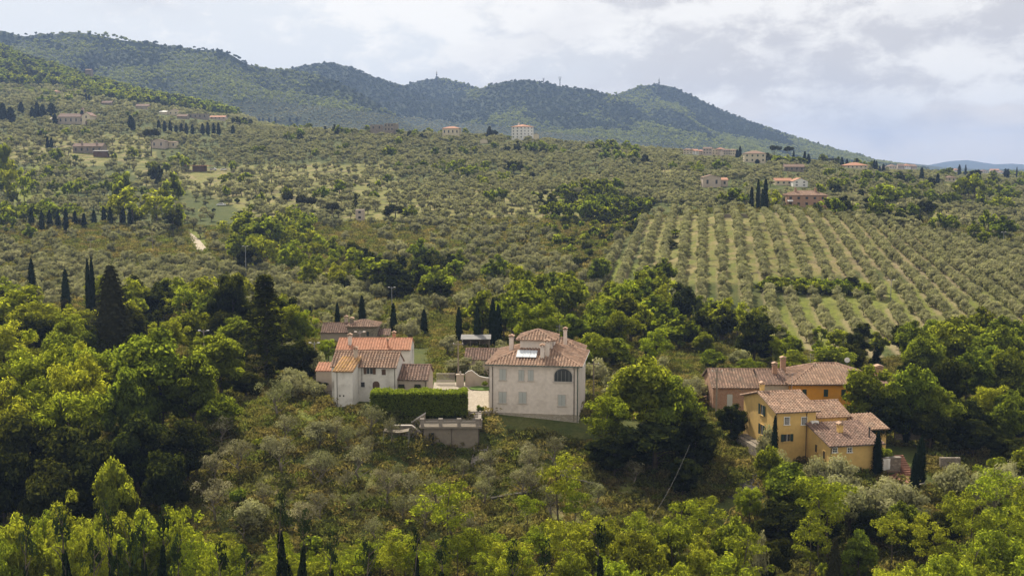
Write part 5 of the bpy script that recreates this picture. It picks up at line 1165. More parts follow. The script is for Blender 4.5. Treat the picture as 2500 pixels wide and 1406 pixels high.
b = FH('stone_ruin', 'square roofless stone keep standing on the olive ridge', 938, 962, 321, 302, 880, -20, D=9, mat=M_stonew, roof='none', wins=3, wrow=2, cat='ruin')
FH('stone_ruin', 'lower broken stone wing left of the square keep on the ridge', 904, 934, 319, 305, 885, 0, D=8, mat=M_stonew, roof='none', wins=2, cat='ruin')
FH('farmhouse', 'pale house with a red hipped roof showing over the central ridge', 1080, 1121, 330, 314, 925, -8, D=10, mat=M_cream, rmat=M_tilered, rise=1.8, wins=4)
FH('outbuilding', 'small pale shed beside the dark hedge left of the tall white villa', 1172, 1190, 350, 342, 900, 0, D=5, mat=M_cream, rmat=M_tileold, roof='gy', cat='outbuilding')
FH('stone_tower', 'narrow pinkish ruined tower house among trees in the middle valley', 868, 888, 538, 512, 480, 0, D=4, mat=M_beige, roof='none', wins=1, wrow=2, cat='tower')
FH('farmhouse', 'wide cream house with a flat hipped roof right of the crest pines', 2066, 2118, 412, 404, 850, 0, D=13, mat=M_cream, rmat=M_tilered, rise=2.2, wins=5)
FH('farmhouse', 'small cream house left of the round green oaks', 2313, 2333, 443, 434, 700, 0, D=8, mat=M_cream, rmat=M_tileold, rise=1.3, wins=2)
vill = [(1668,1690,376,366,M_cream,M_tile),(1684,1706,377,368,M_white,M_tilered),(1702,1722,378,369,M_beige,M_tilered),(1716,1736,377,363,M_beige,M_tileold),(1733,1752,378,366,M_cream,M_tile),(1748,1768,379,364,M_beige,M_tilered),(1766,1784,378,367,M_pstone,M_tileold),(1782,1800,379,367,M_cream,M_tile)]
for i, (a, c, vb, ve, wm, rm) in enumerate(vill):
    FH('village_house', '%s house with %s roof, %s in the hamlet row on the ridge' % (('cream', 'white', 'pinkish', 'tall pinkish', 'narrow cream', 'tallest', 'stone', 'outermost cream')[i], ('brown', 'red', 'red', 'dark', 'brown', 'red', 'dark', 'brown')[i], ('leftmost', 'second', 'third', 'fourth', 'fifth', 'sixth', 'seventh', 'rightmost')[i]), a, c, vb, ve, 960 + 12*(i % 3), (-10, 8, 0, -15, 5, -8, 12, 0)[i], D=9, mat=wm, rmat=rm, roof=('hip', 'gx', 'hip', 'gx', 'gy', 'hip', 'gx', 'hip')[i], wins=3, wrow=2, group='houses of the ridge hamlet')
fv = [(2172,2190,413,406),(2192,2206,412,405),(2208,2224,411,405),(2226,2240,412,406),(2396,2412,424,418),(2418,2438,422,416),(2442,2452,426,421),(2152,2168,416,410),(2330,2342,420,415)]
for i, (a, c, vb, ve) in enumerate(fv):
    FH('village_house', 'tiny hazy %s house %s' % (('cream', 'brown', 'pale', 'greyish')[i % 4], ('at the left of the far hamlet near the horizon', 'second from the left in the far hamlet', 'in the middle of the far hamlet', 'right of the middle in the far hamlet', 'left of the red-roofed pair near the right edge', 'between others near the right edge', 'farthest right on the plain', 'just before the far hamlet behind cypresses', 'alone between the hamlet and the round oaks')[i]), a, c, vb, ve, 1500, (5, -10, 0, 12)[i % 4], D=12, mat=(M_cream, M_beige, M_white, M_beige)[i % 4], rmat=(M_tile, M_tileold, M_tilered)[i % 3], roof=('hip', 'gx')[i % 2], rise=2.5, wins=3, group='houses far off on the plain')

# ------------------------------------------------------------------ walls, poles, lamps, pylons, cars
def wall_line(u0, v0, u1, v1, h, mat, label, th=.5):
    a = hit(u0, v0); c = hit(u1, v1); n = max(2, int((c - a).length / 4)); m = MB(); o = a
    d = (Vector((c.x, c.y, 0)) - Vector((a.x, a.y, 0))).normalized(); nn = Vector((-d.y, d.x, 0)) * th
    for i in range(n):
        p = a.lerp(c, i/n); q = a.lerp(c, (i+1)/n); p.z = hz(p.x, p.y); q.z = hz(q.x, q.y)
        m.prism([p - o - Vector((0,0,.6)), q - o - Vector((0,0,.6)), q - o + Vector((0,0,h)), p - o + Vector((0,0,h))], nn)
    ob = m.build('stone_wall', mat); ob.location = o; return tag(ob, label, 'wall')
wall_line(1755, 534, 1840, 536, 1.6, M_stonew, 'low grey retaining wall at the head of the striped olive grove')
M_moss = stone('mossy_stone', (.05, .05, .03), (.09, .08, .055), 2.6, (.04, .035, .025))
wall_line(1330, 1168, 1470, 1205, .9, M_moss, 'mossy dry-stone terrace wall on the slope below the villa')
wall_line(1200, 1232, 1300, 1216, .8, M_moss, 'short mossy terrace wall low on the dry slope')
wall_line(700, 962, 812, 972, 1.1, M_stonew, 'dark rough stone wall running left from the white farmhouse')
def pole(u, vt, vb, Y, label, lamp=True, mat=M_wood, group=None, r=.13, name='street_lamp', cat='street lamp'):
    p = P(u, vb, Y); top = P(u, vt, Y); zg = hz(p.x, Y); H = top.z - zg; e = empty(name, (p.x, Y, zg), 0, label, cat, group)
    m = MB(); m.tube((0, 0, -.8), (0, 0, H), r, r*.6, 8); m.build('pole', mat, e)
    if lamp:
        for sx in (-1, 1):
            m = MB(); m.tube((0, 0, H-.4), (sx*.55, 0, H-.1), .05); m.build('arm', M_steel, e); m = MB(); m.box((sx*.7-.2, -.12, H-.18), (sx*.7+.2, .12, H-.04)); m.build('lamp_head', M_white, e)
    else:
        m = MB(); m.box((-.8, -.06, H-.6), (.8, .06, H-.48)); m.build('crossarm', M_wood, e)
        for sx in (-.7, 0, .7): m = MB(); m.tube((sx, 0, H-.48), (sx, 0, H-.28), .05); m.build('insulator', M_white, e)
    return Vector((p.x, Y, top.z - .3))
pole(600, 600, 650, 330, 'slim twin-headed lamp post by the trees above the left valley olives', mat=M_steel)
pole(957, 700, 755, 265, 'slim twin-headed lamp post right above a lone cypress in the middle', mat=M_steel)
pole(2174, 682, 742, 288, 'slim twin-headed lamp post standing in the striped olive grove', mat=M_steel)
pole(1711, 826, 868, 215, 'twin-headed lamp post in front of the dark trees right of the villa', mat=M_steel)
pole(2352, 570, 612, 410, 'thin lamp post near the right edge above the olive stripes', mat=M_steel)
pole(2449, 566, 610, 400, 'thin lamp post beside the bright tree at the right edge', mat=M_steel)
pole(1966, 782, 822, 262, 'short lamp post at the foot of the striped olive grove', mat=M_steel)
W0 = pole(1119, 832, 925, 169, 'wooden utility pole standing left of the villa by the yard wall', lamp=False, name='utility_pole', cat='utility pole', r=.16)
W1 = pole(1749, 898, 990, 158, 'tall wooden utility pole in front of the brick barn', lamp=False, name='utility_pole', cat='utility pole', r=.17)
W2 = pole(500, 805, 905, 178, 'tall grey utility pole among the trees left of the white farmhouse', lamp=True, name='utility_pole', cat='utility pole', r=.17)
W3 = pole(541, 836, 905, 178, 'shorter pale pole right of the tall one among the left trees', lamp=False, name='utility_pole', cat='utility pole', r=.12)
W4 = pole(1449, 880, 940, 163, 'pale wooden pole right of the villa roof', lamp=False, name='utility_pole', cat='utility pole', r=.14)
pole(879, 808, 850, 176, 'slim lamp post in front of the stone tower house', mat=M_steel)
pole(768, 835, 868, 178, 'small globe lamp post left of the stone house', mat=M_steel)
pole(373, 565, 620, 390, 'bare dark pole in the left meadow', lamp=False, name='utility_pole', cat='utility pole')
pole(222, 585, 645, 370, 'grey pole behind the twin cypresses at the left', lamp=False, name='utility_pole', cat='utility pole')
def wire(a, b, sag, label, r=.02, mat=M_iron):
    m = MB(); a = Vector(a); b = Vector(b); n = 14; pts = [a.lerp(b, i/n) - Vector((0, 0, sag*4*(i/n)*(1-i/n))) for i in range(n+1)]
    for p, q in zip(pts[:-1], pts[1:]): m.tube(p - a, q - a, r, r, 4, False)
    o = m.build('cable', mat); o.location = a; tag(o, label, 'cable')
wire(W0, W4, 1.0, 'overhead cable crossing behind the villa between two poles'); wire(W2, W0, 2.5, 'overhead cable from the left tall pole to the pole by the yard wall'); wire(W4, W1, 1.8, 'overhead cable from the pole beside the villa to the barn pole')
wire(W1, P(1858, 975, 150), .5, 'thin service cable from the barn pole to the yellow farmhouse'); wire(P(1590, 1265, 112), P(1684, 1085, 128), .6, 'pale diagonal stay cable over the dark slope below the villa', .008, M_zinc)
def lattice(u, vt, vb, Y, label, kind='mast'):
    p = P(u, vb, Y); t = P(u, vt, Y); zg = hz(p.x, Y); H = t.z - zg; e = empty('radio_mast' if kind == 'mast' else 'pylon', (p.x, Y, zg), 0, label, 'mast' if kind == 'mast' else 'pylon'); w = H*.05
    m = MB(); n = 8
    for sx in (-1, 1):
        for sy in (-1, 1):
            for i in range(n):
                k0 = 1 - .6*i/n; k1 = 1 - .6*(i+1)/n; m.tube((sx*w*k0, sy*w*k0, H*i/n*.9), (sx*w*k1, sy*w*k1, H*(i+1)/n*.9), .45, .4, 4)
                m.tube((sx*w*k0, sy*w*k0, H*i/n*.9), (-sx*w*k1, sy*w*k1, H*(i+1)/n*.9), .25, .25, 4)
    m.tube((0, 0, H*.85), (0, 0, H), .5, .2, 5); m.build('lattice', M_iron, e)
    if kind == 'mast':
        for zz in (.62, .74, .84): m = MB(); m.tube((0, 0, H*zz), (0, 0, H*zz + 2), w*1.3, w*1.3, 8); m.build('antenna_drum', M_white if zz > .7 else M_iron, e)
    else:
        m = MB(); m.tube((-w*3.4, 0, H*.97), (w*3.4, 0, H*.97), .4, .4, 4); m.tube((-w*.8, 0, H*.6), (-w*3.2, 0, H*.97), .4, .4, 4); m.tube((w*.8, 0, H*.6), (w*3.2, 0, H*.97), .4, .4, 4); m.build('crossarm', M_iron, e)
lattice(1066, 173, 195, 3290, 'tall thin radio mast on the pointed mountain top'); lattice(1609, 190, 214, 3190, 'radio mast with drums on the right-hand mountain summit')
lattice(1367, 188, 213, 2890, 'tall power pylon with splayed arms on the saddle of the ridge', 'pylon'); lattice(1327, 191, 203, 2920, 'smaller power pylon left of the other on the ridge', 'pylon')
def car(u, v, col, label, rz=0, group=None):
    p = hit(u, v); e = empty('parked_car', (p.x, p.y, p.z), radians(rz), label, 'car', group); M_c = plain('car_paint', col, .3, .02, 1, spec=.6)
    m = MB(); prof = [(-2.1, .3), (-2.1, .8), (-1.5, .95), (-.9, 1.42), (.7, 1.45), (1.3, .98), (2.0, .85), (2.15, .6), (2.1, .3)]; m.prism([(x, -.85, z) for x, z in prof], (0, 1.7, 0)); m.build('body', M_c, e)
    m = MB(); m.prism([(-1.35, -.86, .98), (-.85, -.86, 1.36), (.62, -.86, 1.38), (1.1, -.86, 1.0)], (0, 1.72, 0)); m.build('window', M_glass, e)
    for sx in (-1.3, 1.35):
        for sy in (-.8, .62): m = MB(); m.tube((sx, sy, .32), (sx, sy + .2, .32), .32, n=12); m.build('wheel', M_iron, e)
car(540, 503, (.8, .8, .82), 'white car parked on the grass below the dry terraces', 5); car(521, 416, (.7, .7, .7), 'pale van-sized car right of the hay shed', 0); car(546, 417, (.75, .75, .75), 'second pale car a little right of the hay shed', 10); car(136, 364, (.7, .68, .6), 'pale car beside the cypress clump on the left hill', 0)
# ------------------------------------------------------------------ trees placed one by one
T = tree_px; V = tree_vb
# cypress rows
for i, (u, a, b_) in enumerate([(77,512,558),(103,518,568),(122,518,560),(142,520,563),(162,514,570),(184,520,555),(206,526,562),(230,518,552),(254,511,548),(270,511,552),(301,509,550),(318,514,556)]):
    V('C', u, a - 4, b_, 12.5, '%s cypress in the left-hand row on the valley slope, counted from the left' % ('first second third fourth fifth sixth seventh eighth ninth tenth eleventh twelfth'.split()[i]), 'cypresses in a row on the left slope')
for i, (u, a, b_) in enumerate([(388,295,318),(402,297,323),(416,298,325),(430,308,323),(443,303,325),(455,304,330),(470,306,330),(495,304,330),(508,300,331),(522,303,332),(534,302,332),(569,308,330)]):
    V('C', u, a - 2, b_, 9, '%s small cypress from the left in the far row below the gabled cottages' % ('first second third fourth fifth sixth seventh eighth ninth tenth eleventh twelfth'.split()[i]), 'cypresses in the far upper row')
for u, a, b_, w, lb in [(134,278,305,12,'cypress before the left wing of the church'),(201,270,303,12,'cypress before the pale church front'),(117,335,367,9,'left cypress of the tight clump on the left hill'),(126,336,367,9,'right cypress of the tight clump on the left hill'),
    (8,252,303,20,'dark broad cypress at the left edge near the church'),(27,262,303,22,'dark cypress second from the left edge near the church'),(52,250,277,14,'small dark cypress between two clumps left of the church'),(79,262,292,12,'left slim cypress of the group left of the church'),(91,250,290,14,'tallest cypress of the group left of the church'),(105,256,290,16,'right cypress of the group left of the church'),(127,253,283,22,'bushy dark cypress behind the church wing'),
    (202,153,178,12,'left dark cypress beside the pale walls high on the hill'),(223,155,180,15,'right dark cypress beside the pale walls high on the hill'),(319,282,315,14,'lone bushy cypress right of the church'),(325,288,318,12,'shorter cypress leaning into the lone bushy one'),
    (210,228,246,6,'tiny cypress under the hillside woods'),(218,230,246,5,'thin tiny cypress next to another under the woods')]:
    V('C', u, a, b_, w, lb)
for (u, a, b_), od in zip([(633,287,300),(642,287,300),(657,287,301),(672,286,301),(708,287,299),(724,287,299)], ('leftmost', 'second', 'third', 'fourth', 'fifth', 'rightmost')): V('C', u, a, b_, 5, '%s of six tiny far cypresses on the crest left of the stone keep' % od, 'far cypresses along the central crest', y0=600)
for u, a, Y, w, lb in [(75,632,262,21,'tall lone cypress at the left edge above the yellow-green trees'),(158,657,255,22,'pointed cypress second from the left above the yellow-green trees'),(212,632,250,15,'left stem of the tall twin cypress beside the dark cedar'),(222,628,250,15,'right stem of the tall twin cypress beside the dark cedar'),
    (757,745,250,9,'smallest cypress left of the stone tower house'),(823,738,232,13,'slim cypress behind the wing of the stone tower house'),(883,722,226,20,'broad cypress behind the stone tower'),(960,740,224,17,'lone cypress right of the stone tower house'),(1035,755,222,18,'cypress midway between the stone tower and the villa'),(1120,750,214,18,'cypress just left of the open grey shed'),(1165,746,206,19,'cypress in front of the open grey shed'),(1203,730,208,22,'tall dark cypress right of the open grey shed'),(1216,742,210,20,'darker cypress leaning against the tall one by the villa'),
    (1836,457,455,11,'short cypress left of the brick farmhouse'),(1852,440,455,11,'tallest slim cypress left of the brick farmhouse'),(1870,438,450,14,'broad dark cypress next to the brick farmhouse'),(1863,462,448,12,'small cypress against the broad one by the brick farmhouse'),
    (1893,1015,136,19,'dark slim cypress standing against the yellow farmhouse front'),(2145,1052,135,24,'tall dark cypress left of the garden patio'),(2251,1062,133,25,'tall ragged cypress right of the garden patio'),(2236,1105,131,22,'bushy lower cypress leaning on the ragged one right of the patio'),(2214,1018,150,18,'dark cypress behind the patio steps'),
    (1807,357,880,8,'cypress left of the square cream villa'),(1800,366,885,9,'lower dark cypress left of the square cream villa'),(1849,389,790,12,'dark cypress in front of the square cream villa'),(1965,370,840,9,'cypress right of the crest pines'),(1974,376,838,10,'cypress farthest right behind the crest pines'),(1938,368,850,6,'thin cypress between the crest pines'),
    (2056,384,880,9,'cypress left of the wide cream house'),(2068,388,890,8,'small cypress behind the wide cream house'),(2135,391,860,8,'left cypress of the pair right of the wide cream house'),(2140,393,862,8,'right cypress of the pair right of the wide cream house'),(2157,401,900,8,'short cypress right of the pair on the crest'),(2148,406,900,6,'smallest cypress on the right crest'),(2251,409,760,11,'cypress left of the far hamlet plain'),(2290,424,740,10,'squat cypress near the round oaks'),
    (2343,402,1150,8,'left far dark tree near the horizon'),(2358,404,1150,5,'thin far cypress near the horizon'),(2455,412,1000,9,'left cypress of the pair near the right edge'),(2461,413,1005,8,'right cypress of the pair near the right edge'),(2483,408,1100,4,'thinnest far cypress at the right edge'),(1240,1236-500,560,1,'')][:-1]:
    T('C', u, a, w, Y, lb)
for u, a, Y, w, lb in [(1900,384,760,24,'broad dark cone-shaped tree below the crest pines')]: T('F', u, a, w, Y, lb)
for u, a, Y, w, lb in [(1891,356,820,34,'large flat-topped umbrella pine right of the square cream villa'),(1924,359,825,26,'smaller umbrella pine right of the large one'),(368,316,740,42,'round dark pine on the left hill above the beige house'),(735,478,470,40,'dark umbrella pine left of the ruined tower house'),(762,482,472,34,'second umbrella pine crown merging with its neighbour'),(700,470,480,36,'grey-brown flat pine crown above the meadow'),(810,496,455,36,'flat brown pine beside the ruined tower house'),(2035,387,850,40,'dark spreading pine behind the crest cypresses')]:
    T('P', u, a, w, Y, lb)
T('F', 268, 640, 132, 190, 'huge dense dark cedar towering left of the lane'); T('f', 645, 656, 170, 172, 'tall loose dark fir left of the white farmhouse'); T('F', 1195, 308, 26, 905, 'dark cedar left of the tall white villa on the ridge')
T('F', 2040, 1306, 62, 108, 'grey-green pointed conifer in the bottom garden'); T('f', 1020, 640, 60, 300, 'dark ragged conifer in the middle tree belt')
T('F', 160, 728, 60, 235, 'dark ragged conifer under the pointed cypress'); T('F', 386, 776, 22, 180, 'small pointed conifer tip between yellow-green trees'); T('f', 868, 470, 24, 500, 'dark thin conifer above the ruined tower house')
# broad trees round the village, one by one: kind, u, top row, width px, distance, label
for k, u, vt, w, Y, lb in [
 ('R',30,690,190,215,'bright yellow-green locust tree at the left edge below the tall cypress'),('R',100,722,170,205,'yellow-green locust tree right of the left-edge one'),('R',0,760,200,180,'broad yellow-green tree low at the left edge'),
 ('R',215,750,90,225,'small yellow locust between the pointed cypress and the cedar'),('R',80,808,250,152,'great yellow-green locust crown filling the left foreground'),('R',190,835,200,146,'yellow-green locust crown beside the great one in the left foreground'),('R',-40,880,260,140,'yellow-green locust crown cut by the left edge'),('R',160,905,240,138,'lower yellow-green crown in the left foreground'),
 ('M',385,800,240,150,'large grey-green ash with sunlit top in the left foreground'),('M',470,850,170,148,'grey-green tree right of the large ash'),('M',310,880,170,143,'dark-bodied tree between the locusts and the ash'),('M',540,960,120,144,'silvery green bushy tree at the edge of the grass slope'),
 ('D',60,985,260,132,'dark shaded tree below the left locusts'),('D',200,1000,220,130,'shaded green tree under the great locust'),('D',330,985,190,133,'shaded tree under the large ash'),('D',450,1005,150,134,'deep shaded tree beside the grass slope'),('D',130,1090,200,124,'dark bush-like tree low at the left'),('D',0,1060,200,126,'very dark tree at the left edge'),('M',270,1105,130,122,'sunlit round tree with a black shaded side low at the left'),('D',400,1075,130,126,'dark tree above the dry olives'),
 ('D',565,652,118,205,'dark evergreen oak left of the tall fir'),('D',530,690,70,203,'small dark oak leaning from the evergreen oak'),('D',720,818,120,166,'round dark tree just left of the white farmhouse'),('R',735,740,100,195,'yellow-green tree left of the stone tower house'),('M',690,720,80,215,'green tree between the fir and the stone house'),
 ('R',450,690,90,235,'yellow-green tree in front of the left olives'),('R',385,705,70,240,'light green tree left of the oaks'),('R',410,760,120,190,'bright locust behind the large ash'),('R',510,865,100,172,'bright yellow-green tree beside the utility poles'),('R',560,860,90,170,'yellow-green tree right of the utility poles'),('R',800,815,60,182,'light green tree left of the red-tiled house'),('D',600,900,90,160,'dark shaded tree under the fir'),('D',770,930,60,157,'dark tree at the left wall of the white farmhouse'),
 ('R',1450,798,110,186,'bright yellow-green tree right behind the villa'),('M',1420,850,80,180,'green tree touching the villa roof'),('M',1590,722,130,235,'tall dark oak right of the villa among the belt trees'),('M',1500,820,120,190,'green tree behind the dark oak'),('D',1720,752,110,225,'dark tree right of the tall oak'),('M',1660,770,100,222,'green tree between the two dark oaks'),
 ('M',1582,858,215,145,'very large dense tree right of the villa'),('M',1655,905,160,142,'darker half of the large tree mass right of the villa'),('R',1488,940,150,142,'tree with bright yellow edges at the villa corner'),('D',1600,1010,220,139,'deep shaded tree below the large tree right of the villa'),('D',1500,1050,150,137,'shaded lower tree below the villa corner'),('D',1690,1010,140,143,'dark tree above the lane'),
 ('M',1740,850,90,200,'green tree behind the brick barn'),('R',1830,870,100,195,'light tree behind the brick barn roof'),('M',1940,850,120,190,'green tree behind the orange house'),('M',2030,840,130,195,'large green tree behind the orange house roof'),('D',2080,830,90,200,'dark tree behind the orange house'),
 ('D',1788,975,88,150,'dense round dark-green tree left of the yellow farmhouse'),('M',2122,884,165,152,'large rounded green tree covering the right end of the orange house'),('M',2228,888,160,151,'second large rounded tree right of the orange house'),('D',2165,960,120,148,'dark tree under the two rounded ones'),('D',2310,862,120,158,'very dark tree right of the rounded pair'),('D',2275,985,110,147,'dark shaded tree behind the patio steps'),
 ('R',2425,922,140,160,'bright yellow-green round tree at the right'),('M',2460,975,120,150,'green tree below the bright one at the right edge'),('D',2380,1020,140,146,'dark shaded tree at the right'),('D',2470,1060,130,143,'dark shaded tree at the right edge'),('M',2350,1015,60,150,'small light green tree by a white parasol'),
 ('M',1935,1128,160,126,'broad olive-yellow tree in front of the yellow farmhouse'),('M',1880,1080,90,131,'leafy tree below the slim cypress'),('R',1830,1170,90,126,'bright tree beside the lane end'),('D',1900,1210,150,121,'dark tree below the broad olive-yellow one'),('D',2010,1235,130,118,'dark round tree in the garden slope'),
 ('M',1800,1250,140,114,'bushy brownish-green tree at the bottom of the lane'),('D',1890,1290,110,111,'dark shrubby tree in the bottom garden'),('M',2200,1222,100,118,'pointed leafy tree in the right garden'),('D',2130,1240,110,119,'dark tree under the silvery olives'),('M',2100,1285,110,111,'round light-tipped bush tree in the bottom garden'),('R',2330,1200,130,118,'golden-green tree at the right slope'),('D',2300,1225,110,116,'dark green round tree beside the golden one'),('R',2420,1215,120,117,'airy yellow-green tree toward the right edge'),
 ('R',2450,1270,220,104,'big bright green tree in the bottom right corner'),('R',2330,1330,200,100,'bright green crown at the bottom right'),('R',2180,1345,190,99,'bright green crown at the bottom of the garden'),('R',2520,1180,150,116,'bright tree cut by the right edge'),
 ('R',1720,1290,150,108,'bright yellow-green tree at the bottom right of the centre'),('R',1640,1240,150,110,'yellow-green tree below the dark slope'),('R',1560,1270,170,107,'broad yellow-green tree at the bottom centre-right'),('R',1450,1225,150,111,'yellow-green tree at the foot of the olive slope'),('R',1500,1330,190,101,'yellow-green crown at the bottom centre-right'),('R',1390,1320,150,102,'yellow-green crown at the bottom centre'),('R',1650,1350,180,100,'low bright crown at the bottom right of the centre'),
 ('M',925,622,130,300,'dark-based leafy tree mass in the middle belt'),('D',970,636,120,292,'dark tree in the middle belt'),('M',1060,655,100,285,'rounded green tree right of the middle belt'),('M',1030,640,70,300,'green tree left of the rounded one'),('D',895,612,60,310,'narrow dark tree left of the middle belt'),
 ('R',760,630,80,300,'yellow-green tree left of the middle belt'),('R',820,640,70,298,'light green tree in the middle belt'),('D',840,668,40,285,'small dark round tree among olives'),('M',600,520,110,400,'green tree group member right of the white car meadow'),('M',660,528,90,395,'green tree beside the meadow trees'),('R',640,570,100,350,'yellow-green tree below the meadow group'),('R',710,580,90,345,'yellow-green tree right of its twin below the meadow'),('D',600,590,60,345,'dark small tree by the lamp post'),
 ('R',320,445,110,470,'soft bright green tree group on the left slope'),('R',380,450,90,465,'bright green tree among the left slope group'),('R',420,470,80,455,'bright green tree above the dark hollow'),('D',420,492,60,440,'dark tree in the hollow below the bright group'),('R',290,455,70,470,'pale green tree at the left end of the bright group'),('M',300,415,60,520,'green tree above the bright group'),('M',420,418,60,520,'green tree right above the bright group'),
 ('R',20,380,70,520,'bright yellow-green poplar group at the left edge'),('R',55,400,50,510,'yellow tree beside the poplar group'),('M',5,335,50,560,'darker green tree at the left edge'),('D',378,386,42,590,'round dark oak in the dry meadow'),('D',965,488,60,470,'dark round oak in the olive slope'),('M',1000,500,40,465,'green oak beside the dark round one'),
 ('M',2165,447,90,520,'large dark-green oak right of the brick farmhouse'),('D',2130,470,60,505,'dark oak lower left of the large one'),('M',2015,482,60,450,'bright round bush at the corner of the brick farmhouse'),('D',2265,478,60,480,'dark oak in the right olive slope'),('M',2445,528,80,410,'bright green oak near the right edge'),('M',2415,510,50,430,'green oak left of the bright one near the right edge'),
 ('M',2350,425,55,600,'left of the two round bright oaks on the right plain'),('M',2382,422,55,600,'right of the two round bright oaks on the right plain'),('D',2366,420,50,612,'taller dark oak behind the two round ones'),('D',2160,505,50,445,'dark bush right of the brick farmhouse'),
 ('M',1905,378,60,800,'round tree under the crest pines'),('M',1950,382,50,790,'bright round tree under the crest pines'),('R',1775,390,36,800,'yellow-green tree left of the cream villa'),('D',1285,344,40,905,'dark evergreen before the tall white villa'),('D',1215,343,50,905,'dark hedge-like tree left of the tall white villa'),('M',1240,330,24,920,'green tree touching the tall white villa'),('D',2010,384,30,860,'dark tree on the right crest'),
 ('D',1878,374,30,812,'dark tree mass behind the flat-topped pines'),('D',1916,382,34,806,'dark tree between the flat-topped pines'),('M',1890,392,30,790,'green bush below the flat-topped pines'),('D',2080,672,55,300,'large dark olive at the end of the hedge bank'),('M',1440,505,60,480,'ivy-green tree in the gully'),('D',1480,520,50,460,'dark tree in the gully'),('M',1650,560,60,390,'green tree at the left head of the striped grove'),('D',1640,585,50,370,'dark tree among the first rows of the striped grove'),('D',1560,500,50,480,'dark tree above the striped grove')]:
    T(k, u, vt, w, Y, lb)
for k, u, vt, w, Y, lb in [('O',2055,1108,120,128,'big silvery olive in front of the annexe windows'),('O',1990,1110,100,129,'silvery olive left of the big one by the annexe'),('O',1875,1035,60,138,'silvery olive below the gable of the yellow farmhouse'),('O',1905,1095,70,133,'grey olive beside the slim cypress'),
   ('O',1115,868,95,176,'dense silvery olive left of the yard wall'),('O',1165,880,60,172,'smaller silvery olive near the villa'),('O',2150,1170,150,122,'silvery olive in the garden hedge line'),('O',2080,1185,130,121,'silvery olive at the left of the garden hedge line'),('O',2225,1180,130,122,'silvery olive right in the garden hedge line'),
   ('O',2330,1120,110,128,'silvery olive right of the patio'),('O',2400,1150,110,126,'silvery olive further right of the patio'),('O',2460,1130,110,128,'silvery olive near the right edge'),('O',1850,1285,60,110,'small silvery olive in the dark bottom garden'),('W',905,985,80,141,'pale sparse olive below the hedge left of the stair wall'),('W',955,1010,60,140,'thin pale olive beside the stair wall'),
   ('O',2200,525,60,425,'pale flowering olive right above the striped grove'),('O',2160,515,50,430,'pale round olive above the striped grove'),('O',1510,555,36,400,'round grey olive beside the gully')]:
    T(k, u, vt, w, Y, lb)
for i, (u, vt, w, Y) in enumerate([(150,1265,70,106),(225,1330,60,100),(345,1290,60,104),(395,1262,55,106),(285,1345,55,99),(685,1240,60,107),(740,1275,55,104),(1015,1310,40,102),(1080,1340,60,99),(1465,1300,55,103),(1330,1350,50,99),(895,1340,60,99),(2440,820,40,215),(2350,822,40,212),(2310,815,36,218),(2260,810,30,225),(2140,830,40,210),(1920,812,44,222),(60,1290,55,103),(262,1250,46,104),(315,1300,50,101),(430,1330,55,100),(540,1345,60,99),(600,1360,55,99),(810,1330,50,100),(1250,1350,55,99)]):
    T('I', u, vt - (45 if Y < 110 else 0), w * (1.3 if Y < 110 else 1), Y - 8 if Y < 110 else Y, 'dark ivy-wrapped trunk %s' % (['at the bottom left', 'second from the left along the bottom', 'leaning along the bottom left', 'with pointed tip at the bottom left', 'short and broad along the bottom', 'tall and black left of the bottom centre', 'right of the tall black one', 'slim and pointed at the bottom centre', 'low at the bottom centre', 'inside the yellow-green crowns', 'low right of the bottom centre', 'short left of the bottom centre', 'in the belt near the right edge', 'in the belt right of the orange house', 'of the belt above the dark tree', 'thin in the belt on the right', 'behind the orange house', 'behind the brick barn', 'nearest the bottom left corner', 'slender among the bottom left saplings', 'crooked among the bottom left saplings', 'wide beside the bottom left saplings', 'squat along the bottom edge', 'hidden low along the bottom edge', 'left of the slim pointed one', 'under the bottom centre crowns'][i]))
# saplings along the bottom edge
for i in range(60):
    u = RR.uniform(-40, 1350); Y = RR.uniform(103, 114); vt = RR.uniform(1195, 1320); 
    if 500 < u < 1350: vt = RR.uniform(1265, 1365)
    T('r', u, vt, RR.uniform(95, 160), Y)
for i in range(8): T('R', RR.uniform(-20, 480), RR.uniform(1195, 1260), RR.uniform(150, 210), RR.uniform(108, 116))
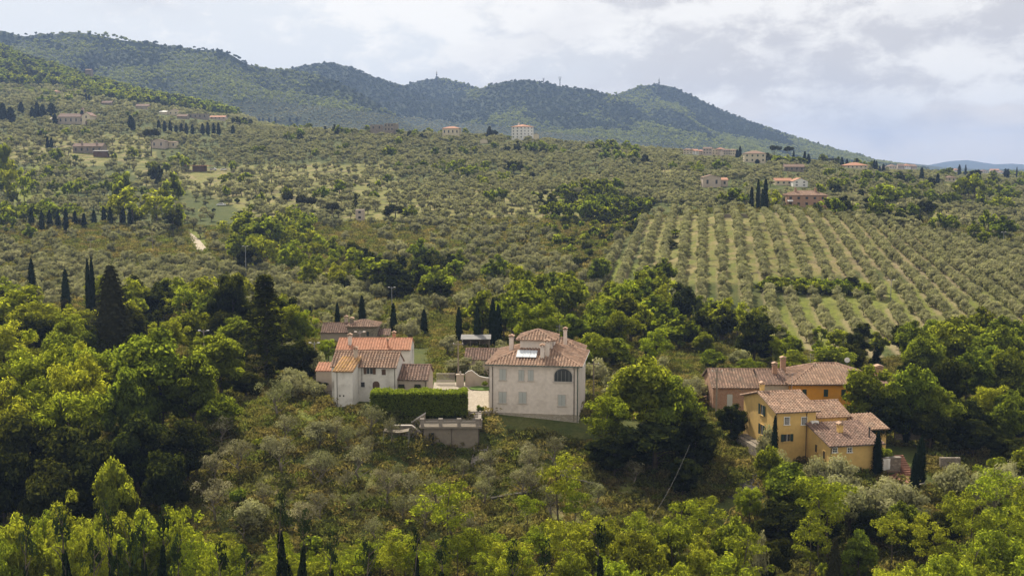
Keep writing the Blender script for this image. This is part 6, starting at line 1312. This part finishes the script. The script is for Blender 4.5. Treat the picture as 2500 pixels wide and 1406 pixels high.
# ------------------------------------------------------------------ trees sown by zone (outline of the ground they stand on, kinds, spacing in metres)
ZONES = [
 ('village_clear', [(1120,925),(1440,925),(1440,1045),(1195,1045),(1180,1120),(925,1110),(925,1000),(790,990),(780,850),(1060,850),(1065,925)], {}, 9, 0),
 ('farm_clear', [(1725,905),(2200,905),(2260,1060),(2270,1200),(1990,1190),(1880,1110),(1860,1180),(1790,1260),(1740,1260),(1800,1180),(1800,1060),(1725,1000)], {}, 9, 0),
 ('grass_clear', [(600,975),(890,1000),(880,1060),(620,1060)], {'W':1}, 6, .25),
 ('lawn_clear', [(1500,1010),(1190,1005),(1190,1075),(1450,1110)], {'s':1}, 6, .15),
 ('dry_olives', [(480,1090),(640,1050),(900,1070),(1450,1105),(1560,1180),(1560,1290),(1300,1320),(200,1330),(0,1290),(0,1200),(350,1180)], {'W':8,'O':1.0,'S':2.2,'y':1.0}, 4.3, .84),
 ('bottom', [(-200,1290),(1500,1290),(1800,1330),(2600,1330),(2600,1700),(-200,1700)], {'r':5,'S':3,'y':3,'M':1}, 4.2, .55),
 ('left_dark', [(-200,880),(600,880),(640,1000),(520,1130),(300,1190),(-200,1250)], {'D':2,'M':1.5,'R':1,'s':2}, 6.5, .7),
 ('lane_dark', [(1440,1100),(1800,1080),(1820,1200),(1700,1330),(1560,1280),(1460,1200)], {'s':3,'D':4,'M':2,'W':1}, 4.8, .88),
 ('garden', [(1800,1230),(2600,1120),(2600,1330),(1850,1340)], {'D':1,'M':1,'O':2,'S':3,'s':3}, 5.5, .5),
 ('right_belt', [(2180,880),(2600,860),(2600,1120),(2280,1120)], {'D':1.2,'M':2.5,'R':1.2}, 7, .65),
 ('belt1', [(1210,750),(1480,745),(1640,700),(1800,790),(1960,850),(2600,815),(2600,900),(1240,900)], {'M':5,'D':1.0,'R':2.2,'S':2,'I':.4,'O':1.2}, 6.6, .8),
 ('belt1b', [(1100,750),(1250,750),(1250,860),(1000,850)], {'S':2,'O':2,'M':1}, 7, .5),
 ('belt_left', [(-200,760),(480,760),(760,790),(790,890),(-200,900)], {'R':3,'D':2,'M':2}, 7.5, .7),
 ('hedge_bank', [(1858,688),(2110,705),(2105,728),(1860,712)], {'S':4,'s':1}, 2.4, 1),
 ('gully', [(1300,480),(1420,470),(1600,500),(1560,560),(1480,600),(1440,690),(1370,640),(1340,560)], {'S':4,'s':3,'M':1.5,'O':1.2}, 4.2, .85),
 ('gap', [(1860,728),(2120,735),(2110,745),(1860,735)], {}, 5, 0),
 ('rows', ROWS, 'rows', 3.6, .95),
 ('belt_mid', [(860,640),(1130,650),(1130,760),(1040,770),(900,720)], {'M':3,'D':2,'S':2,'O':1}, 6.5, .8),
 ('belt_mid2', [(520,520),(740,540),(860,640),(880,700),(740,690),(560,650)], {'M':2,'R':3,'D':1,'O':1.5}, 7, .75),
 ('meadow1', [(700,555),(1050,575),(1060,612),(950,630),(800,612),(690,580)], {'O':1}, 6, .42),
 ('meadow2', [(200,600),(520,585),(560,640),(180,640)], {'O':1}, 6.5, .35),
 ('hollow', [(260,470),(500,480),(520,560),(380,580),(240,520)], {'R':2,'O':3,'M':1}, 6.5, .7),
 ('terr1', [(430,405),(960,400),(960,455),(760,500),(640,545),(470,535),(520,480)], {'O':6,'M':.6,'s':.5,'S':.6}, 5.8, .50),
 ('terr2', [(0,360),(430,360),(430,430),(0,430)], {'O':5,'M':1,'S':1}, 6.0, .62),
 ('left_woods', [(-200,60),(120,60),(170,180),(300,215),(600,275),(560,290),(240,245),(160,215),(0,210),(-200,210)], {'M':3,'D':1.6,'R':.7}, 8.2, .97),
 ('left_mid', [(-200,430),(300,430),(300,520),(-200,620)], {'O':6,'M':1.5,'R':.8}, 5.6, .75),
 ('valley_l', [(-200,620),(700,640),(900,720),(900,860),(400,790),(-200,760)], {'O':12,'M':.5}, 4.9, .92),
 ('valley_c', [(880,720),(1110,760),(1210,830),(900,860)], {'O':8,'M':1}, 5.2, .8),
 ('mid_c', [(1060,560),(1400,540),(1480,700),(1480,745),(1210,750),(1100,640)], {'O':16,'M':.9,'S':.9,'D':.4}, 4.4, .89),
 ('ridge', [(560,300),(960,318),(1300,340),(1700,370),(1900,395),(2000,520),(1560,500),(1300,480),(1100,560),(1000,560),(960,400),(560,400)], {'O':16,'M':1.0,'D':.8,'R':.5,'S':.8}, 4.45, .89),
 ('upper_left', [(-200,210),(600,270),(600,400),(-200,400)], {'O':12,'M':1,'D':.4}, 5.8, .82),
 ('right_top', [(1880,390),(2600,420),(2600,700),(2250,590),(2080,540),(1900,515)], {'O':10,'M':1.3,'D':.9,'R':.6}, 4.9, .86),
 ('rest', [(-900,60),(3400,60),(3400,1000),(-900,1000)], {'O':8,'M':1,'R':.3}, 6.0, .7),
]
def sow():
    rg = np.random.default_rng(2024)
    # jittered grid in world space, cell grows with distance
    cells = []
    for (y0, y1, c) in ((92, 1660, 4.0),):
        ys = np.arange(y0, y1, c)
        for y in ys:
            n = int(1.24 * y / c); xs = (np.arange(n) - n/2 + .5) * c * 1.0
            cells.append(np.stack([xs, np.full(n, y)], 1))
    G = np.concatenate(cells); G += rg.uniform(-.5, .5, G.shape) * 4.0
    x, y = G[:, 0], G[:, 1]; z = height(x, y); U, Vv = proj(x, y, z)
    zone = np.full(len(x), -1)
    jn = (fbm(x / 14, y / 14, 3, 2) - .5) * 30
    for i in range(len(ZONES) - 1, -1, -1):
        j = 0 if ZONES[i][2] in ({}, 'rows') else jn
        zone[inpoly(U + j, Vv + j * .3, ZONES[i][1])] = i
    hand = np.array([(p['x'], p['y'], p['w'] * .33) for p in PL])
    out = 0
    clump = fbm(x / 22, y / 22, 51, 3); kindn = fbm(x / 40, y / 40, 52, 2); ru = rg.random(len(x)); rk = rg.random(len(x)); rs = rg.uniform(.66, 1.32, len(x))
    olv = fbm(x / 60, y / 60, 57, 2)
    for i, zn in enumerate(ZONES):
        nm, poly, kinds, sp, dens = zn
        if not kinds or kinds == 'rows': continue
        ix = np.nonzero(zone == i)[0]
        pr = dens * (4.0 / sp) ** 2 * np.clip(.55 + (clump[ix] - .35) * 2.2, .35, 1.5) if dens < .9 else np.full(len(ix), dens * (4.0 / sp) ** 2)
        ix = ix[ru[ix] < pr]; ks = list(kinds); ws = np.cumsum([kinds[k] for k in ks]) / sum(kinds.values())
        kk = np.searchsorted(ws, (rk[ix] * .55 + np.clip((kindn[ix] - .2) / .6, 0, 1) * .45))
        for a, q in zip(ix, np.clip(kk, 0, len(ks) - 1)):
            k = ks[q]
            if y[a] < 260:
                d2 = (hand[:, 0] - x[a]) ** 2 + (hand[:, 1] - y[a]) ** 2
                if (d2 < hand[:, 2] ** 2).any() and k not in 'Ss': continue
            H = KIND[k][1] * rs[a]
            if k == 'O': H *= .82 + .36 * olv[a] + (.12 if y[a] > 500 else 0)
            if k == 'O' and nm in ('ridge', 'mid_c', 'right_top'): H *= .86
            if nm == 'belt1' and U[a] > 1850 and k in 'MDR': H *= .6
            if nm == 'bottom' and y[a] < 101: continue
            if nm in ('belt1', 'belt_left', 'right_belt') and k in 'MDR': H *= .82
            if nm == 'bottom' and k == 'M': H *= .5
            if nm == 'left_dark' and k in 'MDR': H *= .8
            if nm == 'garden' and k in 'MD': H *= .45
            if nm in ('lane_dark',) and k in 'DM': H *= .62
            if nm in ('belt_mid', 'belt_mid2', 'hollow', 'terr1', 'terr2', 'rest', 'ridge', 'upper_left', 'right_top', 'mid_c', 'valley_l', 'valley_c', 'gully', 'left_mid') and k in 'MDR': H *= .68
            if nm == 'dry_olives' and k in 'WO': H *= .82
            if nm == 'left_woods': H *= .95
            if nm == 'gully' and k in 'Ss': H *= 1.3
            plant(k, x[a], y[a], H, None, None, z[a], nm)
    # orchard rows running uphill
    dx, dy = 0.172, 1.0
    for c in np.arange(-120, 260, 6.0) + 3.0 * 0:
        yy = np.arange(240, 520, 2.3)
        for yv in yy:
            yj = yv + rg.normal() * .35; xj = c + dx * yj + rg.normal() * .3
            zz = hz(xj, yj); u, v = proj(xj, yj, zz)
            if not inpoly(np.array([u]), np.array([v]), ROWS)[0]: continue
            if any(inpoly(np.array([u]), np.array([v]), ZONES[q][1])[0] for q in (13, 15)): continue
            if rg.random() < .05: continue
            plant('o', xj, yj, 3.65 * rg.uniform(.82, 1.15), None, None, zz, 'rows')
sow()
# ------------------------------------------------------------------ keep walls, yards and the labelled trees in sight
SCREEN += [(1028,1182,1012,1062,141,4), (1190,1420,890,1022,149,13), (958,1040,1008,1045,143,2), (935,1000,1048,1068,139,2), (905,1140,955,1000,146,3), (812,952,895,975,150,9), (955,1060,920,952,153,6), (1065,1195,915,1000,150,20), (822,1002,828,855,168,7), (852,926,785,815,205,5), (780,852,795,815,205,6), (1128,1195,828,848,203,3),
  (1810,2125,962,1100,134,20), (1745,1890,902,970,162,10), (1931,2085,892,975,160,10), (2170,2250,1085,1170,132,6), (1822,1862,1056,1150,140,4)]
SCREEN += [(p['u0']-3, p['u0']+3, p['v1'], p['v0']-(p['v0']-p['v1'])*.22, p['y'], 1) for p in [dict(q, u0=proj(q['x'], q['y'], q['z'])[0], v0=proj(q['x'], q['y'], q['z'])[1], v1=proj(q['x'], q['y'], q['z'] + q['h'])[1]) for q in PL if q['label'] and q['k'] == 'C' and q['y'] > 150]]
SCREEN += [(515, 565, 497, 508, hit(540, 503).y, 2), (462, 500, 580, 618, hit(485, 600).y, 12), (505, 560, 410, 419, hit(530, 416).y, 2)]
for (uu, va, vb_) in ((600, 600, 640), (957, 700, 745), (2174, 685, 735)): SCREEN.append((uu-4, uu+4, va, vb_, 300, 1))
def cull():
    keep = []
    S = np.array(SCREEN, float)
    for p in PL:
        if p['label']: keep.append(p); continue
        u0, v0 = proj(p['x'], p['y'], p['z']); _, v1 = proj(p['x'], p['y'], p['z'] + p['h']); r = p['w'] * .5 * FPX / p['y'] * .8
        front = (p['y'] < S[:, 4] + 1) & (p['y'] > S[:, 4] * .45) & (u0 + r > S[:, 0]) & (u0 - r < S[:, 1]) & (v1 < S[:, 3] - (S[:, 3] - S[:, 2]) * .12) & (v0 > S[:, 2])
        inside = (p['y'] >= S[:, 4]) & (p['y'] < S[:, 4] + S[:, 5]) & (u0 + r * .5 > S[:, 0]) & (u0 - r * .5 < S[:, 1])
        if not (front | inside).any(): keep.append(p)
    print('culled', len(PL) - len(keep)); PL[:] = keep
# the overgrown bank across the rows
for u in range(1862, 2112, 8):
    for dv in (0, 10):
        p = hit(u + RR.uniform(-2, 2), 702 + dv + (u - 1860) * .05 + RR.uniform(-2, 2)); plant('S', p.x, p.y, RR.uniform(2.2, 3.4), None, None, None, 'hedge_bank')
cull()
# ------------------------------------------------------------------ build: nearest 300 of a kind as trees of their own, the rest as massed growth
ZWORD = {'dry_olives': 'on the dry scrubby slope below the hedge', 'bottom': 'along the bottom of the slope', 'left_dark': 'in the shaded thicket at the lower left', 'lane_dark': 'on the dark bank beside the lane', 'garden': 'in the lower right garden',
 'right_belt': 'in the dark belt at the right', 'belt1': 'in the tree belt under the striped grove', 'belt1b': 'behind the cypresses left of the villa', 'belt_left': 'behind the large cedar on the left', 'hedge_bank': 'on the hedge bank across the striped grove', 'gully': 'in the scrubby gully left of the striped grove',
 'rows': 'in the rows of the striped grove', 'belt_mid': 'in the middle tree belt', 'belt_mid2': 'in the belt below the meadow', 'meadow1': 'in the bright middle meadow', 'meadow2': 'in the left meadow', 'hollow': 'in the green hollow on the left', 'terr1': 'on the dry terraces', 'terr2': 'on the left terraces', 'left_woods': 'in the woods on the left hill',
 'left_mid': 'on the left slope above the cypress row', 'valley_l': 'in the olive valley behind the tall fir', 'valley_c': 'in the olives behind the stone tower house', 'mid_c': 'in the dense grove above the villa', 'ridge': 'on the central olive ridge', 'upper_left': 'on the upper left olive slope', 'right_top': 'on the right-hand slope beside the brick farmhouse', 'rest': 'at the rim of the groves', 'grass_clear': 'on the open grass bank', 'lawn_clear': 'on the shaded lawn bank under the villa'}
LOOK = {'O': 'silvery olive tree', 'o': 'bushy orchard olive', 'W': 'sparse dry olive tree', 'M': 'leafy green tree', 'D': 'dark-leaved tree', 'R': 'yellow-green locust tree', 'r': 'slim yellow-green sapling', 'S': 'rounded green shrub', 's': 'low dark shrub', 'y': 'yellow-green shrub', 'I': 'ivy-wrapped trunk'}
LAND = [(130,690,'the left-edge cypress'),(158,700,'the pointed cypress'),(268,760,'the big cedar'),(565,700,'the evergreen oak'),(645,770,'the tall fir'),(740,850,'the dark tree by the farmhouse'),(880,900,'the white farmhouse'),(885,800,'the stone tower house'),(1020,970,'the clipped hedge'),(1100,1040,'the terrace building'),(1300,930,'the villa'),(1170,800,'the shed cypresses'),(1450,830,'the bright tree behind the villa'),(1600,960,'the huge tree right of the villa'),(1710,845,'the lamp post by the belt'),(1810,930,'the brick barn'),(1950,1020,'the yellow farmhouse'),(2010,930,'the orange house'),(2170,950,'the rounded tree pair'),(2200,1130,'the patio'),(2425,960,'the bright round tree'),(957,730,'the middle lamp post'),(600,620,'the left lamp post'),(2174,710,'the grove lamp post'),(1960,700,'the hedge bank'),(1970,485,'the brick farmhouse'),(1850,1130,'the lane'),(380,880,'the large ash'),(110,880,'the great locust'),(685,1290,'the black ivy trunk'),(1560,1290,'the broad yellow-green tree'),(2100,1320,'the light-tipped bush'),(2450,1330,'the bottom-right tree'),(200,530,'the cypress row'),(1060,700,'the rounded middle tree'),(1250,1180,'the terrace wall'),(500,1200,'the dry olives'),(1274,325,'the tall white villa'),(1842,385,'the square cream villa')]
def relation(u, v):
    best = min(LAND, key=lambda q: (q[0]-u)**2 + ((q[1]-v)*1.4)**2); du, dv = u - best[0], v - best[1]
    if abs(du) > abs(dv): w = 'right of' if du > 0 else 'left of'
    else: w = 'below' if dv > 0 else 'above'
    d = math.hypot(du, dv); far = 'just ' if d < 45 else ('' if d < 120 else 'well ')
    return far + w + ' ' + best[2]
def build_plants():
    fam = {}
    for p in PL:
        u, v = proj(p['x'], p['y'], p['z'] + p['h'] * .5); p['u'], p['v'] = u, v
        nm = KIND[p['k']][5]; p['px'] = p['h'] * FPX / p['y']
        if -80 < u < 2580 and v - p['px'] * .6 < 1430: fam.setdefault(nm, []).append(p)
        elif -260 < u < 2760: fam.setdefault(nm + '+', []).append(p)
    extra = []
    for nm, L in fam.items():
        L.sort(key=lambda p: (0 if p['label'] else 1, -p['px']))
        lim = 0 if nm.endswith('+') else 300
        for i, p in enumerate(L):
            p['solo'] = i < lim and (p['px'] > 9 or bool(p['label']))
    n1 = 0; rest = {}
    def autolabel(p):
        k = p['k']; rel = p['h'] / KIND[k][1]; sz = 'small ' if rel < .85 else ('tall ' if rel > 1.12 else '')
        return sz + LOOK[k] + ' ' + relation(p['u'], p['v'])
    same = {}; lbs = {}
    for L in fam.values():
        for p in L:
            if p['solo'] and not p['label']: same.setdefault(autolabel(p), []).append(p)
    ORD = 'leftmost,second,third,fourth,fifth,sixth,seventh,eighth,ninth,tenth,eleventh,twelfth,thirteenth,fourteenth,fifteenth,sixteenth,seventeenth,eighteenth,nineteenth,twentieth'.split(',')
    for lb, L in same.items():
        L.sort(key=lambda p: p['u'])
        for i, p in enumerate(L):
            lbs[id(p)] = lb if len(L) == 1 else lb + ', ' + ('leftmost' if i == 0 else 'rightmost' if i == len(L) - 1 else (ORD[i] if i < 20 else ORD[i % 20] + ' of more') + ' from left')
    for nm, L in fam.items():
        for p in L:
            k = p['k']; H, W = KIND[k][1:3]; sc = (p['w'] / W, p['w'] / W, p['h'] / H)
            lod = 0 if p['y'] < 168 else (1 if p['y'] < 420 else (2 if p['y'] < 1000 else 3))
            if k in 'FfP' and p['y'] < 200: lod = 0
            if k in 'MDR' and p['y'] < 215: lod = 0
            var = RR.randrange(NVAR)
            if p['solo']:
                lb = p['label']; gp = p['group'] if p['label'] else None
                if not lb:
                    rel = p['h'] / H; sz = 'small ' if rel < .8 else ('large ' if rel > 1.12 else '')
                    zw = ZWORD.get(p['group'], 'among the groves'); lb = sz + LOOK[k] + ' ' + relation(p['u'], p['v'])
                    gp = LOOK[k] + 's ' + zw
                lb = lbs.get(id(p), lb)
                if p['px'] > 16 or p['label']:
                    c, t = tree_meshes(k, lod, var); e = empty(KIND[k][5], (p['x'], p['y'], p['z']), p['rot'], lb, KIND[k][6], gp); e.scale = sc
                    for nmn, me in (('crown', c), ('trunk', t)):
                        o = bpy.data.objects.new(nmn, me); COL.objects.link(o); o.parent = e
                else:
                    o = bpy.data.objects.new(KIND[k][5], whole_mesh(k, lod, var)); COL.objects.link(o); o.location = (p['x'], p['y'], p['z']); o.rotation_euler = (0, 0, p['rot']); o.scale = sc
                    tag(o, lb, KIND[k][6], gp)
                n1 += 1
            else: rest.setdefault((k, lod), []).append((p, sc, var))
    names = {'O': ('olive_grove', 'dense silvery olive groves covering the hills', 'olive grove'), 'o': ('orchard_rows', 'far rows of orchard olives on the right slope', 'olive grove'), 'W': ('dry_olives', 'dry sparse olives on the near slope', 'olive grove'),
             'M': ('woodland', 'green leafy woods on the hillsides', 'woodland'), 'D': ('dark_woodland', 'dark oak patches between the groves', 'woodland'), 'R': ('light_woodland', 'yellow-green thickets between the groves', 'woodland'), 'r': ('sapling_thicket', 'thicket of slim saplings at the bottom edge', 'thicket'),
             'S': ('scrub', 'green scrub between the trees', 'scrub'), 's': ('dark_scrub', 'dark scrub between the trees', 'scrub'), 'y': ('light_scrub', 'yellow-green scrub at the bottom', 'scrub'), 'I': ('ivy_thicket', 'ivy-covered trunks in the belts', 'thicket'), 'C': ('cypress_thicket', 'cypresses outside the edges', 'thicket'), 'F': ('conifer_wood', 'conifers at the edges', 'woodland'), 'f': ('fir_wood', 'firs at the edges', 'woodland'), 'P': ('pine_wood', 'pines at the edges', 'woodland')}
    byk = {}
    for (k, lod), L in rest.items(): byk.setdefault(k, []).append((lod, L))
    for k, LL in byk.items():
        meshes = []; pts = []; rot = []; sz = []; pick = []; LL.sort(key=lambda q: q[0])
        base = 0
        # collection children are read in name order: give the meshes names that sort
        for lod, L in LL:
            for var in range(NVAR): meshes.append(whole_mesh(k, lod, var))
            for p, sc, var in L: pts.append((p['x'], p['y'], p['z'])); rot.append(p['rot']); sz.append(sc); pick.append(base + var)
            base += NVAR
        for i, me in enumerate(meshes): me.name = names[k][0] + '_growth_%02d' % i
        scatter(names[k][0], meshes, pts, rot, sz, pick, names[k][1], names[k][2])
    print('plants', len(PL), 'solo', n1, 'stuff', sum(len(L) for q in byk.values() for _, L in q))
build_plants()
# ------------------------------------------------------------------ woods on the mountains
def mountains():
    rg = np.random.default_rng(77); pts = []; pk = []; rot = []; sz = []
    for (y0, y1, c, sc0) in ((1150, 1700, 8.0, .66), (1700, 2600, 8.6, .70), (2600, 4300, 9.2, .76)):
        ys = np.arange(y0, y1, c)
        for yv in ys:
            n = int(1.08 * yv / c); x = (np.arange(n) - n/2) * c + rg.uniform(-.5, .5, n) * c; y = yv + rg.uniform(-.5, .5, n) * c
            h = height(x, y) ; s = x / y
            keep = h > CAMZ - 6
            lowest = (h - CAMZ) / y
            for a in np.nonzero(keep)[0]: pts.append((x[a], y[a], h[a])); sz.append(sc0)
    Pm = np.array(pts); sc0 = np.array(sz)
    # hide what no camera near the photograph could see: compare with the skyline of nearer ground
    sv = np.linspace(-.6, .6, 400); Yl = np.exp(np.linspace(math.log(500), math.log(4400), 260)); SS, YY = np.meshgrid(sv, Yl)
    E = (height(SS * YY, YY) - CAMZ) / YY; run = np.maximum.accumulate(E, 0)
    si = np.clip((Pm[:, 0] / Pm[:, 1] + .6) / 1.2 * 399, 0, 399).astype(int); yi = np.clip(np.searchsorted(Yl, Pm[:, 1] - 25) - 1, 0, 259)
    vis = (Pm[:, 2] + 14 - CAMZ) / Pm[:, 1] > run[yi, si] - .002
    Pm = Pm[vis]; sc0 = sc0[vis]; n = len(Pm)
    U, Vv = proj(Pm[:, 0], Pm[:, 1], Pm[:, 2])
    cl = fbm(Pm[:, 0] / 90, Pm[:, 1] / 140, 12, 4); cl2 = fbm(Pm[:, 0] / 300, Pm[:, 1] / 400, 15, 3)
    # the gentle foot of the mountains is olive terraces
    foot = ((Vv > 238 + (U - 560) * .11) & (U > 560) & (Vv > 250)) 
    foot |= (Pm[:, 1] < 1500) & (U > 560)
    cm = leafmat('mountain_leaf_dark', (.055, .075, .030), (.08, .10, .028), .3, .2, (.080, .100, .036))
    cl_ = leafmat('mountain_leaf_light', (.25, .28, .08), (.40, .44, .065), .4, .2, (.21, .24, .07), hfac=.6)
    def lump(mat, seed, olive=False):
        r = np.random.default_rng(seed); parts, _, _ = puff_crown(r, 5.6, 4.0, 2.6, 7, .44, 80, 1.5, .7, .78, .4); c = join(parts); return np_mesh('forest_growth', c[0], [c[1]], mat, c[2])
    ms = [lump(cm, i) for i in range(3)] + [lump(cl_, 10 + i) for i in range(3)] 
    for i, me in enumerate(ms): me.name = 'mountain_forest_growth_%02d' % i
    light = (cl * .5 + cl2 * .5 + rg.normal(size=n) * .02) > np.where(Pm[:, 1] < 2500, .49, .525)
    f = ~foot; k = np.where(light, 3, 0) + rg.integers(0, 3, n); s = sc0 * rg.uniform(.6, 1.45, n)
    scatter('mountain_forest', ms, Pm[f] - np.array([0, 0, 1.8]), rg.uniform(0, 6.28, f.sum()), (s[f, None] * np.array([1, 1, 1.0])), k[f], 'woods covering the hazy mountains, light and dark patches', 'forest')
    mo = [lump(M_olive, 20 + i) for i in range(3)]
    for i, me in enumerate(mo): me.name = 'terrace_olives_growth_%02d' % i
    keep = foot & (rg.random(n) < .9)
    scatter('terrace_olives', mo, Pm[keep], rg.uniform(0, 6.28, keep.sum()), (s[keep, None] * .62 * np.array([1, 1, .75])), rg.integers(0, 3, keep.sum()), 'olive terraces at the foot of the mountains', 'olive grove')
    print('mountain points', n)
mountains()
# ------------------------------------------------------------------ rough grass and weeds on the near slopes
def grass():
    rg = np.random.default_rng(5)
    def tuft(seed, n=150, R=.9, h=.55):
        r = np.random.default_rng(seed); C = np.stack([r.normal(size=n) * R * .5, r.normal(size=n) * R * .5, r.uniform(.05, h, n)], 1)
        Nn = unit(r, n); Nn[:, 2] *= .3; v, f, t = cards(r, C, Nn, .2, .3); return np_mesh('grass_growth', v, [f], M_grassb, t)
    ms = [tuft(i) for i in range(3)] + [tuft(9, 200, 1.1, 1.0)]
    for i, me in enumerate(ms): me.name = 'rough_grass_growth_%02d' % i
    pts = []
    for y in np.arange(92, 240, 1.15):
        n = int(1.04 * y / 1.15); x = (np.arange(n) - n/2) * 1.15 + rg.uniform(-.6, .6, n); yy = y + rg.uniform(-.6, .6, n); pts.append(np.stack([x, yy], 1))
    for y in np.arange(240, 470, 2.4):
        n = int(1.04 * y / 2.4); x = (np.arange(n) - n/2) * 2.4 + rg.uniform(-1.2, 1.2, n); yy = y + rg.uniform(-1.2, 1.2, n); pts.append(np.stack([x, yy], 1))
    G = np.concatenate(pts); z = height(G[:, 0], G[:, 1]); U, Vv = proj(G[:, 0], G[:, 1], z)
    bad = np.zeros(len(G), bool)
    for q in (ROWS, [(450,560),(500,560),(510,625),(470,615)], [(515,490),(565,490),(565,525),(515,525)], [(1060,925),(1440,925),(1440,1012),(1195,1012),(1195,1010),(1130,1012),(905,1010),(790,990),(790,850),(1060,850)], [(1740,930),(2150,930),(2160,1130),(1990,1140),(1880,1095),(1800,1040)], [(1808,1050),(1835,1050),(1868,1110),(1872,1170),(1840,1225),(1790,1265),(1730,1300),(1720,1260),(1800,1210),(1835,1160),(1835,1110)], [(2150,1090),(2250,1090),(2260,1185),(2150,1185)], [(1190,1003),(1420,1016),(1660,1036),(1610,1085),(1450,1075),(1300,1058),(1215,1045)]): bad |= inpoly(U, Vv, q)
    keep = ~bad & (rg.random(len(G)) < np.clip(.35 + fbm(G[:, 0] / 5, G[:, 1] / 5, 8, 2) * .9, 0, 1)); G = G[keep]; z = z[keep]; n = len(G)
    s = rg.uniform(.7, 1.5, n) * np.where(G[:, 1] > 240, 1.7, 1); scatter('rough_grass', ms, np.stack([G[:, 0], G[:, 1], z - .05], 1), rg.uniform(0, 6.28, n), s[:, None] * np.array([1, 1, 1]), rg.integers(0, 4, n), 'rough grass and weeds on the near slopes', 'grass')
grass()
# ------------------------------------------------------------------ the air
def air():
    m, N, L = newmat('haze'); out = N.new('ShaderNodeOutputMaterial'); v = N.new('ShaderNodeVolumePrincipled')
    v.inputs['Color'].default_value = (.40, .58, 1.0, 1); v.inputs['Density'].default_value = HAZE; v.inputs['Anisotropy'].default_value = .2; L.new(v.outputs[0], out.inputs['Volume'])
    mb = MB(); mb.box((-9000, -120, 20), (9000, 10900, CAMZ + 350)); o = mb.build('haze', m); tag(o, kind='stuff', label='thin blue haze filling the valley')
HAZE = 1.1e-4
air()
